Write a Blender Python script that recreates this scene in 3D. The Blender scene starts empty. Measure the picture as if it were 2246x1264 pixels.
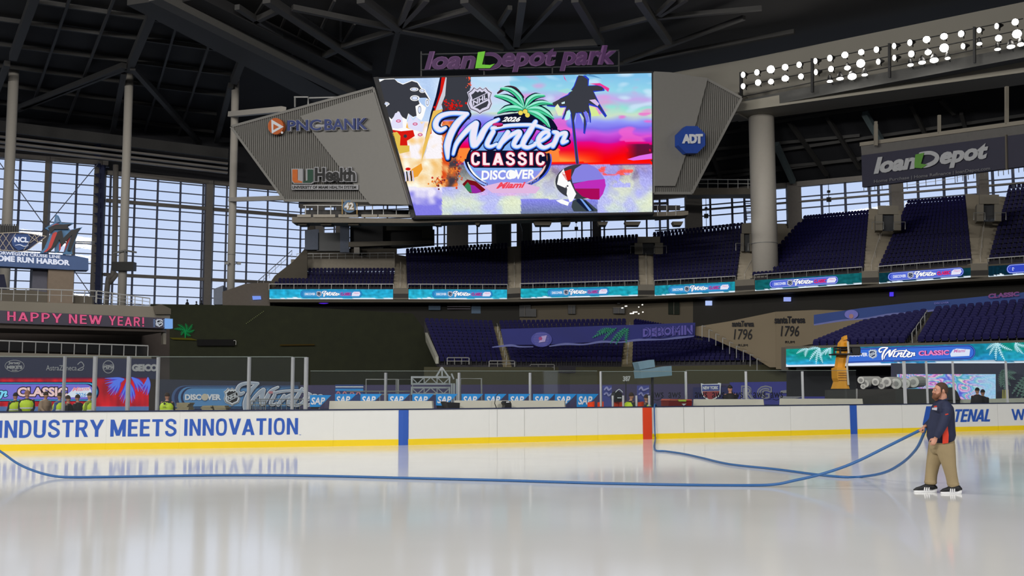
import bpy, math, random
from mathutils import Vector, Matrix, noise
random.seed(7)
scn = bpy.context.scene
COL = scn.collection
V = Vector
# ------------------------------------------------------------------ camera
W_, H_ = 2246, 1264
CX, CY, F = W_/2, H_/2, 2300.0
EYE = V((0, 0, 1.67))
PITCH = math.atan(226/F)
ROLL = -0.003
CAMM = Matrix.Rotation(math.pi/2+PITCH, 3, 'X') @ Matrix.Rotation(ROLL, 3, 'Z')
cam = bpy.data.cameras.new('camera'); co = bpy.data.objects.new('camera', cam); COL.objects.link(co)
co.matrix_world = Matrix.Translation(EYE) @ CAMM.to_4x4()
cam.sensor_width = 36; cam.lens = F/W_*36; cam.clip_end = 2000
scn.camera = co
def ray(px, py): return CAMM @ V(((px-CX)/F, -(py-CY)/F, -1))
def S(px, py, D): r = ray(px, py); return EYE + r*(D/r.y)            # point seen at a pixel, D metres away
def G(px, py, z=0.0): r = ray(px, py); return EYE + r*((z-EYE.z)/r.z)  # point on a level plane
def slope(px, py): r = ray(px, py); return r.z/r.y
def PZ(px, D, z):                                                   # column px, distance D, height z
    py = CY
    for _ in range(6):
        r = ray(px, py); d = (EYE + r*(D/r.y)).z - z
        py += d*F/D
    return V((S(px, py, D).x, D, z))
class Pl:                                                           # a real plane; p() is where a sight line meets it
    def __init__(s, a, b, c=None, up=None):
        s.a = V(a); b = V(b)
        s.n = (b-s.a).cross(V(c)-s.a) if c is not None else (b-s.a).cross(V((0, 0, 1)) if up is None else up)
        s.n.normalize()
        if s.n.dot(EYE-s.a) < 0: s.n.negate()
    def p(s, px, py, off=0.0):
        r = ray(px, py); t = (s.a-EYE).dot(s.n)/r.dot(s.n)
        return EYE + r*t + s.n*off
def vpl(x0, D0, x1, D1): return Pl(S(x0, 858, D0), S(x1, 858, D1))
# ------------------------------------------------------------------ materials
def lin(c): c /= 255; return c/12.92 if c <= .04045 else ((c+.055)/1.055)**2.4
def rgb(c): return (lin(c[0]), lin(c[1]), lin(c[2]), 1)
MC = {}
def mat(name, c, rough=.6, metal=0, var=.12, sc=3.0, bump=0.0):
    if name in MC: return MC[name]
    m = bpy.data.materials.new(name); m.use_nodes = True; nt = m.node_tree
    b = nt.nodes['Principled BSDF']; b.inputs['Roughness'].default_value = rough; b.inputs['Metallic'].default_value = metal
    tc = nt.nodes.new('ShaderNodeTexCoord'); no = nt.nodes.new('ShaderNodeTexNoise')
    no.inputs['Scale'].default_value = sc; no.inputs['Detail'].default_value = 3
    nt.links.new(tc.outputs['Object'], no.inputs['Vector'])
    mx = nt.nodes.new('ShaderNodeMix'); mx.data_type = 'RGBA'
    k = rgb(c); mx.inputs[6].default_value = tuple(x*(1-var) for x in k[:3])+(1,)
    mx.inputs[7].default_value = tuple(min(1, x*(1+var)) for x in k[:3])+(1,)
    nt.links.new(no.outputs['Fac'], mx.inputs[0]); nt.links.new(mx.outputs[2], b.inputs['Base Color'])
    if bump:
        bp = nt.nodes.new('ShaderNodeBump'); bp.inputs['Strength'].default_value = bump
        nt.links.new(no.outputs['Fac'], bp.inputs['Height']); nt.links.new(bp.outputs[0], b.inputs['Normal'])
    MC[name] = m; return m
def glow(name, c, st=1.0):
    if name in MC: return MC[name]
    m = bpy.data.materials.new(name); m.use_nodes = True; nt = m.node_tree; nt.nodes.clear()
    o = nt.nodes.new('ShaderNodeOutputMaterial'); e = nt.nodes.new('ShaderNodeEmission')
    e.inputs[0].default_value = rgb(c); e.inputs[1].default_value = st
    nt.links.new(e.outputs[0], o.inputs[0]); MC[name] = m
    m.cycles.emission_sampling = 'NONE' if st < 3 else 'FRONT'
    return m
def g3(c): return glow('glow_%d_%d_%d' % c, c)
def screen_mat(name, sampling='FRONT'):
    m = bpy.data.materials.new(name); m.use_nodes = True; nt = m.node_tree; nt.nodes.clear()
    o = nt.nodes.new('ShaderNodeOutputMaterial'); e = nt.nodes.new('ShaderNodeEmission')
    a = nt.nodes.new('ShaderNodeAttribute'); a.attribute_name = 'Col'
    nt.links.new(a.outputs['Color'], e.inputs[0]); nt.links.new(e.outputs[0], o.inputs[0])
    m.cycles.emission_sampling = sampling; return m
SCR = screen_mat('led_picture', 'NONE')
def glass_mat(name, tint=(.93, .96, .95), refl=.8, haze=0.0):
    m = bpy.data.materials.new(name); m.use_nodes = True; nt = m.node_tree; nt.nodes.clear()
    o = nt.nodes.new('ShaderNodeOutputMaterial'); t = nt.nodes.new('ShaderNodeBsdfTransparent'); t.inputs[0].default_value = (*tint, 1)
    g = nt.nodes.new('ShaderNodeBsdfGlossy'); g.inputs['Roughness'].default_value = .02
    fr = nt.nodes.new('ShaderNodeLayerWeight'); fr.inputs[0].default_value = .5
    pw = nt.nodes.new('ShaderNodeMath'); pw.operation = 'POWER'; pw.inputs[1].default_value = 4.0; nt.links.new(fr.outputs['Facing'], pw.inputs[0])
    mu = nt.nodes.new('ShaderNodeMath'); mu.operation = 'MULTIPLY_ADD'; mu.inputs[1].default_value = refl; mu.inputs[2].default_value = .04*refl
    nt.links.new(pw.outputs[0], mu.inputs[0])
    mx = nt.nodes.new('ShaderNodeMixShader'); nt.links.new(mu.outputs[0], mx.inputs[0]); nt.links.new(t.outputs[0], mx.inputs[1]); nt.links.new(g.outputs[0], mx.inputs[2])
    last = mx
    if haze:
        d = nt.nodes.new('ShaderNodeBsdfDiffuse'); d.inputs[0].default_value = (.8, .82, .85, 1)
        m2 = nt.nodes.new('ShaderNodeMixShader'); m2.inputs[0].default_value = haze
        nt.links.new(mx.outputs[0], m2.inputs[1]); nt.links.new(d.outputs[0], m2.inputs[2]); last = m2
    nt.links.new(last.outputs[0], o.inputs[0]); return m
GLASS = glass_mat('rink_glass', haze=.008)
WGLASS = glass_mat('facade_glass', (.97, .98, 1), .5)
WHITE = mat('white_board', (222, 222, 218), .35, var=.02)
YEL = mat('yellow_kick', (238, 205, 20), .4, var=.03)
NAVYCAP = mat('navy_cap', (24, 34, 66), .4)
BLUEP = mat('blue_print', (40, 85, 175), .4, var=.03)
REDP = mat('red_print', (210, 60, 20), .4, var=.03)
BLK = mat('black_plastic', (16, 16, 18), .5)
DARK = mat('dark_metal', (34, 34, 36), .5)
STEEL = mat('galvanised_steel', (150, 150, 148), .4, .3)
ALU = mat('aluminium', (175, 177, 180), .35, .4)
CREAM = mat('cream_panel', (205, 203, 188), .5, var=.03)
CONC = mat('concrete', (128, 122, 110), .8, var=.12, sc=.6)
CONCD = mat('dark_concrete', (88, 82, 72), .85, var=.15, sc=.5)
COLW = mat('white_painted_column', (196, 190, 180), .6, var=.04)
ROOF = mat('roof_deck', (34, 33, 34), .9, var=.3, sc=.15)
RIB = mat('roof_steel', (52, 51, 50), .7)
SEATN = mat('navy_seat', (15, 11, 66), .6, var=.1); SEATN.node_tree.nodes['Principled BSDF'].inputs['Specular IOR Level'].default_value = .25
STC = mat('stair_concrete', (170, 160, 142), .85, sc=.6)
MULL = mat('blue_grey_mullion', (92, 98, 120), .6)
MULG = mat('grey_mullion', (128, 122, 116), .6)
TURF = mat('dark_green_hedge', (30, 33, 15), .95, var=.35, sc=1.2)
WHT = g3((240, 240, 250))
# ------------------------------------------------------------------ meshes
TXT = {}
def text_data(s, bold=.02, shear=0.0, ext=0.0, sp=1.0):
    k = (s, bold, shear, ext, sp)
    if k in TXT: return TXT[k]
    c = bpy.data.curves.new('t', 'FONT'); c.body = s; c.offset = bold; c.shear = shear; c.extrude = ext; c.resolution_u = 3
    c.space_character = sp
    c.fill_mode = 'BOTH' if ext else 'FRONT'
    o = bpy.data.objects.new('t', c); COL.objects.link(o); bpy.context.view_layer.update()
    me = bpy.data.meshes.new_from_object(o.evaluated_get(bpy.context.evaluated_depsgraph_get()))
    vs = [tuple(v.co) for v in me.vertices]; fs = [tuple(p.vertices) for p in me.polygons]
    bpy.data.objects.remove(o); bpy.data.curves.remove(c); bpy.data.meshes.remove(me)
    x0 = min(v[0] for v in vs); x1 = max(v[0] for v in vs); y0 = min(v[1] for v in vs); y1 = max(v[1] for v in vs)
    TXT[k] = ([((v[0]-x0)/(x1-x0), (v[1]-y0)/(y1-y0), (v[2]/ext*.5+.5) if ext else 0) for v in vs], fs)
    return TXT[k]
def crom(pts, n=6):
    if len(pts) < 3: return [V(p) for p in pts]
    P = [V(p) for p in pts]; out = []
    for i in range(len(P)-1):
        p0 = P[max(i-1, 0)]; p1 = P[i]; p2 = P[i+1]; p3 = P[min(i+2, len(P)-1)]
        for k in range(n):
            t = k/n
            out.append(.5*((2*p1)+(p2-p0)*t+(2*p0-5*p1+4*p2-p3)*t*t+(3*p1-p0-3*p2+p3)*t**3))
    out.append(P[-1]); return out
class MB:
    def __init__(s): s.v = []; s.f = []; s.m = []; s.mats = []; s.col = {}
    def mi(s, m):
        if m not in s.mats: s.mats.append(m)
        return s.mats.index(m)
    def face(s, pts, m):
        b = len(s.v); s.v += [tuple(p) for p in pts]; s.f.append(tuple(range(b, b+len(pts)))); s.m.append(s.mi(m)); return s
    def raw(s, vs, fs, m):
        b = len(s.v); s.v += [tuple(p) for p in vs]; k = s.mi(m)
        for f in fs: s.f.append(tuple(i+b for i in f)); s.m.append(k)
        return s
    def prism(s, pts, ex, m):
        n = len(pts); A = [V(p) for p in pts]; ex = V(ex)
        s.raw(A+[p+ex for p in A], [tuple(range(n-1, -1, -1)), tuple(range(n, 2*n))]+[(i, (i+1) % n, n+(i+1) % n, n+i) for i in range(n)], m); return s
    def box(s, c, d, m, rz=0):
        c = V(c); R = Matrix.Rotation(rz, 3, 'Z'); a, b, h = d[0]/2, d[1]/2, d[2]/2
        s.raw([c+R@V((x*a, y*b, z*h)) for z in (-1, 1) for x, y in ((-1, -1), (1, -1), (1, 1), (-1, 1))],
              [(3, 2, 1, 0), (4, 5, 6, 7), (0, 1, 5, 4), (1, 2, 6, 5), (2, 3, 7, 6), (3, 0, 4, 7)], m); return s
    def beam(s, a, b, w, h, m, up=V((0, 0, 1))):
        a = V(a); b = V(b); d = (b-a).normalized()
        if abs(d.dot(up)) > .98: up = V((0, 1, 0))
        x = d.cross(up).normalized()*w/2; y = x.cross(d).normalized()*h/2
        s.raw([p+i*x+j*y for p in (a, b) for i, j in ((-1, -1), (1, -1), (1, 1), (-1, 1))],
              [(3, 2, 1, 0), (4, 5, 6, 7), (0, 1, 5, 4), (1, 2, 6, 5), (2, 3, 7, 6), (3, 0, 4, 7)], m); return s
    def tube(s, pts, r, m, n=8, side=None, ratio=1.0, round_ends=False):
        P = [V(p) for p in pts]; N = len(P); R = list(r) if isinstance(r, (list, tuple)) else [r]*N
        Q = ratio if isinstance(ratio, (list, tuple)) else [ratio]*N
        if round_ends:
            d0 = (P[0]-P[1]).normalized(); d1 = (P[-1]-P[-2]).normalized()
            P = [P[0]+d0*R[0]*.85, P[0]+d0*R[0]*.5]+P+[P[-1]+d1*R[-1]*.5, P[-1]+d1*R[-1]*.85]
            R = [R[0]*.45, R[0]*.85]+R+[R[-1]*.85, R[-1]*.45]; Q = [Q[0]]*2+list(Q)+[Q[-1]]*2; N += 4
        b = len(s.v); k = s.mi(m); u = None
        for i in range(N):
            d = (P[min(i+1, N-1)]-P[max(i-1, 0)]).normalized()
            if side is not None: u = (V(side)-d*d.dot(V(side))).normalized()
            elif u is None: u = d.orthogonal().normalized()
            else: u = (u-d*d.dot(u)).normalized()
            w = d.cross(u)
            for j in range(n):
                t = 2*math.pi*j/n; s.v.append(tuple(P[i]+u*math.cos(t)*R[i]+w*math.sin(t)*R[i]*Q[i]))
        for i in range(N-1):
            for j in range(n):
                s.f.append((b+i*n+j, b+i*n+(j+1) % n, b+(i+1)*n+(j+1) % n, b+(i+1)*n+j)); s.m.append(k)
        s.f.append(tuple(b+j for j in range(n-1, -1, -1))); s.m.append(k)
        s.f.append(tuple(b+(N-1)*n+j for j in range(n))); s.m.append(k); return s
    def ell(s, c, r, m, n=14, rot=None, z0=-1.0, z1=1.0):
        c = V(c); rot = rot or Matrix.Identity(3); h = n//2+1; b = len(s.v); k = s.mi(m)
        for i in range(h+1):
            z = z0+(z1-z0)*(.5-.5*math.cos(math.pi*i/h)); q = math.sqrt(max(0.0004, 1-z*z))
            for j in range(n):
                t = 2*math.pi*j/n; s.v.append(tuple(c+rot@V((r[0]*q*math.cos(t), r[1]*q*math.sin(t), r[2]*z))))
        for i in range(h):
            for j in range(n): s.f.append((b+i*n+j, b+i*n+(j+1) % n, b+(i+1)*n+(j+1) % n, b+(i+1)*n+j)); s.m.append(k)
        s.f.append(tuple(b+j for j in range(n-1, -1, -1))); s.m.append(k)
        s.f.append(tuple(b+h*n+j for j in range(n))); s.m.append(k); return s
    def poly(s, pl, pp, m, off=0.0, th=0.0):                        # outline on a plane, th = thickness
        pts = [pl.p(x, y, off) for x, y in pp]
        if th: s.prism(pts, -pl.n*th, m)
        else: s.face(pts, m)
        return s
    def text(s, fn, st, q, m, off=0.0, bold=.02, shear=0.0, th=0.0, sp=1.0):   # q = bl, br, tr, tl
        vs, fs = text_data(st, bold, shear, .1 if th else 0.0, sp)
        out = []
        for x, y, z in vs:
            a = [q[0][i]+(q[1][i]-q[0][i])*x for i in (0, 1)]; b = [q[3][i]+(q[2][i]-q[3][i])*x for i in (0, 1)]
            out.append(fn(a[0]+(b[0]-a[0])*y, a[1]+(b[1]-a[1])*y, off+(z*th if th else 0)))
        return s.raw(out, fs, m)
    def stroke(s, fn, pts, w, m, off=0.0, n=6, cap=10):
        C = crom([(p[0], p[1], 0) for p in pts], n); N = len(C)
        Wd = w if isinstance(w, (list, tuple)) else [w]*2
        def wid(i): t = i/(N-1)*(len(Wd)-1); k = min(int(t), len(Wd)-2); return (Wd[k]+(Wd[k+1]-Wd[k])*(t-k))/2
        L = []; R = []
        for i in range(N):
            d = C[min(i+1, N-1)]-C[max(i-1, 0)]; d = d.normalized() if d.length else V((1, 0, 0)); nn = V((-d.y, d.x, 0))*wid(i)
            L.append(C[i]+nn); R.append(C[i]-nn)
        b = len(s.v); k = s.mi(m)
        for a, c in zip(L, R): s.v.append(tuple(fn(a.x, a.y, off))); s.v.append(tuple(fn(c.x, c.y, off)))
        for i in range(N-1): s.f.append((b+2*i, b+2*i+1, b+2*i+3, b+2*i+2)); s.m.append(k)
        if cap:
            for i in sorted({0, N-1, *range(0, N, max(1, n//2))}):
                r = wid(i); s.face([fn(C[i].x+r*math.cos(t*2*math.pi/cap), C[i].y+r*math.sin(t*2*math.pi/cap), off+.0015+.0004*i) for t in range(cap)], m)
        return s
    def disc(s, fn, c, r, m, off=0.0, n=20, ry=None):
        return s.face([fn(c[0]+r*math.cos(t*2*math.pi/n), c[1]+(ry or r)*math.sin(t*2*math.pi/n), off) for t in range(n)], m)
    def grid(s, fn, x0, y0, x1, y1, nx, ny, cf, m, off=0.0, quad=None):  # coloured picture; cf(u,v)->sRGB; v down
        b = len(s.v); k = s.mi(m)
        for j in range(ny+1):
            for i in range(nx+1):
                u = i/nx; v = j/ny
                if quad:
                    a = [quad[0][t]+(quad[1][t]-quad[0][t])*u for t in (0, 1)]; c = [quad[3][t]+(quad[2][t]-quad[3][t])*u for t in (0, 1)]
                    x = a[0]+(c[0]-a[0])*v; y = a[1]+(c[1]-a[1])*v
                else: x = x0+(x1-x0)*u; y = y0+(y1-y0)*v
                s.col[len(s.v)] = cf(u, v); s.v.append(tuple(fn(x, y, off)))
        for j in range(ny):
            for i in range(nx):
                a = b+j*(nx+1)+i; s.f.append((a, a+1, a+nx+2, a+nx+1)); s.m.append(k)
        return s
    def build(s, name, parent=None, smooth=False, origin=None, local=False):
        if origin is not None: o0 = V(origin)
        elif parent is not None: o0 = V(parent['_o'])
        else:
            xs = [v[0] for v in s.v]; ys = [v[1] for v in s.v]; o0 = V(((min(xs)+max(xs))/2, (min(ys)+max(ys))/2, min(v[2] for v in s.v)))
        if local: o0 = V((0, 0, 0))
        me = bpy.data.meshes.new(name); me.from_pydata([(v[0]-o0.x, v[1]-o0.y, v[2]-o0.z) for v in s.v], [], s.f)
        for m in s.mats: me.materials.append(m)
        me.polygons.foreach_set('material_index', s.m)
        if smooth: me.polygons.foreach_set('use_smooth', [True]*len(s.f))
        if s.col:
            at = me.color_attributes.new('Col', 'FLOAT_COLOR', 'POINT')
            for i, c in s.col.items(): at.data[i].color = rgb(c)
        me.update()
        o = bpy.data.objects.new(name, me); COL.objects.link(o)
        if parent is not None:
            o.parent = parent; o.location = o0-V(parent['_o']) if not local else (0, 0, 0)
        else: o.location = o0
        o['_o'] = tuple(o0); return o
def tag(o, label=None, cat=None, group=None, kind=None):
    if label: o['label'] = label
    if cat: o['category'] = cat
    if group: o['group'] = group
    if kind: o['kind'] = kind
    return o
def thing(name, loc, label, cat, group=None):
    o = bpy.data.objects.new(name, None); o.empty_display_size = .2; COL.objects.link(o); o.location = loc; o['_o'] = tuple(loc)
    return tag(o, label, cat, group)
def struct(mb, name, parent=None):
    o = mb.build(name, parent)
    if parent is None: o['kind'] = 'structure'
    return o
def ordn(k): return ['first', 'second', 'third', 'fourth', 'fifth', 'sixth', 'seventh', 'eighth', 'ninth', 'tenth', 'eleventh', 'twelfth', 'thirteenth', 'fourteenth'][k]
def lerp(tab, x):
    if x <= tab[0][0]: return tab[0][1]
    for (a, p), (b, q) in zip(tab, tab[1:]):
        if x <= b: return p+(q-p)*(x-a)/(b-a)
    return tab[-1][1]
def mixc(a, b, t): t = max(0, min(1, t)); return tuple(a[i]+(b[i]-a[i])*t for i in range(3))
def ramp(st, t):
    for (a, p), (b, q) in zip(st, st[1:]):
        if t <= b: return mixc(p, q, (t-a)/(b-a) if b > a else 0)
    return st[-1][1]
def nz(x, y, s=1.0, z=0.0): return noise.noise((x*s, y*s, z))
# ------------------------------------------------------------------ the script word, the shield, the palm (in their own units)
WIN = [([(265, 925), (190, 960), (125, 920), (120, 840), (180, 755), (290, 712), (430, 700), (600, 712)], [50, 85, 85, 75, 60, 60]),
 ([(590, 715), (450, 850), (350, 1020), (295, 1200), (300, 1390)], [60, 95, 100, 100, 45]),
 ([(385, 1330), (430, 1180), (520, 1050), (640, 925), (735, 860)], [40, 60, 70, 80, 90]),
 ([(735, 860), (705, 960), (690, 1080), (700, 1190)], [90, 110, 110, 100]),
 ([(730, 1195), (800, 1080), (860, 960), (940, 870), (1080, 795)], [70, 95, 90, 70, 45]),
 ([(1000, 985), (935, 1100), (905, 1185), (960, 1215), (1050, 1175)], [70, 75, 75, 50, 40]),
 ([(1225, 995), (1150, 1110), (1085, 1220)], [70, 75, 70]),
 ([(1110, 1190), (1230, 1070), (1370, 990), (1405, 1015), (1340, 1120), (1315, 1190), (1370, 1220), (1450, 1180)], [40, 60, 70, 75, 75, 70, 50, 45]),
 ([(1650, 830), (1560, 980), (1480, 1110), (1455, 1195), (1530, 1230), (1640, 1185)], [60, 85, 85, 75, 60, 50]),
 ([(985, 935), (1200, 895), (1450, 880), (1650, 890), (1860, 965)], [60, 50, 50, 50, 35]),
 ([(1640, 1165), (1760, 1115), (1850, 1045), (1830, 990), (1755, 1015), (1695, 1100), (1705, 1190), (1790, 1230), (1920, 1165)], [45, 50, 55, 60, 70, 75, 75, 60, 45]),
 ([(1925, 990), (1985, 1015), (1960, 1110), (1915, 1205)], [50, 75, 75, 70]),
 ([(1950, 1110), (2020, 1030), (2110, 1010), (2085, 1090), (2065, 1150), (2140, 1130)], [50, 60, 70, 65, 65, 35])]
def winter(mb, fn, x0, y0, sc, layers, cap=8, n=4):     # layers: (extra width, material, offset, dx, dy)
    for ex, m, off, dx, dy in layers:
        for wi, (P, w) in enumerate(WIN):
            mb.stroke(lambda a, b, o, wi=wi: fn(a, b, o+wi*.0012), [((x-1120)*sc+x0+dx, (y-1040)*sc+y0+dy) for x, y in P], [(k+ex)*sc for k in w], m, off, n, cap)
SH = [(-.36, -.38), (-.25, -.5), (-.12, -.42), (0, -.5), (.12, -.42), (.25, -.5), (.36, -.38), (.5, -.3), (.43, -.1), (.5, .12), (.4, .32), (.12, .42), (0, .5), (-.12, .42), (-.4, .32), (-.5, .12), (-.43, -.1), (-.5, -.3)]
def shield(mb, fn, cx, cy, s, light, dark, off=0.0, rot=0.0, d=.02, letters=True):
    def q(x, y): c, t = math.cos(rot), math.sin(rot); return (cx+(x*c-y*t)*s*.9, cy+(x*t+y*c)*s)
    for k, sc, m in ((0, 1.0, light), (1, .93, dark), (2, .87, light), (3, .68, dark)):
        mb.face([fn(*q(x*sc, y*sc), off+k*d) for x, y in SH], m)
    mb.face([fn(*q(x, y), off+4*d) for x, y in ((-.36, .0), (.33, -.3), (.37, -.02), (-.28, .28))], light)
    mb.face([fn(*q(x, y), off+5*d) for x, y in ((-.32, .02), (.3, -.26), (.33, -.06), (-.27, .22))], dark)
    if letters: mb.text(lambda a, b, o: fn(a, b, o), 'NHL', [q(-.26, .19), (q(.3, -.06)), q(.27, -.22), q(-.29, .02)], light, off+6*d, .03, .1)
def frond(mb, fn, base, tip, bend, w, m, off, leaves=9, sgn=1):
    b = V((base[0], base[1], 0)); t = V((tip[0], tip[1], 0)); d = t-b; L = d.length; u = d.normalized(); nn = V((-u.y, u.x, 0))
    C = [b+d*k/leaves+nn*bend*math.sin(math.pi*k/leaves) for k in range(leaves+1)]
    mb.stroke(fn, [(p.x, p.y) for p in C], [L*.06, L*.02], m, off, 2, 0)
    for k in range(1, leaves+1):
        for s2 in (1, -1):
            p = C[k]; q = (u*.55+nn*s2*.85).normalized()*w*(math.sin(math.pi*(.15+.8*k/leaves))+.15)
            a = u*L*.05
            mb.face([fn(*x, off) for x in ((p.x-a.x, p.y-a.y), (p.x+q.x, p.y+q.y), (p.x+a.x, p.y+a.y))], m)

def proj(p):
    q = CAMM.transposed() @ (V(p)-EYE); return CX-q.x/q.z*F, CY+q.y/q.z*F
# plain bold capitals drawn with strokes (unit height, y up): width, straight strokes, curved strokes
T_ = .19
CAPS = {'H': (.64, [((.09, 0), (.09, 1)), ((.55, 0), (.55, 1)), ((.05, .5), (.59, .5))], []), 'P': (.62, [((.09, 0), (.09, 1))], [[(.05, .93), (.34, .93), (.52, .84), (.54, .66), (.44, .5), (.3, .45), (.05, .45)]]), '!': (.2, [((.1, .3), (.1, 1)), ((.1, 0), (.1, .16))], []), 'C': (.62, [], [[(.55, .30), (.50, .13), (.33, .06), (.16, .13), (.09, .34), (.09, .66), (.16, .87), (.33, .94), (.50, .87), (.55, .70)]]), 'I': (.2, [((.1, 0), (.1, 1))], []), 'N': (.66, [((.09, 0), (.09, 1)), ((.57, 0), (.57, 1)), ((.12, .96), (.54, .04))], []),
 'D': (.64, [((.09, 0), (.09, 1))], [[(.05, .93), (.3, .93), (.47, .85), (.55, .66), (.55, .34), (.47, .15), (.3, .07), (.05, .07)]]),
 'U': (.64, [((.09, .3), (.09, 1)), ((.55, .3), (.55, 1))], [[(.09, .4), (.09, .24), (.16, .1), (.32, .06), (.48, .1), (.55, .24), (.55, .4)]]),
 'S': (.62, [], [[(.53, .70), (.50, .86), (.31, .945), (.13, .87), (.1, .70), (.2, .58), (.42, .46), (.54, .34), (.52, .16), (.32, .055), (.12, .13), (.08, .30)]]),
 'T': (.6, [((.3, 0), (.3, 1)), ((0, .925), (.6, .925))], []), 'R': (.66, [((.09, 0), (.09, 1)), ((.36, .46), (.57, 0))], [[(.05, .93), (.36, .93), (.53, .86), (.54, .66), (.42, .5), (.1, .48)]]),
 'Y': (.68, [((.34, 0), (.34, .45)), ((.06, 1), (.34, .40)), ((.62, 1), (.34, .40))], []), 'M': (.84, [((.09, 0), (.09, 1)), ((.75, 0), (.75, 1)), ((.11, .98), (.42, .05)), ((.73, .98), (.42, .05))], []),
 'E': (.54, [((.09, 0), (.09, 1)), ((.05, .925), (.54, .925)), ((.05, .52), (.5, .52)), ((.05, .075), (.54, .075))], []),
 'O': (.66, [], [[(.33, .94), (.16, .88), (.09, .66), (.09, .34), (.16, .12), (.33, .06), (.50, .12), (.57, .34), (.57, .66), (.50, .88), (.33, .94), (.2, .91)]]),
 'V': (.68, [((.07, 1), (.34, .04)), ((.61, 1), (.34, .04))], []), 'A': (.7, [((.07, 0), (.35, .97)), ((.63, 0), (.35, .97)), ((.15, .27), (.55, .27))], []),
 'L': (.5, [((.09, 0), (.09, 1)), ((.05, .075), (.5, .075))], []), 'W': (.98, [((.06, 1), (.26, .04)), ((.49, .97), (.26, .04)), ((.49, .97), (.72, .04)), ((.92, 1), (.72, .04))], [])}
def caps(mb, fn, word, x0, x1, y0, y1, m, off=0.0, slant=0.0, gap=.12, bold=1.0):
    tot = sum(CAPS[c][0] for c in word)+gap*(len(word)-1); k = (x1-x0)/tot; h = y1-y0; x = 0
    g = lambda a, b, o: fn(x0+(a+slant*b)*k, y0+b*h, off+o)
    q = 0
    for c in word:
        w, st, cv = CAPS[c]
        for a, b in st:
            vert = abs(a[0]-b[0]) < .4; t = T_*bold*(1 if vert else .8)
            d = V((b[0]-a[0], b[1]-a[1], 0)).normalized()
            if abs(a[0]-b[0]) < .01 or not vert and abs(a[1]-b[1]) < .01:
                n = V((-d.y, d.x, 0))*t/2
            else: n = V((1, 0, 0))*t/2*1.06
            q += .0009
            mb.face([g(x+a[0]+n.x, a[1]+n.y, q), g(x+b[0]+n.x, b[1]+n.y, q), g(x+b[0]-n.x, b[1]-n.y, q), g(x+a[0]-n.x, a[1]-n.y, q)], m)
        for P in cv: q += .0009; mb.stroke(g, [(x+a, b) for a, b in P], T_*.86*bold, m, q, 5, 0)
        x += w+gap; q = 0
# ------------------------------------------------------------------ light
wd = bpy.data.worlds.new('sky'); scn.world = wd; wd.use_nodes = True; nt = wd.node_tree
bg = nt.nodes['Background']; tc = nt.nodes.new('ShaderNodeTexCoord'); sx = nt.nodes.new('ShaderNodeSeparateXYZ'); cr = nt.nodes.new('ShaderNodeValToRGB')
nt.links.new(tc.outputs['Generated'], sx.inputs[0]); nt.links.new(sx.outputs['Z'], cr.inputs[0]); nt.links.new(cr.outputs[0], bg.inputs[0])
e = cr.color_ramp.elements; e[0].position = 0.0; e[0].color = rgb((226, 236, 255)); e[1].position = .30; e[1].color = rgb((188, 212, 252))
k = e.new(.12); k.color = rgb((214, 228, 255)); bg.inputs[1].default_value = .97
def area(name, loc, to, sx_, sy_, pw, col=(1, .97, .92)):
    l = bpy.data.lights.new(name, 'AREA'); l.shape = 'RECTANGLE'; l.size = sx_; l.size_y = sy_; l.energy = pw; l.color = col
    o = bpy.data.objects.new(name, l); COL.objects.link(o); o.location = loc
    o.rotation_euler = (V(to)-V(loc)).to_track_quat('-Z', 'Y').to_euler(); return o
area('unseen_floodlight_bank', (-42, -45, 36), (0, 40, 2), 24, 3, 38000)
area('unseen_floodlight_bank', (42, -45, 36), (4, 45, 2), 24, 3, 21000)
area('unseen_floodlight_bank', (0, 12, 43), (0, 30, 0), 40, 3, 9000)  # added overhead bank, out of view, lights the ice from above
area('unseen_floodlight_bank', (-70, 50, 36), (10, 60, 0), 24, 3, 22000)
area('added_far_light_bank', (-22, 52, 42), (-12, 140, 20), 40, 3, 14000)  # added bank, out of view, brightens the distant scoreboard side
mb = MB(); BWL = mat('far_stand', (60, 58, 66), .9, sc=.1)
mb.box((0, -78, 22), (240, 1, 50), BWL); struct(mb, 'wall_back')
mb = MB(); mb.box((-112, 30, 22), (1, 216, 50), BWL); struct(mb, 'wall_left')
mb = MB(); mb.box((125, 30, 22), (1, 216, 50), BWL); struct(mb, 'wall_right')
scn.view_settings.view_transform = 'Standard'; scn.view_settings.look = 'None'; scn.view_settings.gamma = 1; scn.view_settings.exposure = 0
scn.cycles.max_bounces = 6; scn.cycles.diffuse_bounces = 3; scn.cycles.glossy_bounces = 3; scn.cycles.transparent_max_bounces = 16
scn.cycles.sample_clamp_indirect = 3; scn.cycles.use_denoising = True
# ------------------------------------------------------------------ rink: floor, ice
BG = [(-260, 992), (0, 990), (440, 984), (885, 977), (1421, 964), (1873, 952.5), (2246, 943.5), (2500, 938)]
def bpt(px, z=0.0, back=0.0):
    py = lerp(BG, px); g = G(px, py); n = V((.35, .94, 0)).normalized()
    return V((g.x, g.y, z))+n*back
icem = bpy.data.materials.new('wet_ice'); icem.use_nodes = True; nt = icem.node_tree; b = nt.nodes['Principled BSDF']
b.inputs['IOR'].default_value = 1.31; b.inputs['Specular IOR Level'].default_value = .38
tc = nt.nodes.new('ShaderNodeTexCoord'); no = nt.nodes.new('ShaderNodeTexNoise'); no.inputs['Scale'].default_value = .35; no.inputs['Detail'].default_value = 4
nt.links.new(tc.outputs['Object'], no.inputs['Vector'])
cr = nt.nodes.new('ShaderNodeValToRGB'); cr.color_ramp.elements[0].color = (.76, .755, .735, 1); cr.color_ramp.elements[1].color = (.84, .835, .815, 1)
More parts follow.
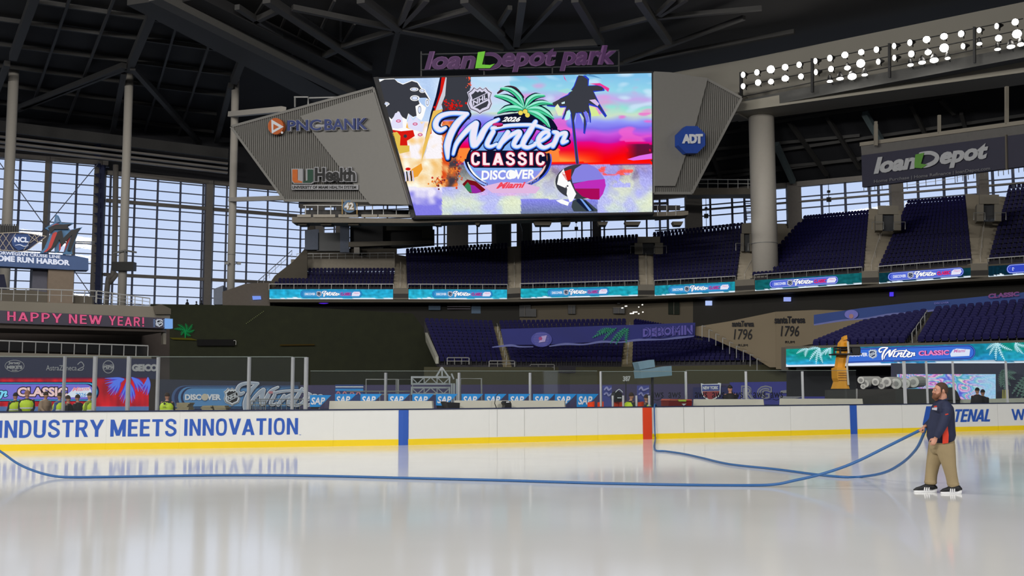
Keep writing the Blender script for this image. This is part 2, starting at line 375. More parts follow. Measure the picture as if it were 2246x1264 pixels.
nt.links.new(no.outputs['Fac'], cr.inputs[0]); nt.links.new(cr.outputs[0], b.inputs['Base Color'])
mr = nt.nodes.new('ShaderNodeMapRange'); mr.inputs[3].default_value = .07; mr.inputs[4].default_value = .13
nt.links.new(no.outputs['Fac'], mr.inputs[0]); nt.links.new(mr.outputs[0], b.inputs['Roughness'])
xs = [-260, 0, 440, 885, 1421, 1873, 2246, 2500]
far = [bpt(x, 0, .02) for x in xs]
mb = MB(); mb.prism([V((-45, -6, 0)), V((45, -6, 0))]+[far[-1]+V((6, -1, 0))]+far[::-1]+[far[0]+V((-6, 1, 0))], V((0, 0, -.05)), icem)
o = mb.build('rink_ice'); tag(o, kind='structure'); o.name = 'floor'
mb = MB(); mb.box((0, 85, -.2), (260, 260, .2), mat('service_floor', (52, 54, 56), .8, sc=.4)); struct(mb, 'floor')
# ------------------------------------------------------------------ dasher boards
cuts = [(-250, 232, 'white dasher board section with the blue word INDUSTRY, at the left edge'), (232, 393, 'white dasher board section with the blue word MEETS'),
 (393, 731, 'white dasher board section with the blue word INNOVATION'), (731, 1073, 'white dasher board section carrying the left blue stripe'),
 (1073, 1265, 'blank white dasher board section right of the left blue stripe'), (1265, 1312, 'narrow blank white gate panel of the boards, between two long sections'),
 (1312, 1568, 'white dasher board section carrying the red stripe'), (1568, 1735, 'blank white dasher board section right of the red stripe and hose'),
 (1735, 1980, 'white dasher board section carrying the right blue stripe'), (1980, 2190, 'white dasher board section behind the man, printed with blue slanted letters'),
 (2190, 2480, 'white dasher board section at the right edge with the blue letters WI')]
def strip(mb, x0, x1, z0, z1, m, back=0.0, th=.12, step=60):
    br = [x0]+[k for k, _ in BG if x0+.01 < k < x1-.01]+[x1]
    for a, c in zip(br, br[1:]):
        A, B = bpt(a, z0, back), bpt(c, z0, back); nrm = V((.35, .94, 0)).normalized()*th
        mb.prism([A, B, B+V((0, 0, z1-z0)), A+V((0, 0, z1-z0))], nrm, m)
BT = 1.13
def bfn(back=-.004):                                    # maps (pixel column, height) onto the board face
    return lambda x, z, off: bpt(x, z, back-off)
TEXTS = {0: [('INDUSTRY', -5, 225)], 1: [('MEETS', 241, 386)], 2: [('INNOVATION', 403, 653)]}
BIG = {}
for i, (x0, x1, lb) in enumerate(cuts):
    r = thing('dasher_board', bpt((x0+x1)/2), lb, 'dasher board', 'white boards along the far side of the rink')
    mb = MB(); strip(mb, x0+.12, x1-.12, .0, BT-.04, WHITE); mb.build('panel', r)
    mb = MB(); strip(mb, x0+.12, x1-.12, .0, .185, YEL, -.025, .05); tag(mb.build('kick_plate', r), 'yellow kick plate')
    mb = MB(); strip(mb, x0, x1, BT-.04, BT, NAVYCAP, -.02, .17); tag(mb.build('cap_rail', r), 'dark navy cap rail')
    for t, a, c in TEXTS.get(i, []):
        mb = MB(); q = [(a, .38), (c, .38), (c, .865), (a, .865)]
        caps(mb, bfn(), t, a, c, .375, .87, BLUEP); tag(mb.build('lettering', r), 'blue word '+t)
    st = {3: (875, 896, BLUEP, 'blue stripe'), 6: (1411, 1431, REDP, 'red stripe'), 8: (1866, 1881, BLUEP, 'blue stripe')}.get(i)
    if st: mb = MB(); strip(mb, st[0], st[1], .0, BT-.045, st[2], -.032, .03); tag(mb.build('line_marking', r), st[3])
    if i == 6 or i == 4:
        mb = MB(); ga, gb = (1500, 1545) if i == 6 else (1090, 1150)
        for c in (ga, gb): strip(mb, c, c+1, .2, BT-.05, mat('seam', (170, 170, 165)), -.004, .01)
        mb.build('gate_seam', r)
    if i == 9:
        mb = MB(); mb.face([bpt(x, z, -.006) for x, z in ((2024, .30), (2036, .30), (2052, 1.02), (2034, 1.02))], BLUEP); tag(mb.build('blue_block', r), 'blue slanted block'); mb = MB()
        caps(mb, bfn(), 'TENAL', 2091, 2172, .38, .88, BLUEP, 0, .28, .05, 1.15)
        tag(mb.build('lettering', r), 'blue slanted letters')
    if i == 10:
        mb = MB(); caps(mb, bfn(), 'WI', 2221, 2260, .39, .87, BLUEP, 0, 0, .16, .8); tag(mb.build('lettering', r), 'blue letters WI')
mb = MB()
mb.text(bfn(), 'TM', [(655, .35), (660, .35), (660, .375), (655, .375)], BLUEP); mb.build('trademark', bpy.data.objects['dasher_board.002'])
# ------------------------------------------------------------------ rink glass
def panel(x0, x1, y0, back, lb, z0=BT, post=(None, None), group='clear panels of the rink glass'):
    P = [bpt(x, 0, back) for x in (x0, x1)]
    D = (P[0].y+P[1].y)/2
    def ztop(x, p): py = y0; return S(x, py, p.y).z
    a, c = P; za, zc = ztop(x0, a), ztop(x1, c)
    a = V((S(x0, 870, a.y).x, a.y, 0)); c = V((S(x1, 870, c.y).x, c.y, 0))
    r = thing('rink_screen', (a+c)/2+V((0, 0, z0)), lb, 'glass panel', group)
    n = V((.35, .94, 0)).normalized()*.012
    mb = MB(); mb.prism([V((a.x, a.y, z0)), V((c.x, c.y, z0)), V((c.x, c.y, zc)), V((a.x, a.y, za))], n, GLASS); mb.build('pane', r)
    mb = MB(); mb.beam((a.x, a.y, za), (c.x, c.y, zc), .025, .018, mat('glass_edge', (120, 130, 125), .3)); tag(mb.build('top_edge', r), 'pale polished top edge')
    return r
def post(x, y0, back, w, lb, z0=BT, m=ALU, wpx=8):
    p = bpt(x, 0, back); p = V((S(x, 870, p.y).x, p.y, 0)); z1 = S(x, y0, p.y).z; ww = wpx*p.y/F
    mb = MB(); mb.box((p.x, p.y-.02, (z0+z1)/2), (ww, .07, z1-z0), m, -.35)
    mb.box((p.x, p.y-.06, (z0+z1)/2), (ww*.35, .03, z1-z0-.02), m, -.35)
    return tag(mb.build('screen_post'), lb, 'post', 'posts holding the rink glass')
for x0, x1, y0, lb in [(-120, 140, 782, 'tall glass panel over the INDUSTRY boards, furthest left'), (140, 207, 782, 'tall glass panel in front of the long thin pale lettering'), (207, 281, 782, 'tall glass panel in front of the round pale emblem'),
    (281, 345, 782, 'tall narrow glass panel in front of the bold pale letters'), (345, 545, 783, 'wide tall glass panel in front of the long light blue banner'), (545, 641, 783, 'tall glass panel in front of the silver word of the blue sign'), (641, 672, 784, 'narrow return panel that ends the tall left glass')]:
    panel(x0, x1, y0, .06, lb)
for x, w, lb in [(140, 5, 'thin grey glass post crossing the thin pale lettering'), (207, 8, 'thick pale glass post between the thin lettering and the round emblem'), (281, 8, 'thick pale glass post right of the round pale emblem'), (345.5, 6, 'glass post at the end of the bold pale letters'),
    (545.5, 6, 'glass post right of the black hockey shield'), (641.5, 6, 'bright glass post near the end of the tall left glass'), (671, 8, 'last glass post of the tall left glass')]:
    post(x, 784 if x > 300 else 782, .06, 0, lb, wpx=w)
for x0, x1, lb in [(680, 846, 'low glass panel behind the left bench, ahead of the railings'), (846, 1007, 'low glass panel behind the bench in front of the steel truss'), (1007, 1163, 'low glass panel behind the bench right of the truss'), (1163, 1310, 'low glass panel behind the right end of the row of small blue signs')]:
    panel(x0, x1, 814, 2.3, lb, z0=.9)
for x, lb in [(846, 'grey post of the low glass left of the truss'), (1007, 'grey post of the low glass right of the truss'), (1163, 'grey post of the low glass near the right small blue signs')]:
    post(x, 818, 2.3, 0, lb, z0=.9, wpx=5)
for x0, x1, lb in [(1318, 1344, 'narrow upright glass panel, first left of the penalty box'), (1344, 1367, 'narrow upright glass panel left of the number 387'), (1367, 1396, 'narrow glass panel below the number 387'), (1396, 1424, 'narrow upright glass panel above the red stripe'), (1424, 1505, 'low glass panel right of the penalty box, before the dark letters on glass')]:
    panel(x0, x1, 815, .3, lb)
for x, lb in [(1318, 'thin post at the left of the penalty box glass'), (1344, 'thin post by the hanging backpack'), (1367, 'thin post under the number 387'), (1396, 'thin post left of the red stripe'), (1424, 'thin post over the red stripe')]:
    post(x, 868 if x != 1318 else 815, .3, 0, lb, wpx=4)
for x0, x1, lb in [(1505, 1637, 'low glass panel in front of the NEW YORK sign'), (1637, 1761, 'low glass panel in front of the large striped letters'), (1761, 1879, 'low glass panel in front of the yellow lift')]:
    panel(x0, x1, 813, 2.3, lb, z0=.9)
for x, lb in [(1505, 'grey post of the low glass left of NEW YORK'), (1637, 'grey post of the low glass right of NEW YORK'), (1761, 'grey post of the low glass left of the lift')]:
    post(x, 815, 2.3, 0, lb, z0=.9, wpx=5)
for x0, x1, lb in [(1964, 1985, 'narrow glass panel that starts the tall right glass'), (1985, 2034, 'tall glass panel left of the bearded man'), (2034, 2092, 'tall glass panel right above the bearded man'), (2092, 2209, 'tall glass panel in front of the pastel screen'), (2209, 2400, 'tall glass panel in front of the palm print at the right edge')]:
    panel(x0, x1, 792, .06, lb)
for x, w, lb in [(1985, 7, 'thick glass post left of the bearded man'), (2034, 4.5, 'thin post just left of the man in the navy shirt'), (2092, 4.5, 'thin post just right of the man in the navy shirt'), (2209, 4.5, 'thin post right of the pastel screen')]:
    post(x, 793, .06, 0, lb, wpx=w)
# ------------------------------------------------------------------ behind the boards: benches, signs
def bpz(px, py, back):                                   # point at a pixel on the vertical sheet 'back' behind the boards
    p = bpt(px, 0, back); return S(px, py, p.y)
for x0, x1, y0, lb in [(716, 955, 880, 'long cream bench panel behind the left blue stripe'), (990, 1245, 879, 'long cream bench panel left of the penalty box'), (1515, 1681, 876, 'cream bench panel right of the red cart'), (1704, 1898, 875, 'cream bench panel left of the man, right blue stripe below')]:
    A = bpz(x0, y0, 1.0); B = bpz(x1, y0, 1.0); n = V((.35, .94, 0)).normalized()
    mb = MB(); mb.prism([V((A.x+.1, A.y, A.z)), V((B.x-.12, B.y, B.z)), V((B.x, B.y, 0)), V((A.x, A.y, 0))], n*.12, CREAM)
    mb.prism([V((A.x, A.y, .45)), V((B.x, B.y, .45)), V((B.x, B.y, .5)), V((A.x, A.y, .5))], n*.5, CREAM); tag(mb.build('bench'), lb, 'bench', 'cream players benches')
SAPB = mat('sign_sky_blue', (35, 140, 215), .4, var=.15, sc=1.5); SIGW = mat('sign_white', (225, 228, 235), .5, var=.02)
SX = [680, 735, 791, 852, 905, 957, 1013, 1064, 1116, 1170, 1218, 1266]
for i, x in enumerate(SX):
    y1 = 893 if i in (0, 11) else 890; w = 47; y0 = 867 if i == 0 else 864.5
    A = bpt(x, 0, 1.7); pl = Pl(bpt(x, 0, 1.7), bpt(x+w, 0, 1.7))
    r = thing('advertising_sign', pl.p(x+w/2, y1), 'small blue slanted sign behind the bench, %s from the left of the row' % ordn(i), 'sign', 'row of small blue signs')
    mb = MB(); mb.poly(pl, [(x, y0), (x+w, y0), (x+w-26, y1), (x, y1)], SAPB, th=.04)
    mb.poly(pl, [(x+2, y1), (x+w-26, y1), (x+w-30, y1+8), (x+2, y1+8)], DARK, -.01, .03); mb.build('panel', r)
    mb = MB(); mb.text(pl.p, 'SAP', [(x+1.5, y1-5), (x+31, y1-5), (x+34, y0+5), (x+4, y0+5)], SIGW, .01, .03); tag(mb.build('lettering', r), 'three white letters')
for k, x in enumerate([1428, 1466, 1524, 1562, 1602, 1652, 1690]):
    pl = Pl(bpt(x, 0, 2.26), bpt(x+28, 0, 2.26)); mb = MB()
    mb.text(pl.p, 'aws', [(x, 873), (x+27, 873), (x+27, 861), (x, 861)], mat('glass_ink', (20, 22, 34), .5), .0, .0, th=.01)
    mb.stroke(pl.p, [(x+4, 875), (x+13, 878), (x+23, 874.5)], [1, 1.6, 1], MC['glass_ink'], .0, 4, 0)
    tag(mb.build('glass_lettering'), 'dark three letter print on the low glass, %s from the left' % ordn(k), 'lettering', 'dark lettering on the glass')
# dark equipment box, black bag and red cart
pl = Pl(bpt(975, 0, .5), bpt(1008, 0, .5))
mb = MB(); mb.poly(pl, [(976, 882), (1009, 884), (1008, 899), (981, 899)], BLK, 0, .35); mb.poly(pl, [(974, 881), (979, 881), (985, 899), (981, 899)], DARK, .02, .38); tag(mb.build('equipment_case'), 'black open equipment case standing between the two left cream benches', 'case')
pl = Pl(bpt(1105, 0, .5), bpt(1122, 0, .5))
mb = MB(); mb.poly(pl, [(1105, 884), (1108, 880), (1119, 880), (1122, 886), (1122, 899), (1106, 899), (1108, 890)], BLK, 0, .25); bag = mb.build('sports_bag'); tag(bag, 'black bag leaning on the second cream bench', 'bag')
mb = MB(); mb.poly(pl, [(1110, 881.5), (1117, 881), (1117, 883), (1110, 883.5)], SIGW, .02, .01); mb.build('logo_patch', bag)
mb = MB(); mb.tube([bpz(1090, 899, .7), bpz(1085, 885, .7), bpz(1088, 868, .7), bpz(1097, 860, .7)], .015, BLK, 6); tag(mb.build('cable'), 'thin black cable arching up beside the black bag', 'cable')
REDM = mat('red_machine', (120, 22, 22), .4); YG = mat('lime', (175, 200, 60), .6)
pl = Pl(bpt(1465, 0, .6), bpt(1518, 0, .6)); cart = thing('tool_cart', pl.p(1492, 896), 'dark red tool cart parked behind the boards right of the red stripe', 'cart')
mb = MB(); mb.poly(pl, [(1467, 880), (1471, 876), (1514, 877), (1518, 882), (1516, 896), (1467, 896)], REDM, 0, .5); mb.build('body', cart)
mb = MB(); mb.poly(pl, [(1466, 879), (1470, 875.5), (1516, 876.5), (1517, 879)], mat('salmon', (190, 90, 70), .5), .03, .56); mb.poly(pl, [(1485, 877), (1504, 877), (1503, 881), (1488, 881)], YG, .05, .1); mb.build('lid', cart)
mb = MB(); mb.poly(pl, [(1495, 886), (1505, 886), (1499, 890)], SIGW, .02, .02); mb.build('emblem', cart)
# penalty box: orange chairs, backpack
for k, (x, w) in enumerate([(1290, 14), (1312, 12), (1347, 10), (1358, 8), (1400, 12)]):
    pl = Pl(bpt(x, 0, .9), bpt(x+w, 0, .9)); mb = MB(); O = mat('orange_plastic', (225, 70, 20), .5)
    mb.poly(pl, [(x, 883), (x+w, 881), (x+w, 893), (x, 893)], O, 0, .05); mb.poly(pl, [(x, 893), (x+w, 893), (x+w, 899), (x, 899)], O, .3, .35)
    for q in (x+1, x+w-2): mb.poly(pl, [(q, 899), (q+1.5, 899), (q+1.5, 915), (q, 915)], DARK, .2, .04)
    tag(mb.build('plastic_chair'), 'orange plastic chair in the penalty area, %s from the left' % ordn(k), 'chair', 'orange chairs behind the boards')
pl = Pl(bpt(1350, 0, .7), bpt(1370, 0, .7)); bp = thing('backpack', pl.p(1356, 885), 'black backpack with a white roof shaped mark, hung below the number 387', 'backpack')
mb = MB(); mb.poly(pl, [(1347, 873), (1349, 863), (1356, 858), (1364, 863), (1366, 874), (1363, 882), (1349, 882)], BLK, 0, .25); mb.build('bag', bp)
mb = MB(); mb.stroke(pl.p, [(1349, 861), (1357, 854), (1365, 861)], [1.5, 1.5], SIGW, .03, 2, 0); mb.poly(pl, [(1353, 872), (1362, 872), (1362, 874), (1353, 874)], SIGW, .03); mb.build('mark', bp)
for k, x in enumerate([1366, 1370.5, 1375]):
    pass
pl = Pl(bpt(1366, 0, 2.6), bpt(1385, 0, 2.6)); mb = MB(); mb.text(pl.p, '387', [(1366, 837), (1382, 836.5), (1382, 825), (1366, 825.5)], mat('sign_grey', (170, 172, 170)), 0, .03, th=.03)
mb.poly(pl, [(1373.3, 837), (1374.7, 837), (1374.7, 880), (1373.3, 880)], DARK, -.03, .03); tag(mb.build('number_sign'), 'grey number 387 standing above the glass of the penalty box', 'sign')
# reflection of a pale box, painted as solid boxes above the glass
pl = Pl(bpt(1405, 0, 3.2), bpt(1475, 0, 3.2)); PB = mat('reflected_pale_blue', (110, 140, 155), .5, var=.2, sc=3)
mb = MB(); mb.poly(pl, [(1405, 812), (1473, 803), (1474, 824), (1407, 830)], PB, 0, .5); mb.poly(pl, [(1402, 795), (1438, 789), (1440, 805), (1407, 811)], PB, -.1, .4)
mb.poly(pl, [(1436, 826), (1440, 826), (1440, 900), (1436, 900)], DARK, -.2, .06); tag(mb.build('box_reflection'), 'painted reflection of pale blue boxes above the glass right of the number 387', 'reflections')
# railings and trusses
def frame(x0, x1, y0, y1, back, lb, mids=1, r=.022, skew=0, name='steel_barrier', m=STEEL, legs=None, D=None):
    q = (lambda x, y: S(x, y, D)) if D else (lambda x, y: bpz(x, y, back))
    mb = MB(); mb.tube([q(x0, y1), q(x0+skew, y0), q(x1, y0), q(x1+abs(skew), y1)], r, m, 6)
    for k in range(mids): y = y0+(y1-y0)*(k+1)/(mids+1); mb.tube([q(x0, y), q(x1, y)], r*.8, m, 6)
    for x in (legs or []): mb.tube([q(x, y0), q(x, y1)], r*.8, m, 6)
    for x in (x0, x1): p = q(x, y1); mb.tube([p, V((p.x, p.y, 0))], r, m, 6)
    return tag(mb.build(name), lb, 'barrier', 'loose steel frames behind the bench')
frame(803, 872, 832.5, 900, 4.2, 'tall steel stair railing standing left of the truss', 1, legs=[869])
frame(874, 905, 832.5, 900, 4.0, 'narrow steel railing right beside the truss')
frame(760, 900, 859, 900, 3.6, 'long low steel rail behind the second to fourth small blue signs', 0, legs=[833])
frame(1009, 1056, 831, 900, 3.6, 'slanting pale barrier frame right of the truss', 1, legs=[], skew=1, r=.03)
def truss(x0, x1, y0, y1, back, lb):
    r = thing('stage_truss', bpz((x0+x1)/2, y1, back), lb, 'truss', 'aluminium trusses stacked behind the bench')
    mb = MB(); q = lambda x, y, k=0: bpz(x, y, back)+V((0, k, 0))
    for k in (0, .35):
        for y in (y0+1.5, y1-1.5): mb.beam(q(x0, y, k), q(x1, y, k), .045, .06, ALU)
    mb.build('chords', r)
    mb = MB(); n = 3
    for x in (x0+1, x1-1): mb.beam(q(x, y0), q(x, y1), .05, .05, ALU); mb.beam(q(x, y0+1), q(x, y0+1, .35), .04, .04, ALU)
    for i in range(n):
        a = x0+(x1-x0)*i/n; c = x0+(x1-x0)*(i+1)/n; m_ = (a+c)/2
        if i % 2: mb.beam(q(a, y1-2), q(m_, y0+2), .03, .03, ALU); mb.beam(q(m_, y0+2), q(c, y1-2), .03, .03, ALU)
        else: mb.beam(q(a, y0+2), q(m_, y1-2), .03, .03, ALU); mb.beam(q(m_, y1-2), q(c, y0+2), .03, .03, ALU)
        mb.beam(q(c, y0), q(c, y1), .03, .03, ALU)
    mb.build('braces', r)
truss(902, 987, 826, 844, 3.2, 'upper aluminium truss of the stack behind the small blue signs')
truss(902, 987, 849, 866, 3.2, 'lower aluminium truss of the stack behind the small blue signs')
mb = MB(); q = lambda x, y: bpz(x, y, 3.3)
for a, c in (((957, 826), (969, 806)), ((969, 806), (970, 826)), ((969, 806), (983, 826)), ((990, 820), (995, 832))): mb.beam(q(*a), q(*c), .05, .05, ALU)
tag(mb.build('truss_tripod'), 'grey tripod piece standing on top of the truss stack', 'bracket')
for k, (x, y0, y1) in enumerate([(991, 841, 866), (996, 841, 866), (1002, 831, 866)]):
    mb = MB(); mb.box(bpz(x, (y0+y1)/2, 3.2), (.06, .06, (y1-y0)*.0155), ALU); mb.box(bpz(x, y1, 3.2)+V((0, 0, -.5)), (.05, .05, 1.0), ALU); tag(mb.build('steel_pole'), ['left', 'middle', 'right and tallest'][k]+' of the three short poles right of the truss stack', 'pole', 'short poles by the truss')
mb = MB(); pl = vpl(735, 45, 800, 45); mb.poly(pl, [(735, 844), (797, 844), (797, 905), (735, 905)], mat('banner_navy', (34, 60, 120)), 0, .1)
mb.poly(pl, [(736, 848), (797, 848), (797, 850), (736, 850)], SIGW, .01); mb.poly(pl, [(736, 853), (797, 853), (797, 858), (736, 858)], SAPB, .02)
for x in (742, 756, 772, 786): mb.stroke(pl.p, [(x-4, 866), (x, 859.5), (x+5, 866)], [3, 3], mat('pinkish', (190, 120, 130)), .03, 3, 0)
tag(mb.build('banner'), 'blue banner with pale stripe and pink letter tops behind the small blue signs', 'banner')
# ------------------------------------------------------------------ people
SKIN = mat('skin', (190, 135, 110), .5, var=.08, sc=9); HAIRB = mat('brown_hair', (66, 44, 30), .8, var=.3, sc=60, bump=.3); BEARD = mat('reddish_beard', (112, 70, 46), .8, var=.25, sc=60, bump=.3)
NAVYS = mat('navy_shirt', (24, 32, 62), .75, var=.15, sc=7, bump=.1); KHAKI = mat('khaki_cotton', (150, 132, 98), .85, var=.1, sc=6, bump=.25)
def remesh(o, v, sm=4):
    r = o.modifiers.new('r', 'REMESH'); r.mode = 'VOXEL'; r.voxel_size = v; r.use_smooth_shade = True
    if sm: s = o.modifiers.new('s', 'SMOOTH'); s.iterations = sm; s.factor = .5
    return o
def hand(mb, wrist, d, back, grip, m, sc=1.0, thumb=1):
    d = V(d).normalized(); b = V(back); b = (b-d*b.dot(d)).normalized(); s = d.cross(b)*thumb
    w = V(wrist); pc = w+d*.05*sc
    mb.tube([w-d*.02, w+d*.02, w+d*.05*sc, w+d*.088*sc], [x*sc for x in (.026, .034, .043, .04)], m, 12, side=s, ratio=[.8, .55, .42, .38], round_ends=True)
    for i, (off, L, r) in enumerate([(.031, .070, .0092), (.011, .080, .0095), (-.010, .074, .0092), (-.030, .058, .0082)]):
        p = w+d*(.088-.004*abs(i-1))*sc+s*off*sc; pts = [p-d*.02*sc]; a = 0
        for k, f in enumerate((.42, .32, .26)):
            a += grip*(.8, 1.0, .9)[k]+i*.03
            p = p+(d*math.cos(a)-b*math.sin(a))*L*f*sc; pts.append(p)
        mb.tube(pts, [r*sc*1.1, r*sc, r*sc*.95, r*sc*.8], m, 8, round_ends=True)
    p = w+d*.028*sc+s*.034*sc; q = p+(d*.6+s*.6-b*.3*grip).normalized()*.035*sc; t = q+(d*.8+s*.1-b*.7*grip).normalized()*.032*sc; u = t+(d*.7-s*.2-b*.9*grip).normalized()*.024*sc
    mb.tube([p-s*.01, q, t, u], [.0135*sc, .012*sc, .011*sc, .009*sc], m, 8, round_ends=True)
def M(px, py, dy=0.0): return S(px, py, 17.3+dy)
man = thing('person', (M(2057, 1080).x, 17.3, 0), 'bearded man in navy shirt and khaki trousers walking on the ice with a blue hose', 'person')
k = 17.3/F
mb = MB()
hc = M(2062, 857)                                        # head
mb.ell(hc+V((.012, 0, .012)), (.104, .080, .118), SKIN, 20)
mb.tube([hc+V((-.03, 0, -.05)), hc+V((-.052, 0, -.085)), hc+V((-.058, 0, -.115))], [.07, .058, .04], SKIN, 14, ratio=.95, round_ends=True)
mb.tube([hc+V((-.098, -.004, .02)), hc+V((-.112, -.006, -.006)), hc+V((-.122, -.007, -.028)), hc+V((-.104, -.005, -.04))], [.010, .013, .017, .012], SKIN, 10, round_ends=True)
mb.tube([hc+V((-.09, -.05, .032)), hc+V((-.102, 0, .036)), hc+V((-.09, .05, .032))], .012, SKIN, 8, round_ends=True)
mb.ell(hc+V((.018, -.083, -.008)), (.022, .012, .034), SKIN, 10); mb.ell(hc+V((.018, .083, -.008)), (.022, .012, .034), SKIN, 10)
mb.tube([M(2066, 858), M(2068, 868), M(2068, 878), M(2068, 886)], [.05, .062, .068, .085], SKIN, 16, ratio=1.0, round_ends=True)
mb.tube([M(2067, 884), M(2067, 905), M(2065, 940), M(2066, 962)], [.10, .15, .15, .11], SKIN, 16, side=(1, 0, 0), ratio=1.0)
nw, fw = M(2053, 961, -.27), M(2028, 936.5, .1)
mb.tube([M(2078, 894, -.16), M(2072, 915, -.26), M(2067, 934, -.29), nw], [.05, .04, .034, .03], SKIN, 12, round_ends=True)
mb.tube([M(2060, 893, .2), M(2046, 925, .25), M(2036, 932, .18), fw], [.05, .04, .034, .029], SKIN, 12, round_ends=True)
hand(mb, nw, V((-.55, -.05, -.85)), V((-.35, -.9, .2)), .55, SKIN, 1.0, 1)
hand(mb, fw, V((-.85, -.12, -.55)), V((-.5, .05, .86)), .95, SKIN, 1.0, -1)
for a, kn, an in (((2074, 984, -.13), (2083, 1018, -.16), (2091, 1070, -.14)), ((2059, 984, .12), (2045, 1015, .12), (2041, 1066, .1))):
    mb.tube([M(*a), M(*kn), M(*an)], [.08, .055, .04], SKIN, 12, round_ends=True)
remesh(mb.build('body', man, True), .0085, 2)
for s in (-1, 1):
    mb = MB()
    mb.ell(hc+V((-.0905, s*.034, .012)), (.010, .013, .010), mat('eye_white', (220, 220, 215), .3), 8)
    mb.ell(hc+V((-.0985, s*.036, .012)), (.004, .006, .006), mat('eye_dark', (25, 22, 20), .3), 8)
    mb.tube([hc+V((-.104, s*.015, .037)), hc+V((-.103, s*.036, .041)), hc+V((-.088, s*.056, .035))], .0045, BEARD, 6); mb.build('eye', man, True)
mb = MB()
mb.tube([hc+V((-.114, -.024, -.058)), hc+V((-.121, 0, -.056)), hc+V((-.114, .024, -.058))], .006, mat('lip', (150, 80, 72), .5), 6, round_ends=True)
mb.build('mouth', man, True)
mb = MB(); R = Matrix.Rotation(.70, 3, 'Y')
mb.ell(hc+V((.017, 0, .019)), (.113, .087, .122), HAIRB, 22, rot=R, z0=.02); mb.tube([hc+V((.05, 0, .06)), hc+V((.082, 0, .0)), hc+V((.078, 0, -.045))], [.075, .052, .045], HAIRB, 14, side=(0, 1, 0), ratio=.6, round_ends=True)
for s in (-1, 1): mb.tube([hc+V((-.005, s*.079, .045)), hc+V((-.008, s*.081, .01)), hc+V((-.012, s*.077, -.03))], [.02, .014, .012], HAIRB, 8, round_ends=True)
mb.tube([hc+V((.07, -.05, -.02)), hc+V((.085, 0, -.035)), hc+V((.07, .05, -.02))], [.03, .035, .03], HAIRB, 10, round_ends=True)
remesh(mb.build('hair', man, True), .009, 2)
mb = MB()
mb.tube([hc+V((-.012, -.074, -.03)), hc+V((-.045, -.066, -.075)), hc+V((-.088, -.04, -.105)), hc+V((-.103, 0, -.108)), hc+V((-.088, .04, -.105)), hc+V((-.045, .066, -.075)), hc+V((-.012, .074, -.03))], [.012, .026, .034, .038, .034, .026, .012], BEARD, 10, round_ends=True)
mb.tube([hc+V((-.075, 0, -.085)), hc+V((-.075, 0, -.12)), hc+V((-.068, 0, -.142))], [.055, .052, .034], BEARD, 12, round_ends=True)
mb.tube([hc+V((-.098, -.034, -.052)), hc+V((-.118, 0, -.043)), hc+V((-.098, .034, -.052))], [.009, .011, .009], BEARD, 8, round_ends=True)
remesh(mb.build('beard', man, True), .008, 2)
mb = MB()                                                # shirt
T = [(2067.5, 877, 9.5), (2067, 884, 16), (2067, 893, 22), (2067, 905, 24.5), (2066, 922, 26.5), (2064.5, 940, 29), (2064.3, 955, 30.5), (2066, 966, 28), (2068, 972, 25)]
mb.tube([M(a, b) for a, b, c in T], [c*k for a, b, c in T], NAVYS, 26, side=(1, 0, 0), ratio=[1.0, 1.2, 1.22, 1.12, 1.0, .93, .9, .93, .98])
mb.tube([M(2074, 889, -.13), M(2077, 900, -.22), M(2073, 916, -.26), M(2067, 934, -.285), M(2060, 948, -.29), M(2053.5, 960, -.28)], [.085, .09, .08, .074, .064, .052], NAVYS, 16, round_ends=False)
mb.tube([M(2062, 889, .13), M(2055, 903, .22), M(2047, 924, .25), M(2040, 930, .2), M(2030, 935.5, .12)], [.085, .09, .08, .07, .048], NAVYS, 16, round_ends=False)
remesh(mb.build('shirt', man, True), .012, 5)
mb = MB(); cn = M(2068, 877.5); mb.tube([cn+V((.080*math.cos(t*math.pi/10), .078*math.sin(t*math.pi/10), .025*math.cos(t*math.pi/10))) for t in range(21)], .014, NAVYS, 8); tag(mb.build('collar', man, True), 'navy crew collar')
RS = mat('red_stripe_cloth', (205, 50, 20), .7)
mb = MB(); P = [(2074, 936), (2078.5, 936), (2081, 955), (2080, 972), (2068.5, 974), (2069, 955)]
mb.prism([M(x, y, -.262-.0*(x-2066)) for x, y in P], V((0, .03, 0)), RS); tag(mb.build('side_panel', man), 'red panel on the side of the shirt')
mb = MB(); fn = lambda x, y, o=0: M(x, y, -.17-.0045*(x-2044)-o)
mb.poly(type('q', (), {'p': staticmethod(lambda x, y, o=0: M(x, y, -.20-.009*(x-2049))), 'n': V((0, -1, 0))}), [(2050, 891), (2055, 890.3), (2055, 892.8), (2050, 893.5)], RS, th=.03)
q_ = type('q', (), {'p': staticmethod(lambda x, y, o=0: M(x, y, -.17-.011*(x-2045))), 'n': V((0, -1, 0))})
mb.poly(q_, [(2047, 895.2), (2055.5, 894), (2055, 900.5), (2046.5, 899)], mat('shirt_print', (190, 190, 200)), th=.05)
mb.poly(q_, [(2074, 908.5), (2080, 907.5), (2080, 909.5), (2074, 911)], RS, th=.02)
tag(mb.build('chest_print', man), 'small red and white chest print')
mb = MB()                                                # trousers
mb.tube([M(2066, 958), M(2065.5, 972), M(2065, 984), M(2066, 994)], [x*k for x in (25, 27.5, 25.5, 20)], KHAKI, 24, side=(1, 0, 0), ratio=[.9, .88, .9, .9])
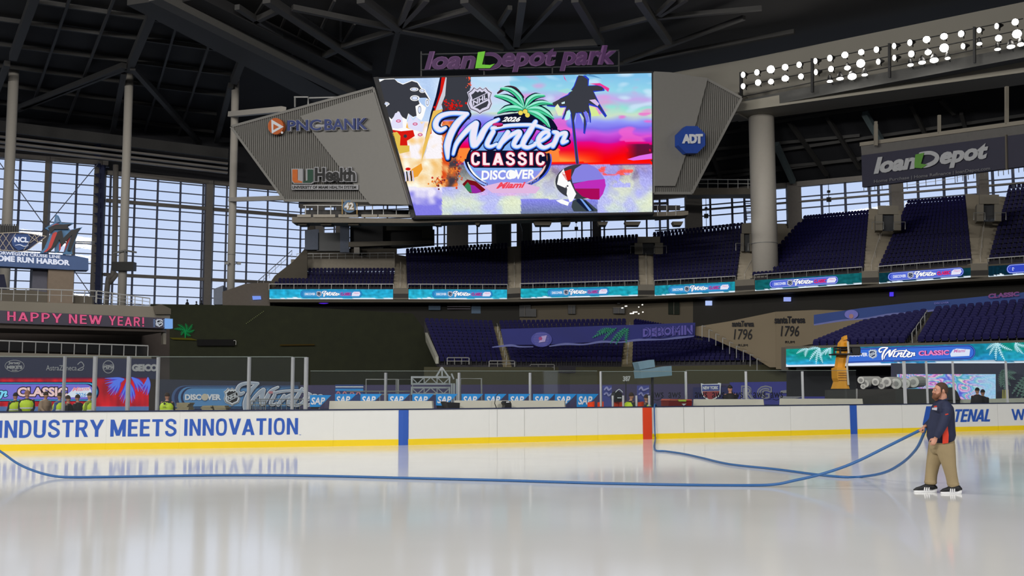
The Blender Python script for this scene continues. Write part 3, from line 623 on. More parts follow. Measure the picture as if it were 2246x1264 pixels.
for L in ([(2073, 975, -.12, 20.5), (2077, 1000, -.14, 18), (2082, 1022, -.16, 14.2), (2087, 1045, -.15, 12.2), (2090.5, 1062, -.14, 12), (2092, 1067, -.14, 11.5)],
          [(2058, 975, .12, 20.5), (2052, 1000, .13, 17.5), (2046, 1020, .13, 14), (2042.5, 1042, .11, 12.5), (2041, 1058, .1, 12.5), (2041, 1063, .1, 12)]):
    mb.tube([M(a, b, c) for a, b, c, r in L], [r*k for *a, r in L], KHAKI, 18, side=(1, 0, 0))
    a, b, c, r = L[-2]; mb.tube([M(a, b-1, c), M(a, b+1, c)], r*k*1.08, KHAKI, 16)
    a, b, c, r = L[2]; mb.tube([M(a-8, b-5, c-.06), M(a, b, c-.09), M(a+8, b+2, c-.06)], .012, KHAKI, 6)
mb.tube([M(2040, 987, -.12), M(2046, 984, -.2), M(2052, 978, -.235)], .01, KHAKI, 6)
remesh(mb.build('trousers', man, True), .012, 3)
SHB = mat('black_shoe', (20, 20, 24), .6); SHW = mat('white_sole', (225, 225, 225), .5)
for nm, hx, tx, yb, dy, lift in (('shoe', 2106, 2064, 0, -.15, 0), ('shoe', 2052, 2005.5, 0, .1, .0)):
    A = M(hx, 1076, dy).x; B = M(tx, 1076, dy).x; Y = 17.3+dy; L = A-B
    prof = [(0, .045, .034), (.08, .06, .046), (.3, .075, .055), (.5, .055, .05), (.7, .04, .046), (.88, .03, .036), (1, .016, .018)]
    mb = MB(); mb.tube([(A-L*t, Y, .028+h) for t, h, w in prof], [w for t, h, w in prof], SHB, 12, side=(0, 1, 0), ratio=[h/w*.8 for t, h, w in prof], round_ends=True)
    mb.tube([(A-L*.16, Y, .06), (A-L*.15, Y, .13)], [.055, .05], SHB, 12)
    sh = mb.build('shoe', man, True)
    out = [(0, .028), (.1, .042), (.35, .042), (.6, .047), (.85, .042), (1.0, .015)]
    mb = MB(); mb.prism([V((A+.008-(L+.012)*t, Y-w, 0.002)) for t, w in out]+[V((A+.008-(L+.012)*t, Y+w, .002)) for t, w in out[::-1]], V((0, 0, .03)), SHW)
    mb.prism([V((A+.01, Y-.035, .02)), V((A-.1, Y-.046, .02)), V((A-.02, Y-.05, .055)), V((A+.01, Y-.035, .06))], V((0, .07, 0)), SHW); mb.build('sole', sh)
    mb = MB()
    for t in (.36, .46, .56): mb.prism([V((A-L*t, Y-.062, .032)), V((A-L*(t+.05), Y-.062, .032)), V((A-L*(t+.02), Y-.05, .085)), V((A-L*(t-.03), Y-.05, .085))], V((0, .02, 0)), SHW)
    tag(mb.build('stripes', sh), 'three white stripes')
# ------------------------------------------------------------------ hose
HB = mat('blue_hose', (38, 92, 150), .45, var=.05)
def gp(x, y): g = G(x, y); g.z = .024; return g
hp = []
D0 = G(160, 1050).y
for x, y in ((-90, 930), (0, 990), (40, 1018), (80, 1035), (120, 1045)): hp.append(S(x, y, D0))
hp += [gp(x, y) for x, y in ((165, 1050), (250, 1049), (430, 1046), (560, 1045.5), (700, 1047), (900, 1052), (1100, 1057), (1300, 1063), (1500, 1067), (1640, 1068))]
for x, y, D in ((1700, 1063, 18.4), (1740, 1055, 18.3), (1800, 1041, 18.1), (1870, 1017, 17.9), (1950, 978, 17.7), (2000, 953, 17.5), (2019, 944, 17.42), (2030, 940, 17.38)): hp.append(S(x, y, D))
mb = MB(); mb.tube(crom(hp, 5), .024, HB, 8); tag(mb.build('water_hose', smooth=True), 'blue hose lying along the ice from the left edge up to the man\'s hand', 'hose')
hp = [S(2030, 941, 17.38), S(2026, 952, 17.4), S(2010, 985, 17.8), S(1980, 1015, 18.5), S(1940, 1037, 19.3)]
hp += [gp(x, y) for x, y in ((1890, 1049), (1850, 1049.5), (1790, 1044), (1700, 1032), (1600, 1021), (1540, 1007), (1500, 998), (1460, 992), (1436, 988))]
b0 = bpt(1438, 0, -.13); hp += [V((b0.x-.02, b0.y-.3, .05)), b0+V((0, -.07, .16)), b0+V((0, -.03, .35)), b0+V((0, 0, .7)), b0+V((0, .0, 1.05)), bpt(1437, 1.19, .03), bpt(1437, 1.17, .2), bpt(1436, 1.0, .5)]
mb = MB(); mb.tube(crom(hp, 5), .024, HB, 8); tag(mb.build('water_hose', smooth=True), 'blue hose hanging over the boards by the red stripe, then crossing to the man', 'hose')
# ------------------------------------------------------------------ other workers
VEST = mat('hi_vis_vest', (190, 215, 40), .6, var=.05); TAPE = mat('reflective_tape', (200, 200, 205), .3)
def folk(px, py, D, lb, *a_, **k_):
    if px > 1200: D = bpt(px).y+1.6+(D*10 % 3)*.3
    return folk_(px, py, D, lb, *a_, **k_)
def folk_(px, py, D, lb, face=0.0, shirt=(30, 32, 40), vest=False, cap=None, lean=0.0, hair=(50, 35, 25), sit=False, arms=0.5, logo=False, h=1.75, ground=0.0, skin=SKIN):
    top = S(px, py, D); g = ground; f = V((math.cos(face), math.sin(face), 0)); s = V((-f.y, f.x, 0)); z = V((0, 0, 1))
    if ground == 0: h = top.z
    g = top.z-h; sit = False
    r = thing('person', (top.x, D, max(g, 0)), lb, 'person'); B = V((top.x, D, 0)); c = mat('cloth_%d_%d_%d' % shirt, shirt, .8)
    zt = top.z; l = f*lean
    head = B+z*(zt-.12)+l; neck = B+z*(zt-.26)+l*.85; chest = B+z*(zt-.48)+l*.6; waist = B+z*(zt-.82)+l*.1; hip = B+z*(zt-.95)
    mb = MB(); mb.ell(head, (.09, .09, .125), skin, 10); mb.tube([head-z*.05, neck-z*.03], .055, skin, 8)
    mb.tube([neck-z*.04, chest, waist, hip], [.09, .17, .15, .15], skin, 10, side=f, ratio=1.2)
    A = []
    for q in (-1, 1):
        sh = neck-z*.09+s*q*.19; el = sh-z*.26+f*.06*arms+s*q*.04; wr = el+(f*arms-z*(1-arms)).normalized()*.26-s*q*.05; A.append((sh, el, wr))
        mb.tube([sh, el, wr], [.05, .042, .03], skin, 8, round_ends=True); mb.ell(wr+(wr-el).normalized()*.07, (.035, .035, .05), skin, 8)
        kn = hip+s*q*.11+(f*.42 if sit else -z*(h-.95)*.5); an = V((kn.x, kn.y, max(g, 0)+.08)); mb.tube([hip+s*q*.1, kn, an], [.085, .065, .045], skin, 8, round_ends=True)
    remesh(mb.build('body', r, True), .03, 1)
    mb = MB(); mb.tube([neck-z*.02, neck-z*.09, chest, waist, hip], [.075, .15, .2, .185, .18], c, 14, side=f, ratio=[1, 1.35, 1.15, 1.1, 1.1])
    for sh, el, wr in A: mb.tube([sh+z*.01, el, wr], [.075, .062, .05], c, 10)
    remesh(mb.build('jacket', r, True), .028, 1)
    if vest:
        mb = MB(); mb.tube([neck-z*.07, neck-z*.12, chest, waist], [.13, .17, .222, .21], VEST, 14, side=f, ratio=[1.2, 1.3, 1.15, 1.1]); v = mb.build('vest', r, True); tag(v, 'yellow high visibility vest')
        mb = MB(); mb.tube([chest-z*.12, chest-z*.17], [.226, .225], TAPE, 14, side=f, ratio=1.14)
        if logo:
            p = chest-f*.0; mb.text(lambda x, y, o: V((p.x+x*.12, D-.262-o, p.z-.02+y*.05)), 'LiUNA', [(-.5, -.6), (.5, -.6), (.5, .5), (-.5, .5)], BLK, 0, .02)
            mb.face([V((p.x+a, D-.262, p.z+.1+b)) for a, b in ((-.05, 0), (0, -.05), (.05, 0), (0, .05))], BLK)
        mb.build('tape', v)
    mb = MB(); m = mat('hair_%d_%d_%d' % hair, hair, .9)
    if cap: mb.ell(head+z*.02, (.1, .1, .12), mat('cap_%d_%d_%d' % cap, cap, .7), 10, z0=.05); mb.box(head+f*.12+z*.045, (.12, .14, .012), MC['cap_%d_%d_%d' % cap], face); mb.build('cap', r, True)
    else: mb.ell(head+z*.012-f*.012, (.098, .098, .128), m, 10, z0=-.05); mb.build('hair', r, True)
    mb = MB(); t = mat('dark_trousers', (26, 28, 36), .8)
    for q in (-1, 1):
        kn = hip+s*q*.11+(f*.42 if sit else -z*(h-.95)*.5); an = V((kn.x, kn.y, max(g, 0)+.08)); mb.tube([hip+z*.06+s*q*.09, kn, an], [.125, .09, .075], t, 8)
    mb.build('trousers', r, True)
    return r
folk(34, 862, 39.5, 'worker with dark hair and yellow vest seated furthest left behind the boards', 2.6, vest=True, sit=True, hair=(25, 20, 18))
folk(60, 857, 38, 'worker in black top with yellow vest straps, bald head, below the letter C', -1.2, vest=True, shirt=(22, 24, 28), hair=(150, 105, 85), sit=True)
folk(96, 860, 39.5, 'person in light tan jacket leaning forward between the vested workers', -.4, shirt=(150, 125, 105), sit=True, lean=.12)
folk(131, 862, 38.5, 'worker in blue shirt and yellow vest beside the thin glass post', 3.0, shirt=(60, 90, 140), vest=True, sit=True)
folk(150, 868, 38, 'person all in black seated right of the blue shirted worker', 0.2, shirt=(18, 18, 20), sit=True)
folk(178, 866, 39.8, 'person in dark clothes bending left of the green capped worker', 3.0, shirt=(24, 24, 26), sit=True, lean=.15)
folk(197, 862, 38, 'worker in dark cap and full yellow vest next to the thick glass post', 3.1, shirt=(120, 140, 40), vest=True, cap=(30, 40, 30), sit=True)
folk(367, 862, 37.5, 'worker seen from behind in a yellow vest with black lettering on the back', 1.5, shirt=(30, 30, 34), vest=True, logo=True, sit=True)
folk(1374, 862, 35, 'worker in yellow vest bending over in the penalty box', .3, shirt=(40, 44, 46), vest=True, sit=True, lean=.2)
folk(1417, 866, 35.5, 'worker in yellow vest behind the glass above the red stripe', 2.8, shirt=(60, 60, 60), vest=True, sit=True)
folk(1601, 846, 40.5, 'person with a black cap behind the glass, elbows out, right of NEW YORK', -1.6, shirt=(20, 20, 22), cap=(15, 15, 15), arms=.9)
folk(2143, 851, 40, 'dark silhouetted person in front of the pastel screen, left of two', 1.6, shirt=(30, 24, 30), hair=(20, 16, 16))
folk(2155, 855, 40.4, 'dark silhouetted person in front of the pastel screen, right of two', 1.6, shirt=(28, 24, 30), hair=(20, 16, 16), arms=1)
# ------------------------------------------------------------------ left stand: banner wall, LED wall, balcony, NEW YEAR board
NAV = mat('banner_dark_navy', (44, 48, 78), .7, var=.06); OFFW = mat('print_off_white', (175, 175, 178), .6)
pl = vpl(0, 58, 348, 62); ad = thing('banner_wall', pl.p(170, 905), 'long navy banner wall with four pale logos above the red LED wall', 'banner')
mb = MB(); mb.poly(pl, [(-160, 782), (348, 788), (348, 832), (-160, 830)], NAV, 0, .3); mb.build('panel', ad)
mb = MB(); f = pl.p
mb.stroke(f, [(32+21*math.cos(t*math.pi/10), 803+12.5*math.sin(t*math.pi/10)) for t in range(21)], [1, 1], OFFW, .02, 2, 0)
mb.text(f, 'Jersey', [(18, 801), (45, 801), (45, 793), (18, 793)], OFFW, .02, .03); mb.text(f, "MIKE'S", [(15, 809.5), (49, 809.5), (49, 802), (15, 802)], OFFW, .02, .05); mb.text(f, 'SUBS', [(26, 814), (38, 814), (38, 811), (26, 811)], OFFW, .02, .02)
tag(mb.build('emblem', ad), 'pale oval emblem')
mb = MB(); mb.text(f, 'AstraZeneca', [(101, 813), (168, 813), (168, 801.5), (101, 801.5)], OFFW, .02, .0)
mb.stroke(f, [(170, 800), (178, 794), (184, 803), (176, 808), (170, 812), (180, 812), (183, 807)], [1.6, 1.6], OFFW, .02, 3, 0); tag(mb.build('lettering', ad), 'thin white name and symbol')
mb = MB(); mb.stroke(f, [(237.5+12*math.cos(t*math.pi/10), 805+13.5*math.sin(t*math.pi/10)) for t in range(21)], [1.4, 1.4], OFFW, .02, 2, 0)
mb.text(f, 'PEPSI', [(227, 809), (248.5, 809), (248.5, 802), (227, 802)], OFFW, .02, .04); mb.stroke(f, [(227, 799), (237, 801.5), (248, 799.5)], [.8, .8], OFFW, .02, 3, 0); mb.stroke(f, [(227, 812), (237, 810), (248, 812)], [.8, .8], OFFW, .02, 3, 0); tag(mb.build('emblem', ad), 'round pale emblem')
mb = MB(); mb.text(f, 'GEICO', [(289, 815), (346, 815), (346, 799), (289, 799)], OFFW, .02, .07, sp=.95); tag(mb.build('lettering', ad), 'bold white letters')
# LED wall
led = thing('led_wall', pl.p(130, 905), 'red LED wall reading Miami 2026 with blue palm leaves, under the navy banners', 'screen')
mb = MB(); mb.poly(pl, [(-160, 826), (328, 832), (326, 912), (-160, 912)], BLK, .0, .3); mb.build('cabinet', led)
def redbg(u, v):
    x = u*360; y = v*75
    c = mixc((150, 28, 40), (225, 34, 44), .5+1.1*nz(x*.08, y*.02+3))
    if y < 6: c = mixc((60, 30, 60), c, y/6)
    if y > 66: c = mixc(c, (60, 130, 190), .8)
    return c
mb = MB(); mb.grid(pl.p, -34, 828, 326, 902, 120, 26, redbg, SCR, .03)
PU = g3((122, 112, 214)); DN = g3((18, 28, 70)); CY_ = g3((70, 170, 215)); LT = g3((220, 225, 240)); PK = g3((245, 190, 190))
def pill(x0, x1, y0, y1, m, off):
    r = (y1-y0)/2; cy = (y0+y1)/2
    mb.face([f(x0+r*math.cos(a), cy+r*math.sin(a), off) for a in [math.pi/2+math.pi*i/12 for i in range(13)]]+[f(x1+r*math.cos(a), cy+r*math.sin(a), off) for a in [-math.pi/2+math.pi*i/12 for i in range(13)]], m)
pill(-60, 196, 838, 881, DN, .05); pill(-60, 194, 840, 879, CY_, .06); pill(-60, 191, 842, 877, DN, .07); pill(-60, 188, 843.5, 876, PU, .08)
mb.build('picture', led)
mb = MB()
for off, m, b in ((.10, g3((40, 16, 30)), .12), (.12, g3((240, 200, 200)), .045)):
    mb.text(f, 'CLASSIC', [(38, 870), (147, 870), (147, 850), (38, 850)] if b < .1 else [(36, 872), (149, 872), (149, 848), (36, 848)], m, off, b)
winter(mb, f, -52, 862, .066, [(50, DN, .10, 0, 0), (0, g3((130, 215, 250)), .12, 0, 0)])
mb.poly(pl, [(150, 872), (146, 866), (156, 858), (160, 852), (196, 850), (200, 858), (197, 871)], LT, .11)
mb.text(f, 'Miami', [(158, 859), (197, 857), (197, 848), (158, 850)], g3((235, 140, 160)), .13, .02, .3); mb.text(f, '2026', [(164, 871), (188, 871), (188, 862), (164, 862)], g3((90, 160, 225)), .13, .02, .2)
mb.build('lettering', led)
mb = MB(); PB1 = g3((90, 120, 230)); PB2 = g3((80, 60, 190))
for cx_, cy_, R_2, a0, a1, n in ((272, 836, 44, 150, 210, 9), (262, 834, 40, 100, 150, 8), (278, 838, 50, 60, 118, 11), (288, 832, 36, 20, 70, 7), (324, 832, 36, 70, 125, 8)):
    for i in range(n):
        a = math.radians(a0+(a1-a0)*i/(n-1)); r2 = R_2*(.75+.25*math.sin(math.pi*i/(n-1))); e_ = (min(325, cx_+r2*math.cos(a)), min(895, cy_+max(-6, r2*math.sin(a)))); m_ = ((cx_+e_[0])/2+3, (cy_+e_[1])/2-3)
        mb.stroke(f, [(cx_, cy_-4), m_, e_], [2, 4.4, .6], PB1 if i % 2 else PB2, .09+.01*(i % 2), 3, 0)
mb.build('palm_picture', led)
# balcony ledge and railing
mb = MB(); pl2 = vpl(0, 60, 340, 64); mb.poly(pl2, [(-160, 769), (332, 782), (332, 789), (-160, 784)], CONC, 0, 3.5); mb.poly(pl2, [(-160, 781), (332, 786), (332, 790), (-160, 784)], CONCD, .05, .5); struct(mb, 'trim_ledge')
def railing(P0, P1, h, n, lb, name='railing', m=STEEL, glass=False, mids=0, r=.035, cat='railing', group='metal railings of the stands', cap=None):
    P0, P1 = V(P0), V(P1); z = V((0, 0, 1)); rr = thing(name, (P0+P1)/2, lb, cat, group)
    mb = MB(); mb.beam(P0+z*h, P1+z*h, r*2, r*2, m)
    for k in range(mids): mb.beam(P0+z*h*(k+1)/(mids+1), P1+z*h*(k+1)/(mids+1), r, r, m)
    mb.build('rail', rr)
    for i in range(n+1):
        p = P0.lerp(P1, i/n); mb = MB(); mb.beam(p-z*.08, p+z*h, r*1.3, r*1.3, m); mb.build('baluster', rr)
    if glass:
        mb = MB(); d = (P1-P0).normalized(); q = d.cross(z)*.01; mb.prism([P0+z*.06, P1+z*.06, P1+z*(h-.05), P0+z*(h-.05)], q, GLASS); mb.build('pane', rr)
    return rr
railing(pl2.p(-100, 768, -.1), pl2.p(325, 781, -.1), .62, 15, 'glazed steel railing on the concrete ledge above the navy banner wall', glass=True)
mb = MB(); mb.poly(vpl(0, 72, 370, 78), [(-160, 700), (372, 706), (372, 925), (-160, 925)], mat('recess_wall', (70, 62, 58), .9), 0, .4); struct(mb, 'wall_recess')
mb = MB(); p3 = vpl(0, 66, 375, 72); mb.poly(p3, [(-160, 706), (366, 720), (366, 728), (-160, 716)], mat('soffit', (86, 78, 72), .9), -.2, 6); mb.poly(p3, [(361, 680), (369, 680), (368, 755), (362, 755)], CONC, -.4, .5); struct(mb, 'trim_soffit')
mb = MB(); mb.poly(p3, [(-160, 655), (335, 672), (373, 680), (373, 699), (-160, 678)], CONC, 0, 4); mb.poly(p3, [(335, 672), (352, 668), (373, 678), (373, 690), (340, 690)], CONCD, .2, .8); struct(mb, 'trim_fascia')
ny = thing('led_ribbon', p3.p(180, 716), 'dark LED ribbon reading HAPPY NEW YEAR! in pink neon letters', 'screen')
mb = MB(); mb.poly(p3, [(-160, 674), (360, 698), (360, 721), (-160, 704)], mat('ribbon_slate', (66, 62, 78), .5), .1, .4); mb.build('housing', ny)
mb = MB()
for b, m, o in ((1.7, g3((120, 26, 66)), .12), (1.15, g3((240, 104, 146)), .14), (.26, g3((110, 60, 84)), .16)):
    for w, x0, x1 in (('HAPPY', 15, 134), ('NEW', 150, 222), ('YEAR!', 238, 315)):
        y = lambda x: 682.5+(x)*.0443
        caps(mb, lambda u, v_, o_: p3.p(u, y(u)+v_, o_), w, x0, x1, 20.5, .5, m, o, 0, .2, b*.62)
tag(mb.build('lettering', ny), 'pink neon letters')
mb = MB(); shield(mb, p3.p, 348, 709, 18, g3((200, 205, 215)), g3((20, 20, 26)), .14)
for k in range(6):
    for q in (-1, 1): mb.stroke(p3.p, [(348+q*9, 702+k*3), (348+q*13, 702+k*3)], [1, 1], g3((120, 150, 200)), .14, 2, 0)
mb.build('shield_emblem', ny)
mb = MB(); mb.poly(p3, [(362, 699), (378, 700), (378, 721), (362, 721)], g3((120, 165, 225)), .1, .4); tag(mb.build('end_panel', ny), 'light blue glowing end panel')
p4 = vpl(0, 69, 375, 75)
railing(p4.p(-80, 655), p4.p(210, 662), .75, 11, 'upper steel railing left, in front of the beige tower', mids=1)
railing(p4.p(212, 662), p4.p(328, 678), .75, 7, 'upper steel railing stretch below the black speaker box, right of the tower', mids=2)
# HOME RUN HARBOR structure
ph = vpl(0, 100, 200, 104); BLS = mat('beam_blue', (66, 92, 140), .6, var=.08); hr = thing('entrance_sign', ph.p(100, 600), 'blue lettered sign beam on a beige tower', 'sign')
mb = MB(); mb.poly(ph, [(-120, 544), (0, 551), (160, 560), (194, 567), (194, 593), (150, 592), (0, 584), (-120, 577)], BLS, 0, 1.6); mb.build('sign_beam', hr)
mb = MB(); f = ph.p
mb.text(f, 'OME RUN HARBOR', [(-6, 573), (153, 583), (153, 571), (-6, 560)], LT, .1, .05); mb.text(f, 'THE NORWEGIAN CRUISE LINE', [(-40, 556), (132, 567.5), (132, 561), (-40, 548)], LT, .1, .03); tag(mb.build('lettering', hr), 'white lettering')
mb = MB(); mb.poly(ph, [(107, 584), (163, 590), (161, 672), (105, 668)], mat('beige_tower', (122, 108, 94), .8), -.3, 3); mb.poly(ph, [(75, 583), (108, 585), (106, 668), (72, 665)], mat('slate_tower', (84, 84, 96), .8), -1.2, 3)
mb.poly(ph, [(-120, 600), (11, 600), (19, 640), (19, 670), (-120, 670)], mat('dark_blue_box', (20, 22, 50), .8), -1, 2); mb.poly(ph, [(-120, 632), (72, 635), (106, 640), (160, 645), (205, 650), (205, 672), (-120, 672)], CONCD, -.8, 2); tag(mb.build('tower', hr), 'beige and slate tower below the sign')
ncl = thing('cruise_sign', ph.p(40, 552), 'curved lattice sign with three white letters on the blue beam', 'sign')
mb = MB(); OL = [(-60, 520), (-20, 515), (20, 511), (60, 511), (100, 520), (80, 535), (57, 551), (30, 551), (-60, 548)]
mb.poly(ph, OL, mat('navy_net', (30, 42, 84)), -.1, .3); mb.poly(ph, [(30, 514), (66, 514), (66, 530), (60, 545), (40, 550), (28, 540), (24, 525)], mat('oval_blue', (36, 70, 130)), .05, .1); mb.build('panel', ncl)
mb = MB(); CR = mat('cream_bar', (190, 178, 160), .6)
mb.stroke(f, [(-60, 519), (-20, 514), (20, 511), (50, 511), (102, 519)], [1.4, 1.4], CR, .1, 4, 0); mb.stroke(f, [(-60, 547), (0, 549), (30, 551), (56, 551), (80, 535), (100, 520)], [1.4, 1.4], CR, .1, 3, 0)
for x in range(-50, 100, 14):
    for q in (-1, 1):
        a = (x, 513 if x < 60 else 515); c = (x+q*24, 549)
        if 26 < x+q*12 < 62: continue
        if c[0] > 62 or a[0] > 84: c = (min(c[0], 84), 533); 
        if a[0]+q*24 > 100: continue
        mb.stroke(f, [a, c], [1.1, 1.1], CR, .11, 2, 0)
mb.build('lattice', ncl)
mb = MB(); mb.text(f, 'NCL', [(31, 532), (62, 533), (62, 521), (31, 520)], LT, .2, .05); mb.stroke(f, [(33, 539), (43, 537.5), (52, 541), (62, 539.5)], [.8, 1.8, .8], LT, .2, 4, 0); mb.build('lettering', ncl)
mm = thing('logo_sculpture', ph.p(130, 560), 'black, red and blue letter M with a leaping fish on the blue sign beam', 'logo')
MBK = mat('logo_black', (20, 20, 26), .5); MRD = mat('logo_red', (200, 55, 50), .5); MBL = mat('logo_blue', (70, 120, 165), .5)
def zz(P): return [(x/5.745, y/5.745+440) for x, y in P]
OUT = zz([(500, 665), (560, 600), (640, 400), (590, 370), (560, 355), (600, 330), (680, 285), (700, 180), (735, 200), (775, 290), (930, 290), (850, 335), (880, 375), (1035, 340), (985, 400), (900, 640), (910, 680), (790, 680), (800, 660), (850, 500), (760, 600), (750, 640), (690, 665), (690, 520), (620, 640), (590, 665)])
mb = MB(); mb.poly(ph, OUT, MBL, .3, .5); mb.build('blue_outline', mm)
mb = MB(); mb.poly(ph, zz([(545, 660), (600, 600), (660, 420), (700, 400), (720, 420), (700, 530), (620, 640)]), MRD, .4, .1); mb.poly(ph, zz([(800, 660), (880, 480), (850, 440), (900, 370), (890, 400)]), MRD, .4, .1); mb.poly(ph, zz([(740, 560), (760, 540), (760, 620), (740, 640)]), MRD, .4, .1)
mb.poly(ph, zz([(640, 330), (700, 300), (740, 305), (690, 340)]), MRD, .45, .1); mb.build('red_shading', mm)
mb = MB(); mb.poly(ph, zz([(590, 645), (640, 600), (720, 400), (770, 385), (790, 480), (880, 390), (1005, 350), (960, 420), (880, 640), (840, 640), (900, 440), (770, 580), (740, 500), (680, 600), (630, 650)]), MBK, .55, .2); mb.poly(ph, zz([(600, 350), (700, 310), (790, 310), (900, 300), (840, 330), (860, 370), (760, 370), (680, 370), (620, 430), (610, 370)]), MBK, .55, .15); mb.build('letter', mm)
mb = MB(); mb.poly(ph, zz([(695, 250), (710, 205), (745, 280), (700, 290)]), mat('logo_light', (110, 140, 180)), .5, .1); mb.build('fin', mm)
mb = MB(); mb.poly(vpl(0, 104, 200, 108), [(-100, 491), (42, 496), (41, 520), (-100, 520)], DARK, 0, .6)
for x in (-80, -50, -20, 0): mb.poly(vpl(0, 104, 200, 108), [(x, 520), (x+3, 520), (x+3, 552), (x, 552)], DARK, -.2, .3)
for k in range(9): mb.poly(vpl(0, 103.8, 200, 107.8), [(k*5-5, 492), (k*5-2, 492), (k*5-2, 516), (k*5-5, 516)], BLK, .1, .3)
tag(mb.build('equipment_box'), 'dark ribbed metal box rising behind the curved lattice sign', 'box')
mb = MB(); pq = vpl(163, 106, 210, 108)
for y0, y1 in ((529, 531), (533, 534.5)): mb.poly(pq, [(160, y0), (208, y0+1), (208, y1+1), (160, y1)], STEEL, 0, .4)
mb.stroke(pq.p, [(165, 545), (185, 543), (206, 534)], [.8, .8], STEEL, 0, 3, 0); mb.poly(pq, [(160, 529), (162, 529), (162, 560), (160, 560)], STEEL, 0, .3); tag(mb.build('lighting_arm'), 'thin pale metal arm reaching right behind the letter M', 'arm')
# batter's eye
mb = MB(); pb = vpl(365, 112, 965, 116)
mb.poly(pb, [(330, 667), (365, 667.5), (590, 671), (700, 676), (905, 688), (939, 733), (966, 800), (968, 900), (330, 900)], TURF, 0, .8)
hv = mb.build('hedge_wall'); tag(hv, 'huge dark green planted wall left of the lower seats', 'hedge wall')
mb = MB(); mb.poly(pb, [(433, 745), (515, 745), (515, 759), (433, 759)], mat('slot_black', (4, 4, 4), 1), .3, .3); mb.stroke(pb.p, [(513, 748), (518, 748), (518, 757)], [1, 1], STEEL, .35, 2, 0); tag(mb.build('wall_slot', hv), 'black slot in the hedge')
mb = MB(); GP = g3((20, 110, 58))  # palm reflection, painted as glowing leaves on the hedge
for tx, ty in ((384, 722), (392, 713), (408, 711), (422, 713), (426, 725), (398, 735), (418, 737)): frond(mb, pb.p, (408, 727), (tx, ty), 2, 5, GP, .2, 7)
mb.poly(pb, [(405, 727), (409, 727), (408, 742), (406, 742)], GP, .2); tag(mb.build('palm_reflection', hv), 'small green palm, painted reflection')
mb = MB(); mb.poly(pb, [(372, 741), (420, 742), (434, 747), (380, 745)], g3((66, 62, 20)), .2);  mb.poly(pb, [(614, 756), (690, 755), (690, 758), (614, 759)], g3((48, 38, 16)), .22); mb.build('dim_reflection', hv)  # reflected orange streaks, painted as dim glowing strips
mb = MB()
for k in range(12): x = 541+k*3.4; y = 710-k*2.4; mb.disc(pb.p, (x, y), .7, g3((120, 130, 80)), .3, 6)
mb.build('string_lights', hv)
for k, (x, y, hh) in enumerate(((411, 657, 0), (431, 661, 0), (442, 659, 0))):
    folk(x, y, 114, 'tiny dark figure on top of the hedge wall before the window, %s from the left' % ordn(k), 0, shirt=(12, 14, 22), ground=8, hair=(10, 10, 12), skin=DARK)
# DISCOVER sign
pd = vpl(385, 47, 660, 49); LB = mat('banner_sky_blue', (88, 142, 195), .6, var=.05); ds = thing('banner', pd.p(520, 905), 'long light blue banner with hockey shield and silver script behind the tall glass', 'banner')
mb = MB(); mb.poly(pd, [(345, 832), (660, 838), (660, 905), (345, 905)], mat('banner_grey_navy', (46, 50, 66), .7), -.2, .2); mb.build('backing', ds)
def pill2(x0, x1, y0, y1, m, off):
    r = (y1-y0)/2; cy = (y0+y1)/2
    mb.face([pd.p(x0+r*math.cos(a), cy+r*math.sin(a), off) for a in [math.pi/2+math.pi*i/12 for i in range(13)]]+[pd.p(x1, cy-r, off), pd.p(x1, cy+r, off)], m)
mb = MB()
for x0, y0, y1, m, o in ((404, 846, 902, BLS, .0), (408, 847.5, 899, mat('deep_blue', (26, 40, 84)), .03), (414, 849, 896, LB, .06), (418, 850.5, 894, mat('deep_blue', (0, 0, 0)), .09), (421, 852, 892, LB, .12)): pill2(x0, 654, y0, y1, m, o)
mb.build('panel', ds)
mb = MB(); mb.text(pd.p, 'DISCOVER', [(405, 878), (484, 878), (484, 865), (405, 865)], SIGW, .16, .05); mb.disc(pd.p, (448.5, 871.5), 7.5, mat('disc_cream', (200, 190, 170)), .18); tag(mb.build('lettering', ds), 'white capital letters')
mb = MB(); shield(mb, pd.p, 508, 871, 40, SIGW, mat('shield_black', (22, 22, 28)), .16); tag(mb.build('shield_emblem', ds), 'black and white hockey shield')
mb = MB(); winter(mb, pd.p, 612, 872, .092, [(46, MC['deep_blue'], .18, 0, 0), (18, SIGW, .2, 0, 0), (-14, mat('silver', (165, 176, 195)), .22, 0, 0)]); mb.disc(pd.p, (592, 861), 5, mat('pinkish', (0, 0, 0)), .26, ry=3); tag(mb.build('script_lettering', ds), 'silver script')
CARD = mat('cardboard_stack', (150, 138, 110), .8)
for k, (x0, x1, y0) in enumerate(((391, 422, 882), (446, 470, 890), (474, 500, 890))):
    mb = MB()
    for j in range(5):
        y = 898-(898-y0)*j/5; p = S((x0+x1)/2+random.uniform(-2, 2), y, 40+random.uniform(-.05, .05)); mb.box(p, ((x1-x0)/F*40*random.uniform(.8, 1), .6, .05), CARD, random.uniform(-.1, .1))
    p = S((x0+x1)/2, 898, 40); mb.box((p.x, p.y, p.z/2-.03), (.5, .4, p.z-.06), DARK); tag(mb.build('board_stack'), 'stack of flat tan boards, %s of three below the long light blue banner' % ordn(k), 'stack', 'tan stacks on a stand')
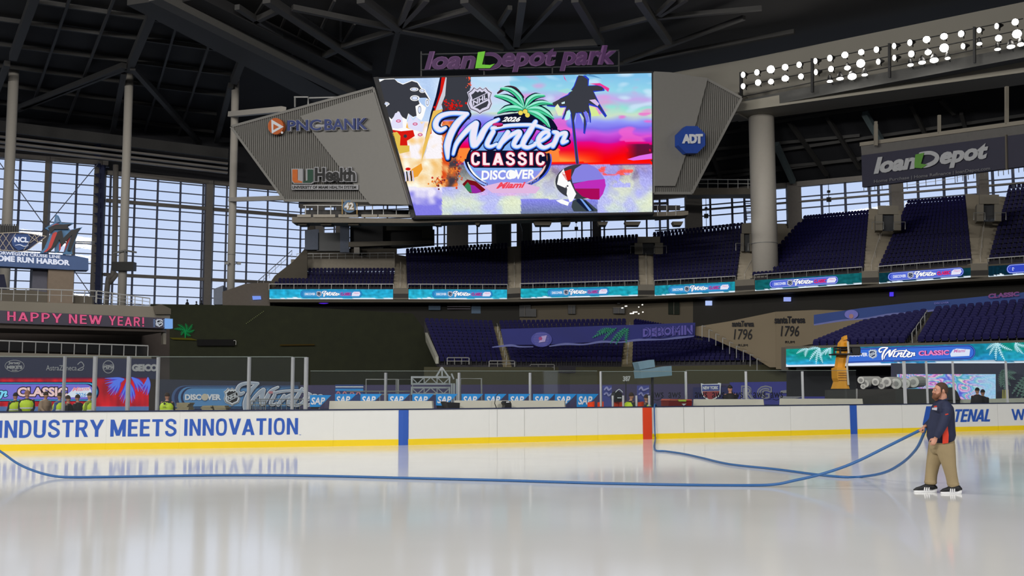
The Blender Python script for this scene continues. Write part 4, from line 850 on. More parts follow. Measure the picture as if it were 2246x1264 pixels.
for k, (x0, x1, y0) in enumerate(((550, 582, 880), (560, 640, 876), (640, 700, 876))):
    mb = MB(); D = 38+k*.3
    mb.tube([S(x0, 899, D), S(x0, y0, D), S(x1, y0, D), S(x1, 899, D)], .02, STEEL, 6); mb.tube([S(x0, 888, D), S(x1, 888, D)], .015, STEEL, 6)
    for j in range(1, 7): x = x0+(x1-x0)*j/7; mb.tube([S(x, y0, D), S(x, 899, D)], .01, STEEL, 5)
    for x in (x0, x1): p = S(x, 898, D); mb.tube([p, V((p.x, p.y, 0))], .02, STEEL, 6)
    tag(mb.build('steel_barrier'), 'low steel barrier, %s from the left in front of the silver script' % ordn(k), 'barrier', 'low barriers at the end of the tall glass')
# ------------------------------------------------------------------ scoreboard
ps = Pl(S(830, 300, 120), S(1431, 300, 119)); sb = thing('scoreboard', ps.p(1130, 475), 'giant lit scoreboard showing a palm beach picture with script lettering', 'scoreboard')
f = ps.p
FR = mat('screen_frame', (26, 26, 30), .6)
mb = MB(); mb.poly(ps, [(819, 170), (1432, 157), (1434, 470), (903, 480)], FR, -.1, 3.0); mb.build('housing', sb)
CN = (830, 173.5), (1429, 160.5), (1431, 465), (912, 473)
def pic(u, v):
    # u,v over the bounding box of the picture
    x = 830+601*u; y = 160+313*v
    n1 = nz(x, y, .02, 1); n2 = nz(x, y, .06, 5); n3 = nz(x*1.7, y*6, .012, 2); n4 = noise.noise((x*.45, y*.45, 9))
    SKYR = [(0, (130, 195, 235)), (.10, (150, 215, 235)), (.16, (200, 170, 235)), (.22, (150, 225, 215)), (.27, (205, 225, 200)), (.315, (150, 160, 250)), (.36, (125, 110, 235)), (.40, (205, 90, 225)), (.455, (180, 40, 185)), (.47, (235, 5, 130)), (.54, (240, 5, 40)), (.575, (250, 5, 8)), (.62, (255, 25, 5)), (.635, (120, 40, 120)), (.68, (110, 95, 130)), (.76, (150, 150, 165)), (.85, (170, 175, 215)), (.93, (190, 205, 195)), (1, (160, 170, 200))]
    vv = v-(.02+.035*(u-.8)) if v < .64 else v
    c = ramp(SKYR, max(0, min(1, vv+.03*n1+.018*n3*(v < .6))))
    if v < .28:
        t = n1+.6*n3
        if t > .15: c = mixc(c, (235, 150, 215), min(.9, (t-.15)*2))
        elif t < -.2: c = mixc(c, (205, 232, 250), min(.8, (-.2-t)*3))
        if u < .48: c = mixc(c, (205, 225, 250), .75)
    elif v < .48 and u > .6 and n1+n3*.8 > .12: c = mixc(c, (245, 100, 205), min(.75, (n1+n3*.8-.12)*5))
    if .53 < v < .625 and u < .83: c = mixc(c, (255, 150, 60), max(0, 1-(u-.66)*6)*max(0, (v-.54)*16) if u > .66 else .9)
    if u > .9 and .50 < v < .60 and n2 > -.4: c = mixc(c, (50, 25, 50), .75*min(1, (u-.9)*22))
    if v > .645:
        c = ramp([(.645, (150, 130, 160)), (.70, (120, 110, 140)), (.76, (165, 165, 185)), (.82, (170, 175, 200)), (.90, (195, 205, 190)), (1, (165, 180, 200))], v+.02*n2)
        c = mixc(c, (205, 212, 175), max(0, min(.6, (n1+.4*n2)*2))); c = mixc(c, (150, 150, 235), max(0, min(.6, -(n1-.3*n2)*2.2)))
        if .66 < v < .72 and u > .74 and n2+n3 > -.1 and u < .93: c = mixc(c, (235, 70, 60), .85)
        if .70 < v < .80 and .72 < u < .92 and n2 > .1-(.9-u): c = mixc(c, (150, 150, 240), .7)
        if u < .42 and v < .78: c = mixc(c, (80, 84, 92), .75*min(1, (.80-v)*9))
        if .36 < u < .55 and .74 < v < .86: c = mixc(c, (225, 150, 200), .35+.4*n2)
        if v > .885 and .52 < u < .80: c = mixc((120, 120, 215), (90, 105, 120), (v-.885)*8)
        c = tuple(max(0, min(255, k*1.1+6+30*n4)) for k in c)
    if u < .232:                                         # sunlit beach and brushes of fire colour on the left
        if v < .34: c = mixc((215, 232, 252), (165, 195, 240), .5+n1)
        elif v < .6: c = mixc((250, 245, 250), (250, 190, 90), max(0, .3+n2+(.08-u)*3))
        elif v < .80: c = mixc((255, 252, 235), (240, 170, 70), min(1, max(0, .2+abs(u-.14)*4+n2*.6)))
        else: c = mixc((240, 235, 250), (130, 125, 230), min(1, max(0, (v-.82)*8+n2)))
        c = tuple(max(0, min(255, k+10*n4)) for k in c)
    elif u < .29 and .34 < v < .80:
        c = mixc((250, 225, 150), (220, 80, 30), .6+n2*1.2) if u < .262-.1*(v-.6) else mixc((235, 120, 50), (70, 60, 70), .5+n2*1.5)
    elif u < .335 and v < .33: c = (56, 58, 66)
    return c
mb = MB(); NX, NY = 240, 125
def edge(y): return 830+max(0, (y-173.5))*(82/299.5)
b = 0; k = mb.mi(SCR)
for j in range(NY+1):
    for i in range(NX+1):
        u = i/NX; v = j/NY; yl = 173.5+(473-173.5)*v; yr = 160.5+(465-160.5)*v; xl = 830+82*v; xr = 1429+2*v
        x = xl+(xr-xl)*u; y = yl+(yr-yl)*u
        mb.col[len(mb.v)] = pic((x-830)/601, (y-160)/313); mb.v.append(tuple(f(x, y, .02)))
for j in range(NY):
    for i in range(NX): a = j*(NX+1)+i; mb.f.append((a, a+1, a+NX+2, a+NX+1)); mb.m.append(k)
mb.build('screen_picture', sb)
def A3(P): return [(x/3.16+820, y/3.16+90) for x, y in P]         # traced outlines
def A2(P): return [(x/3.83+820, y/3.83+150) for x, y in P]
def A1(P): return [(x/7.019+940, y/7.019+150) for x, y in P]
def A4(P): return [(x/3.831+1180, y/3.83+150) for x, y in P]
def B3(P): return [(x/6.653+960, y/6.653+280) for x, y in P]
CHAR = g3((58, 60, 68)); RED = g3((214, 26, 18)); ORG = g3((240, 160, 50)); LAV = g3((200, 200, 235)); NVY = g3((14, 18, 46)); DRD = g3((120, 16, 24)); SKB = g3((120, 165, 240)); PUR = g3((150, 40, 160)); WHI = g3((252, 252, 252)); GRN = g3((70, 205, 150)); MNT = g3((160, 235, 215)); YLW = g3((235, 215, 90)); BLU = g3((60, 90, 225))
mb = MB(); p = lambda P, m, o: mb.poly(ps, P, m, o)
# left palm
p(A2([(45, 95), (85, 90), (170, 85), (200, 110), (245, 130), (320, 100), (370, 115), (400, 160), (440, 200), (480, 270), (460, 260), (410, 230), (370, 260), (400, 300), (440, 330), (420, 400), (400, 440), (370, 420), (350, 400), (330, 420), (300, 380), (280, 430), (270, 500), (340, 530), (345, 580), (290, 590), (240, 560), (160, 540), (130, 510), (150, 450), (115, 410), (95, 330), (60, 230), (28, 110)]), WHI, .05)
p(A2([(50, 115), (90, 95), (175, 92), (200, 118), (245, 138), (320, 108), (365, 122), (392, 165), (430, 205), (470, 270), (440, 248), (370, 250), (385, 300), (350, 320), (360, 400), (330, 410), (290, 380), (275, 430), (240, 410), (205, 360), (150, 430), (120, 400), (100, 330), (135, 300), (110, 285), (75, 290), (50, 200), (30, 130)]), CHAR, .07)
for P in ([(145, 460), (180, 380), (215, 365), (240, 420), (245, 500), (200, 510), (140, 500)], [(285, 460), (300, 390), (330, 440), (360, 410), (400, 470), (430, 450), (410, 540), (340, 520), (290, 500)]): p(A2(P), g3((225, 225, 250)), .09)
for c, rx, ry in (((340, 178), 36, 16), ((408, 190), 26, 18), ((345, 252), 40, 24), ((385, 350), 20, 45), ((450, 290), 18, 34), ((105, 300), 24, 16)):
    q = A2([c])[0]; mb.disc(f, q, rx/3.83, WHI, .09, 16, ry/3.83); mb.disc(f, q, rx/3.83*.72, NVY, .10, 16, ry/3.83*.72); mb.disc(f, q, rx/3.83*.6, g3((215, 225, 250)), .11, 16, ry/3.83*.6)
for c in ((208, 445), (348, 470), (390, 560)): q = A2([c])[0]; mb.disc(f, q, 5.5, g3((200, 60, 110)), .12, 10, 3.4); mb.disc(f, q, 3.5, g3((240, 190, 220)), .13, 10, 2)
# red marks and gold
p(A2([(140, 515), (230, 530), (330, 520), (345, 570), (300, 590), (330, 570), (345, 560), (280, 610), (285, 660), (220, 680), (215, 600), (200, 540), (150, 540)]), RED, .08)
p(A2([(155, 545), (195, 535), (225, 570), (220, 650), (300, 650), (300, 700), (215, 720), (190, 650)]), g3((225, 190, 80)), .10); mb.disc(f, A2([(265, 572)])[0], 4, CHAR, .12, 10); mb.disc(f, A2([(288, 848)])[0], 6, RED, .12, 10, 3.4)
p(A2([(318, 850), (400, 800), (410, 850), (370, 910), (320, 925), (300, 890)]), ORG, .1)
for i in range(5): p(A2([(255+i*16, 870-i*2), (266+i*16, 868-i*2), (276+i*16, 945), (266+i*16, 955)]), NVY if i % 2 else LAV, .12)
# slanting stick
p(A2([(556, 75), (612, 72), (600, 200), (560, 330), (540, 340), (505, 380), (460, 560), (430, 600), (480, 370), (520, 240)]), NVY, .07)
p(A2([(570, 75), (600, 75), (585, 180), (535, 300), (490, 440), (485, 550), (468, 560), (500, 380), (555, 200)]), RED, .09)
p(A2([(604, 75), (612, 80), (600, 230), (560, 330), (510, 420), (470, 540), (440, 700), (400, 780), (430, 640), (520, 350), (575, 200)]), g3((205, 205, 215)), .10)
p(A2([(500, 360), (580, 345), (545, 430), (500, 440), (480, 540), (430, 700), (400, 790), (415, 660), (465, 480)]), g3((235, 190, 90)), .11)
# charcoal block with red foliage
p(A3([(500, 250), (672, 248), (670, 330), (640, 350), (640, 460), (620, 490), (560, 480), (480, 480), (470, 440)]), CHAR, .06)
for k in range(90):
    a = random.gauss(0, 38); c = random.gauss(0, 22); q = A3([(535+a, 455+c*.9)])[0]; mb.disc(f, q, random.uniform(.8, 2.6), RED if k % 4 else DRD, .09, 6)
for k in range(12): q = A3([(655+random.gauss(0, 8), 250+random.uniform(0, 90))])[0]; mb.disc(f, q, random.uniform(.8, 2.2), g3((240, 90, 60)), .09, 6)
for k in range(60): q = (random.gauss(1003, 7), random.gauss(372, 16)); mb.disc(f, q, random.uniform(.8, 2.6), g3(((235, 130, 50), (220, 70, 40), (120, 40, 40))[k % 3]), .06, 6)
for k in range(50): q = (random.gauss(962, 9), random.gauss(400, 6)); mb.disc(f, q, random.uniform(.8, 2.8), g3(((235, 130, 50), (200, 60, 40), (120, 40, 40))[k % 3]), .06, 6)
# right palm silhouette
p(A4([(330, 70), (400, 60), (430, 90), (425, 145), (500, 140), (555, 160), (560, 190), (470, 200), (520, 300), (580, 400), (565, 415), (500, 330), (430, 310), (445, 380), (445, 460), (435, 455), (425, 380), (400, 360), (410, 470), (395, 555), (380, 545), (385, 420), (360, 380), (320, 380), (305, 440), (345, 800), (318, 800), (280, 440), (270, 380), (250, 350), (215, 430), (200, 430), (235, 330), (170, 330), (80, 320), (60, 300), (140, 290), (190, 250), (250, 220), (300, 150)]), g3((40, 60, 200)), .05)
p(A4([(340, 60), (372, 62), (418, 95), (418, 150), (500, 146), (548, 165), (540, 188), (462, 190), (505, 290), (568, 398), (500, 318), (425, 295), (430, 370), (440, 450), (420, 380), (392, 350), (402, 470), (390, 540), (385, 420), (365, 370), (315, 375), (300, 440), (340, 805), (322, 805), (288, 440), (278, 370), (258, 340), (212, 420), (240, 320), (170, 318), (75, 312), (140, 282), (190, 255), (258, 225), (308, 150)]), CHAR, .08)
for P in ([(212, 50), (240, 110), (250, 118), (222, 90)], [(430, 130), (520, 125), (600, 170), (590, 200), (530, 150)]): p(A4(P), g3((235, 60, 150)), .06)
for P, c in (([(160, 190), (250, 170), (290, 190), (240, 215)], (160, 220, 220)), ([(370, 60), (470, 75), (540, 90), (470, 60), (420, 50)], (90, 150, 200)), ([(196, 290), (225, 280), (225, 298), (200, 302)], (210, 240, 245)), ([(240, 365), (265, 350), (275, 380), (262, 430), (225, 440)], (190, 240, 240)), ([(430, 268), (480, 262), (515, 300), (500, 320)], (215, 190, 235)), ([(428, 320), (480, 330), (520, 400), (450, 405)], (215, 235, 150)), ([(380, 370), (410, 365), (425, 400), (428, 450), (412, 460)], (120, 120, 240)), ([(320, 385), (345, 375), (360, 410), (380, 470), (380, 500), (310, 500)], (120, 120, 240)), ([(140, 330), (165, 300), (190, 340), (225, 330), (200, 400), (170, 400)], (225, 240, 190)), ([(196, 296), (200, 292), (204, 296)], (255, 110, 190))): p(A4(P), g3(c), .10)
p(A4([(750, 765), (850, 735), (958, 715), (958, 762), (800, 775)]), g3((225, 110, 235)), .06); p(A4([(940, 768), (958, 770), (958, 790)]), CHAR, .06)
# logo disc
def ring(cx, cy, rx, ry, a0, a1, w, m, o): mb.stroke(f, [(cx+rx*math.cos(math.radians(a)), cy+ry*math.sin(math.radians(a))) for a in range(a0, a1+1, 6)], w, m, o, 2, 0)
mb.disc(f, (1111, 356), 89, NVY, .12, 48, 64); mb.disc(f, (1111, 352), 82, g3((130, 175, 240)), .13, 48, 62)
mb.poly(ps, [(1040, 375), (1190, 375), (1180, 395), (1160, 408), (1125, 414), (1080, 412), (1055, 398)], g3((140, 150, 235)), .14)
ring(1111, 350, 93, 64, -12, 70, [6, 10, 2], NVY, .14); ring(1112, 350, 97, 66, -10, 66, [2, 4, 1], BLU, .15); ring(1111, 350, 87, 60, 0, 62, [2, 5, 1], g3((240, 200, 190)), .16)
ring(1111, 347, 88, 66, 118, 178, [5, 10, 8], NVY, .14); ring(1113, 345, 96, 70, 118, 176, [2, 5, 3], g3((150, 180, 255)), .16); ring(1113, 345, 88, 66, 122, 172, [1, 4, 3], WHI, .16); ring(1111, 347, 80, 62, 118, 170, [2, 4, 3], SKB, .16)
p(B3([(360, 830), (430, 760), (560, 790), (700, 910), (660, 940), (560, 965), (470, 960)]), DRD, .15); p(B3([(430, 830), (540, 850), (640, 935), (560, 965), (490, 950)]), PUR, .16); p(B3([(440, 800), (480, 850), (500, 960), (440, 930), (390, 860)]), g3((60, 130, 90)), .17)
ring(1111, 347, 92, 70, 118, 150, [1, 3, 2], g3((150, 180, 255)), .18)
mb.poly(ps, [(1062, 409), (1100, 400), (1150, 402), (1185, 412), (1175, 425), (1080, 424)], g3((225, 185, 225)), .16)
# words
mb.poly(ps, [(1028, 340), (1036, 331), (1190, 331), (1199, 338), (1199, 361), (1190, 369), (1040, 369), (1028, 360)], NVY, .19)
for m, o, e_, b_ in ((g3((180, 20, 60)), .22, 1.5, 1.75), (g3((252, 236, 240)), .24, 0, 1.2)): caps(mb, lambda x, y, o2: f(x, y, o2), 'CLASSIC', 1034-e_*.3, 1194+e_*.3, 363+e_, 336-e_, m, o, 0, .26, b_)
mb.text(f, 'DISCOVER', [(1056, 396), (1173, 393), (1175, 372), (1057, 375)], WHI, .2, .035); mb.disc(f, (1125, 384), 9, WHI, .22)
mb.text(f, 'Miami', [(1088, 415), (1152, 413), (1153, 399), (1092, 401)], g3((240, 70, 90)), .2, .04, .35)
# palm and shield
mb.stroke(f, [(1092, 205), (1110, 194), (1130, 196), (1148, 214)], [4, 9, 9, 4], g3((70, 40, 50)), .14, 4); mb.stroke(f, [(1088, 262), (1130, 262), (1190, 262), (1218, 282)], [12, 26, 24, 10], NVY, .14, 4)
for P, w in (([(1150, 240), (1140, 215), (1120, 198), (1098, 196)], 13), ([(1149, 240), (1130, 225), (1110, 215), (1085, 212)], 15), ([(1148, 243), (1130, 238), (1110, 240), (1092, 250)], 15), ([(1152, 238), (1160, 222), (1175, 212), (1195, 212)], 14), ([(1153, 240), (1172, 230), (1190, 226), (1212, 230)], 12), ([(1154, 242), (1180, 240), (1200, 250), (1214, 262)], 15), ([(1156, 246), (1178, 252), (1196, 266), (1206, 282)], 16)):
    mb.stroke(f, P, [3, w*1.25, w*1.1, 3], NVY, .18, 4); mb.stroke(f, P, [2, w*.85, w*.75, 2], GRN, .20, 4)
    mb.stroke(f, [(a, c-w*.2) for a, c in P], [1, w*.35, w*.3, 1], MNT, .22, 4); mb.stroke(f, [(a+.5, c+w*.12) for a, c in P], [.6, .9, .6], NVY, .24, 4, 0)
for c in ((1142, 249), (1152, 246), (1157, 254)): mb.disc(f, c, 6.2, NVY, .26, 12); mb.disc(f, c, 5.2, YLW, .28, 12)
winter(mb, f, 1099.6, 298.2, 1/7.019, [(58, NVY, .30, .8, 1.5), (24, g3((60, 110, 235)), .32, -.6, .8), (4, g3((190, 225, 250)), .34, -.3, 0), (-22, g3((238, 232, 248)), .36, .3, -.3)], cap=12, n=5)
mb.text(f, '2026', [(1101, 269), (1141, 269), (1143, 258), (1104, 258)], WHI, .4, .04, .3)
mb.disc(f, (1092, 276), 12, DRD, .4, 16, 4.6); mb.disc(f, (1092, 274.5), 11, g3((200, 40, 120)), .42, 16, 3.2); mb.poly(ps, [(1082, 277), (1090, 279), (1090, 281), (1083, 279)], LAV, .43)
shield(mb, f, 1053, 223, 62, g3((214, 210, 232)), CHAR, .4, 0, .02)
# beach ball and bottle
mb.disc(f, (1271, 400), 53, CHAR, .30, 40, 38); p(A4([(160, 980), (175, 900), (215, 850), (250, 960), (230, 1010)]), WHI, .33); p(A4([(195, 880), (280, 850), (275, 940), (240, 950)]), RED, .33)
p(A4([(290, 970), (280, 920), (310, 850), (370, 812), (430, 812), (500, 850), (550, 920), (558, 938), (420, 950)]), g3((135, 130, 225)), .33)
p(A4([(295, 975), (420, 948), (560, 935), (568, 990), (545, 1060), (515, 1100), (515, 1015), (310, 1015)]), g3((190, 45, 185)), .34); p(A4([(305, 1018), (515, 1016), (515, 1108), (440, 1105), (370, 1080)]), g3((170, 10, 90)), .34)
p(A4([(225, 960), (270, 955), (290, 1000), (320, 1060), (290, 1120), (265, 1130), (240, 1060), (245, 1020)]), WHI, .36); mb.disc(f, A4([(248, 994)])[0], 2, CHAR, .38, 8); p(A4([(150, 1115), (200, 1105), (262, 1130), (250, 1160), (190, 1140)]), WHI, .36)
p(A4([(290, 1120), (340, 1090), (400, 1110), (500, 1195), (495, 1208), (300, 1208), (280, 1170)]), g3((60, 70, 76)), .36); p(A4([(330, 1100), (400, 1120), (470, 1200), (410, 1205), (320, 1120)]), g3((20, 30, 60)), .38); p(A4([(350, 1100), (370, 1105), (450, 1200), (430, 1205)]), SKB, .4)
mb.build('picture_shapes', sb)
mb = MB(); mb.poly(ps, [(819, 170), (830, 169), (912, 476), (903, 480)], FR, .1, .6); mb.poly(ps, [(830, 170), (1432, 157), (1432, 160), (830, 173.3)], FR, .1, .6); mb.poly(ps, [(909, 473), (1434, 465.5), (1434, 469), (909, 478)], FR, .1, .6); mb.poly(ps, [(1429.5, 160), (1432, 157), (1434, 469), (1431.5, 469)], FR, .1, .6); mb.build('bezel', sb)
# wings
RIBM = mat('corrugated_grey', (100, 99, 93), .7, var=.05); SMO = mat('smooth_grey_panel', (134, 132, 128), .7, var=.04); RD = mat('rib_shadow_grey', (66, 65, 61), .8)
def wing(pl, out, smooth, lb, pitch, dx, m2=SMO):
    r = thing('scoreboard_wing', pl.p(sum(x for x, y in out)/len(out), max(y for x, y in out)), lb, 'facade panel', 'angled wings beside the scoreboard')
    mb = MB(); mb.poly(pl, out, RIBM, -.25, .8); mb.build('panel', r)
    def inside(x, y):
        c = False; n = len(out)
        for i in range(n):
            (a, b_), (c_, d) = out[i], out[(i+1) % n]
            if (b_ > y) != (d > y) and x < (c_-a)*(y-b_)/(d-b_)+a: c = not c
        return c
    mb = MB(); x0 = min(x for x, y in out); x1 = max(x for x, y in out); x = x0+2
    while x < x1:
        ys = [y for y in range(100, 500, 2) if inside(x+(y-300)*dx, y)]
        if len(ys) > 3:
            a, c = ys[0], ys[-1]; mb.prism([pl.p(x+(a-300)*dx-.9, a, -.25), pl.p(x+(a-300)*dx+.9, a, -.25), pl.p(x+(c-300)*dx+.9, c, -.25), pl.p(x+(c-300)*dx-.9, c, -.25)], pl.n*.22, m2 if 0 else SMO)
        x += pitch
    o = mb.build('ribs', r); o['kind'] = 'stuff'
    mb = MB()
    n = len(out)
    for i in range(n): mb.beam(pl.p(*out[i], .0), pl.p(*out[(i+1) % n], .0), .18, .3, SMO)
    mb.build('edge_trim', r)
    mb = MB(); mb.poly(pl, smooth, m2, .25, .4); tag(mb.build('smooth_panel', r), 'smooth pale panel'); return r
pw = Pl(S(507, 300, 126), S(895, 300, 118))
wing(pw, [(507, 278), (819, 193), (896, 449), (814, 441), (625, 440)], [(661, 256), (822, 203), (897, 450), (814, 449), (746, 366)], 'left ribbed grey wing with two company signs', 4.4, .03)
PNB = mat('letter_blue', (52, 66, 124), .5); PNO = mat('badge_orange', (196, 98, 44), .5); PLT = mat('sign_edge_grey', (165, 165, 170), .5)
pn = thing('company_sign', pw.p(715, 295), 'sign of blue letters with a round orange badge on the left wing', 'sign'); f = pw.p
mb = MB(); mb.prism([f(613+17*math.cos(t*math.pi/12), 280.5+18*math.sin(t*math.pi/12), .35) for t in range(24)], pw.n*.5, PNO); P = [(605, 268), (628, 283), (606, 296)]
mb.poly(pw, [(604, 266), (631, 282), (605, 297)], SIGW, .9, .04); mb.poly(pw, [(609, 276), (621, 282.5), (609, 289)], PNO, .95, .04); mb.disc(f, (628, 295), 2.6, SIGW, .95, 10); tag(mb.build('badge', pn), 'orange round badge')
for k, (t, x0, x1) in enumerate((('PNC', 639, 712), ('BANK', 720, 813))):
    y0 = lambda x: 268-(x-639)*.03; y1 = lambda x: 291-(x-639)*.02
    mb = MB(); mb.text(f, t, [(x0-1, y1(x0)+1), (x1+1, y1(x1)+1), (x1+1, y0(x1)-1), (x0-1, y0(x0)-1)], PLT, .45, .05, th=.35); mb.text(f, t, [(x0, y1(x0)), (x1, y1(x1)), (x1, y0(x1)), (x0, y0(x0))], PNB, .72, .015, th=.2); tag(mb.build('lettering', pn), 'blue capital letters')
mb = MB(); mb.poly(pw, [(633, 278), (720, 274), (720, 279), (633, 283)], PLT, .32, .1); mb.build('mounting_bar', pn)
uh = thing('company_sign', pw.p(717, 420), 'sign with orange and green U over a white name strip', 'sign')
UO = mat('u_orange', (206, 104, 32), .5); UG = mat('u_green', (24, 70, 52), .5)
mb = MB(); mb.poly(pw, [(644, 418), (790, 418), (790, 407), (644, 407)], PLT, .5, .2); mb.text(f, 'UNIVERSITY OF MIAMI HEALTH SYSTEM', [(646, 416), (786, 416), (786, 409.5), (646, 409.5)], BLK, .54, .03); mb.build('name_strip', uh)
mb = MB(); mb.poly(pw, [(644, 372), (669, 372), (669, 400), (676, 400), (676, 372), (693, 372), (693, 402), (688, 405), (650, 405), (645, 400)], PLT, .5, .3)
mb.poly(pw, [(647, 374), (658, 374), (658, 397), (668, 400), (668, 403), (651, 403), (647, 398)], UO, .6, .1); mb.poly(pw, [(680, 374), (692, 374), (692, 400), (687, 403), (670, 403), (670, 400), (680, 398)], UG, .6, .1); tag(mb.build('emblem', uh), 'orange and green U')
mb = MB(); mb.text(f, 'Health', [(696, 402), (788, 402), (788, 369), (696, 369)], PLT, .5, .09, th=.2); mb.text(f, 'Health', [(698, 400.5), (786, 400.5), (786, 371), (698, 371)], BLK, .7, .03, th=.1); tag(mb.build('lettering', uh), 'dark letters')
pr = Pl(S(1431, 300, 119), S(1626, 300, 123))
wing(pr, [(1434, 160), (1550, 174), (1626, 215), (1517, 424), (1434, 424)], [(1433, 158), (1470, 160), (1550, 174), (1522, 281), (1479, 409), (1434, 409)], 'right ribbed grey wing with the blue eight sided badge', 4.4, -.03)
at = thing('company_sign', pr.p(1507, 340), 'blue eight sided badge with white letters on the right wing', 'sign'); f = pr.p
mb = MB(); mb.prism([f(1507+32*math.cos((t+.5)*math.pi/4), 311+32*math.sin((t+.5)*math.pi/4), .3) for t in range(8)], pr.n*.8, mat('badge_royal_blue', (28, 72, 168), .5)); mb.build('badge', at)
mb = MB(); mb.text(f, 'ADT', [(1485, 320), (1530, 320), (1530, 299), (1485, 300)], SIGW, 1.15, .06, th=.08, sp=.85); tag(mb.build('lettering', at), 'white letters')
# name above
pt = Pl(S(830, 130, 121), S(1431, 130, 120)); nm = thing('company_sign', pt.p(1140, 158), 'purple letters standing on top of the scoreboard, with a green D stroke', 'sign'); f = pt.p
VP = mat('dark_violet', (74, 18, 90), .5); VE = mat('violet_edge', (112, 66, 124), .5); GR = mat('lime_green_sign', (120, 225, 40), .5)
y = lambda x, b: b-(x-935)*.022
for t, x0, x1, up, dn in (('loan', 933, 1043, 38, 0), ('epot', 1101, 1220, 38, 10), ('park', 1228, 1350, 42, 10)):
    for bo, m, o, th in ((.05, VE, .2, .3), (.015, VP, .45, .12)):
        b = 154 if t != 'loan' else 155
        e_ = 1 if bo > .03 else 0
        mb = MB(); mb.text(f, t, [(x0-e_, y(x0, b)+dn+e_), (x1+e_, y(x1, b)+dn+e_), (x1+e_, y(x1, b)-up-e_), (x0-e_, y(x0, b)-up-e_)], m, o, bo, .22, th=th); mb.build('letter_edge' if e_ else 'lettering', nm)
mb = MB(); mb.stroke(f, [(1062, 121), (1082, 121), (1096, 131), (1094, 144), (1078, 151), (1052, 152)], [7, 9, 10, 9, 6], VE, .3, 4); mb.stroke(f, [(1062, 121), (1082, 121), (1095, 131), (1093, 143), (1078, 150), (1055, 151)], [5, 7, 8, 7, 4], VP, .4, 4)
mb.poly(pt, [(1049, 118), (1065, 116), (1058, 145), (1075, 146), (1086, 143), (1075, 153), (1043, 153)], GR, .6, .2); tag(mb.build('letter_mark', nm), 'green and violet letter D')
mb = MB()
for y0 in (118, 152): mb.poly(pt, [(922, y0), (1358, y0-9), (1358, y0-7), (922, y0+2)], DARK, 0, .2)
for x in (922, 1060, 1210, 1356): mb.poly(pt, [(x, 112), (x+3, 112), (x+3, 168), (x, 168)], DARK, -.1, .3)
mb.build('support_frame', nm)
# catwalk under the board
pc = Pl(S(650, 480, 122), S(1505, 470, 121)); cw = thing('catwalk', pc.p(1080, 492), 'long pale steel catwalk running below the scoreboard', 'catwalk'); f = pc.p
mb = MB(); mb.poly(pc, [(643, 478), (912, 482), (1508, 465), (1508, 473), (1495, 475), (912, 491), (643, 490)], mat('catwalk_beige', (120, 112, 100), .7), .6, 2.5); mb.build('deck', cw)
mb = MB()
for a, c in ((655, 685), (690, 738), (745, 788), (795, 830), (832, 902)): mb.poly(pc, [(a, 473), (c, 473), (c, 479), (a, 479)], mat('catwalk_light', (165, 158, 146), .7), .8, .3)
mb.build('light_panels', cw)
mb = MB()
for x in (672, 699, 727, 760, 818, 842, 870, 898, 1440, 1460, 1480): mb.poly(pc, [(x, 452), (x+1.6, 452), (x+1.6, 475), (x, 475)], STEEL, .7, .2)
mb.poly(pc, [(668, 452), (903, 452), (903, 453.5), (668, 453.5)], STEEL, .7, .2); mb.build('handrail', cw)
mb = MB(); mb.poly(pc, [(665, 458), (905, 458), (905, 473), (665, 473)], mat('dark_mesh', (40, 38, 38)), -.8, .2); mb.build('mesh_screen', cw); mb = MB(); mb.poly(pc, [(1433, 448), (1494, 448), (1494, 458), (1433, 458)], MC['dark_mesh'], -.8, .4); mb.build('mesh_screen', cw)
for x, w in ((650, 26), (700, 30), (760, 30), (950, 20), (1040, 14), (1170, 40), (1230, 22), (1310, 24), (1370, 36), (1475, 24)): mb = MB(); mb.poly(pc, [(x, 486), (x+w, 486), (x+w-4, 494), (x+4, 494)], CONCD, 0, 1.5); mb.build('equipment_box', cw)
n42 = thing('number_badge', f(771, 473), 'round blue badge with gold rimmed number 42 on the catwalk', 'sign')
mb = MB(); mb.prism([f(771+14.5*math.cos(t*math.pi/12), 458+13.5*math.sin(t*math.pi/12), 1.2) for t in range(24)], pc.n*.3, mat('badge_blue', (58, 100, 140), .5)); mb.build('disc', n42)
mb = MB(); mb.text(f, '42', [(760, 466), (782, 466), (782, 449), (760, 450)], mat('gold_rim', (190, 150, 70), .5), 1.6, .09); mb.text(f, '42', [(761, 465), (781, 465), (781, 450.5), (761, 451)], SIGW, 1.7, .03); mb.build('digits', n42)
mb = MB()
for x in (755, 787): mb.poly(pc, [(x-.8, 442), (x+.8, 442), (x+.8, 474), (x-.8, 474)], mat('gold_rim', (0, 0, 0)), 1.3, .15)
mb.build('bracket', n42)
# ------------------------------------------------------------------ upper deck
RB = [(590, 635, 657, 863, 636, 657, (38, 165, 205)), (895, 636.5, 657, 1113, 636.5, 657.5, (38, 168, 200)), (1141, 632, 656, 1400, 629, 650, (30, 160, 180)), (1435, 628, 650, 1613, 620, 641.5, (28, 140, 160)),
      (1655, 618, 639, 1891, 601.5, 624, (18, 92, 98)), (1927, 599, 623, 2130, 586, 609, (12, 52, 62)), (2167, 584, 608, 2300, 577, 600, (10, 38, 52))]
ZB = 13.6
tab = []
for r in RB:
    for x, yy in ((r[0], r[2]), (r[3], r[5])): tab.append((x, (ZB-EYE.z)/slope(x, yy)))
def Du(x): return 1/lerp([(560, 1/(tab[0][1]+.3))]+[(a, 1/b) for a, b in tab]+[(2400, 1/(tab[-1][1]-3))], x)
def rp(x, z, off=0.0): return PZ(x, Du(x)-off, z)
seats = []; SEC = []
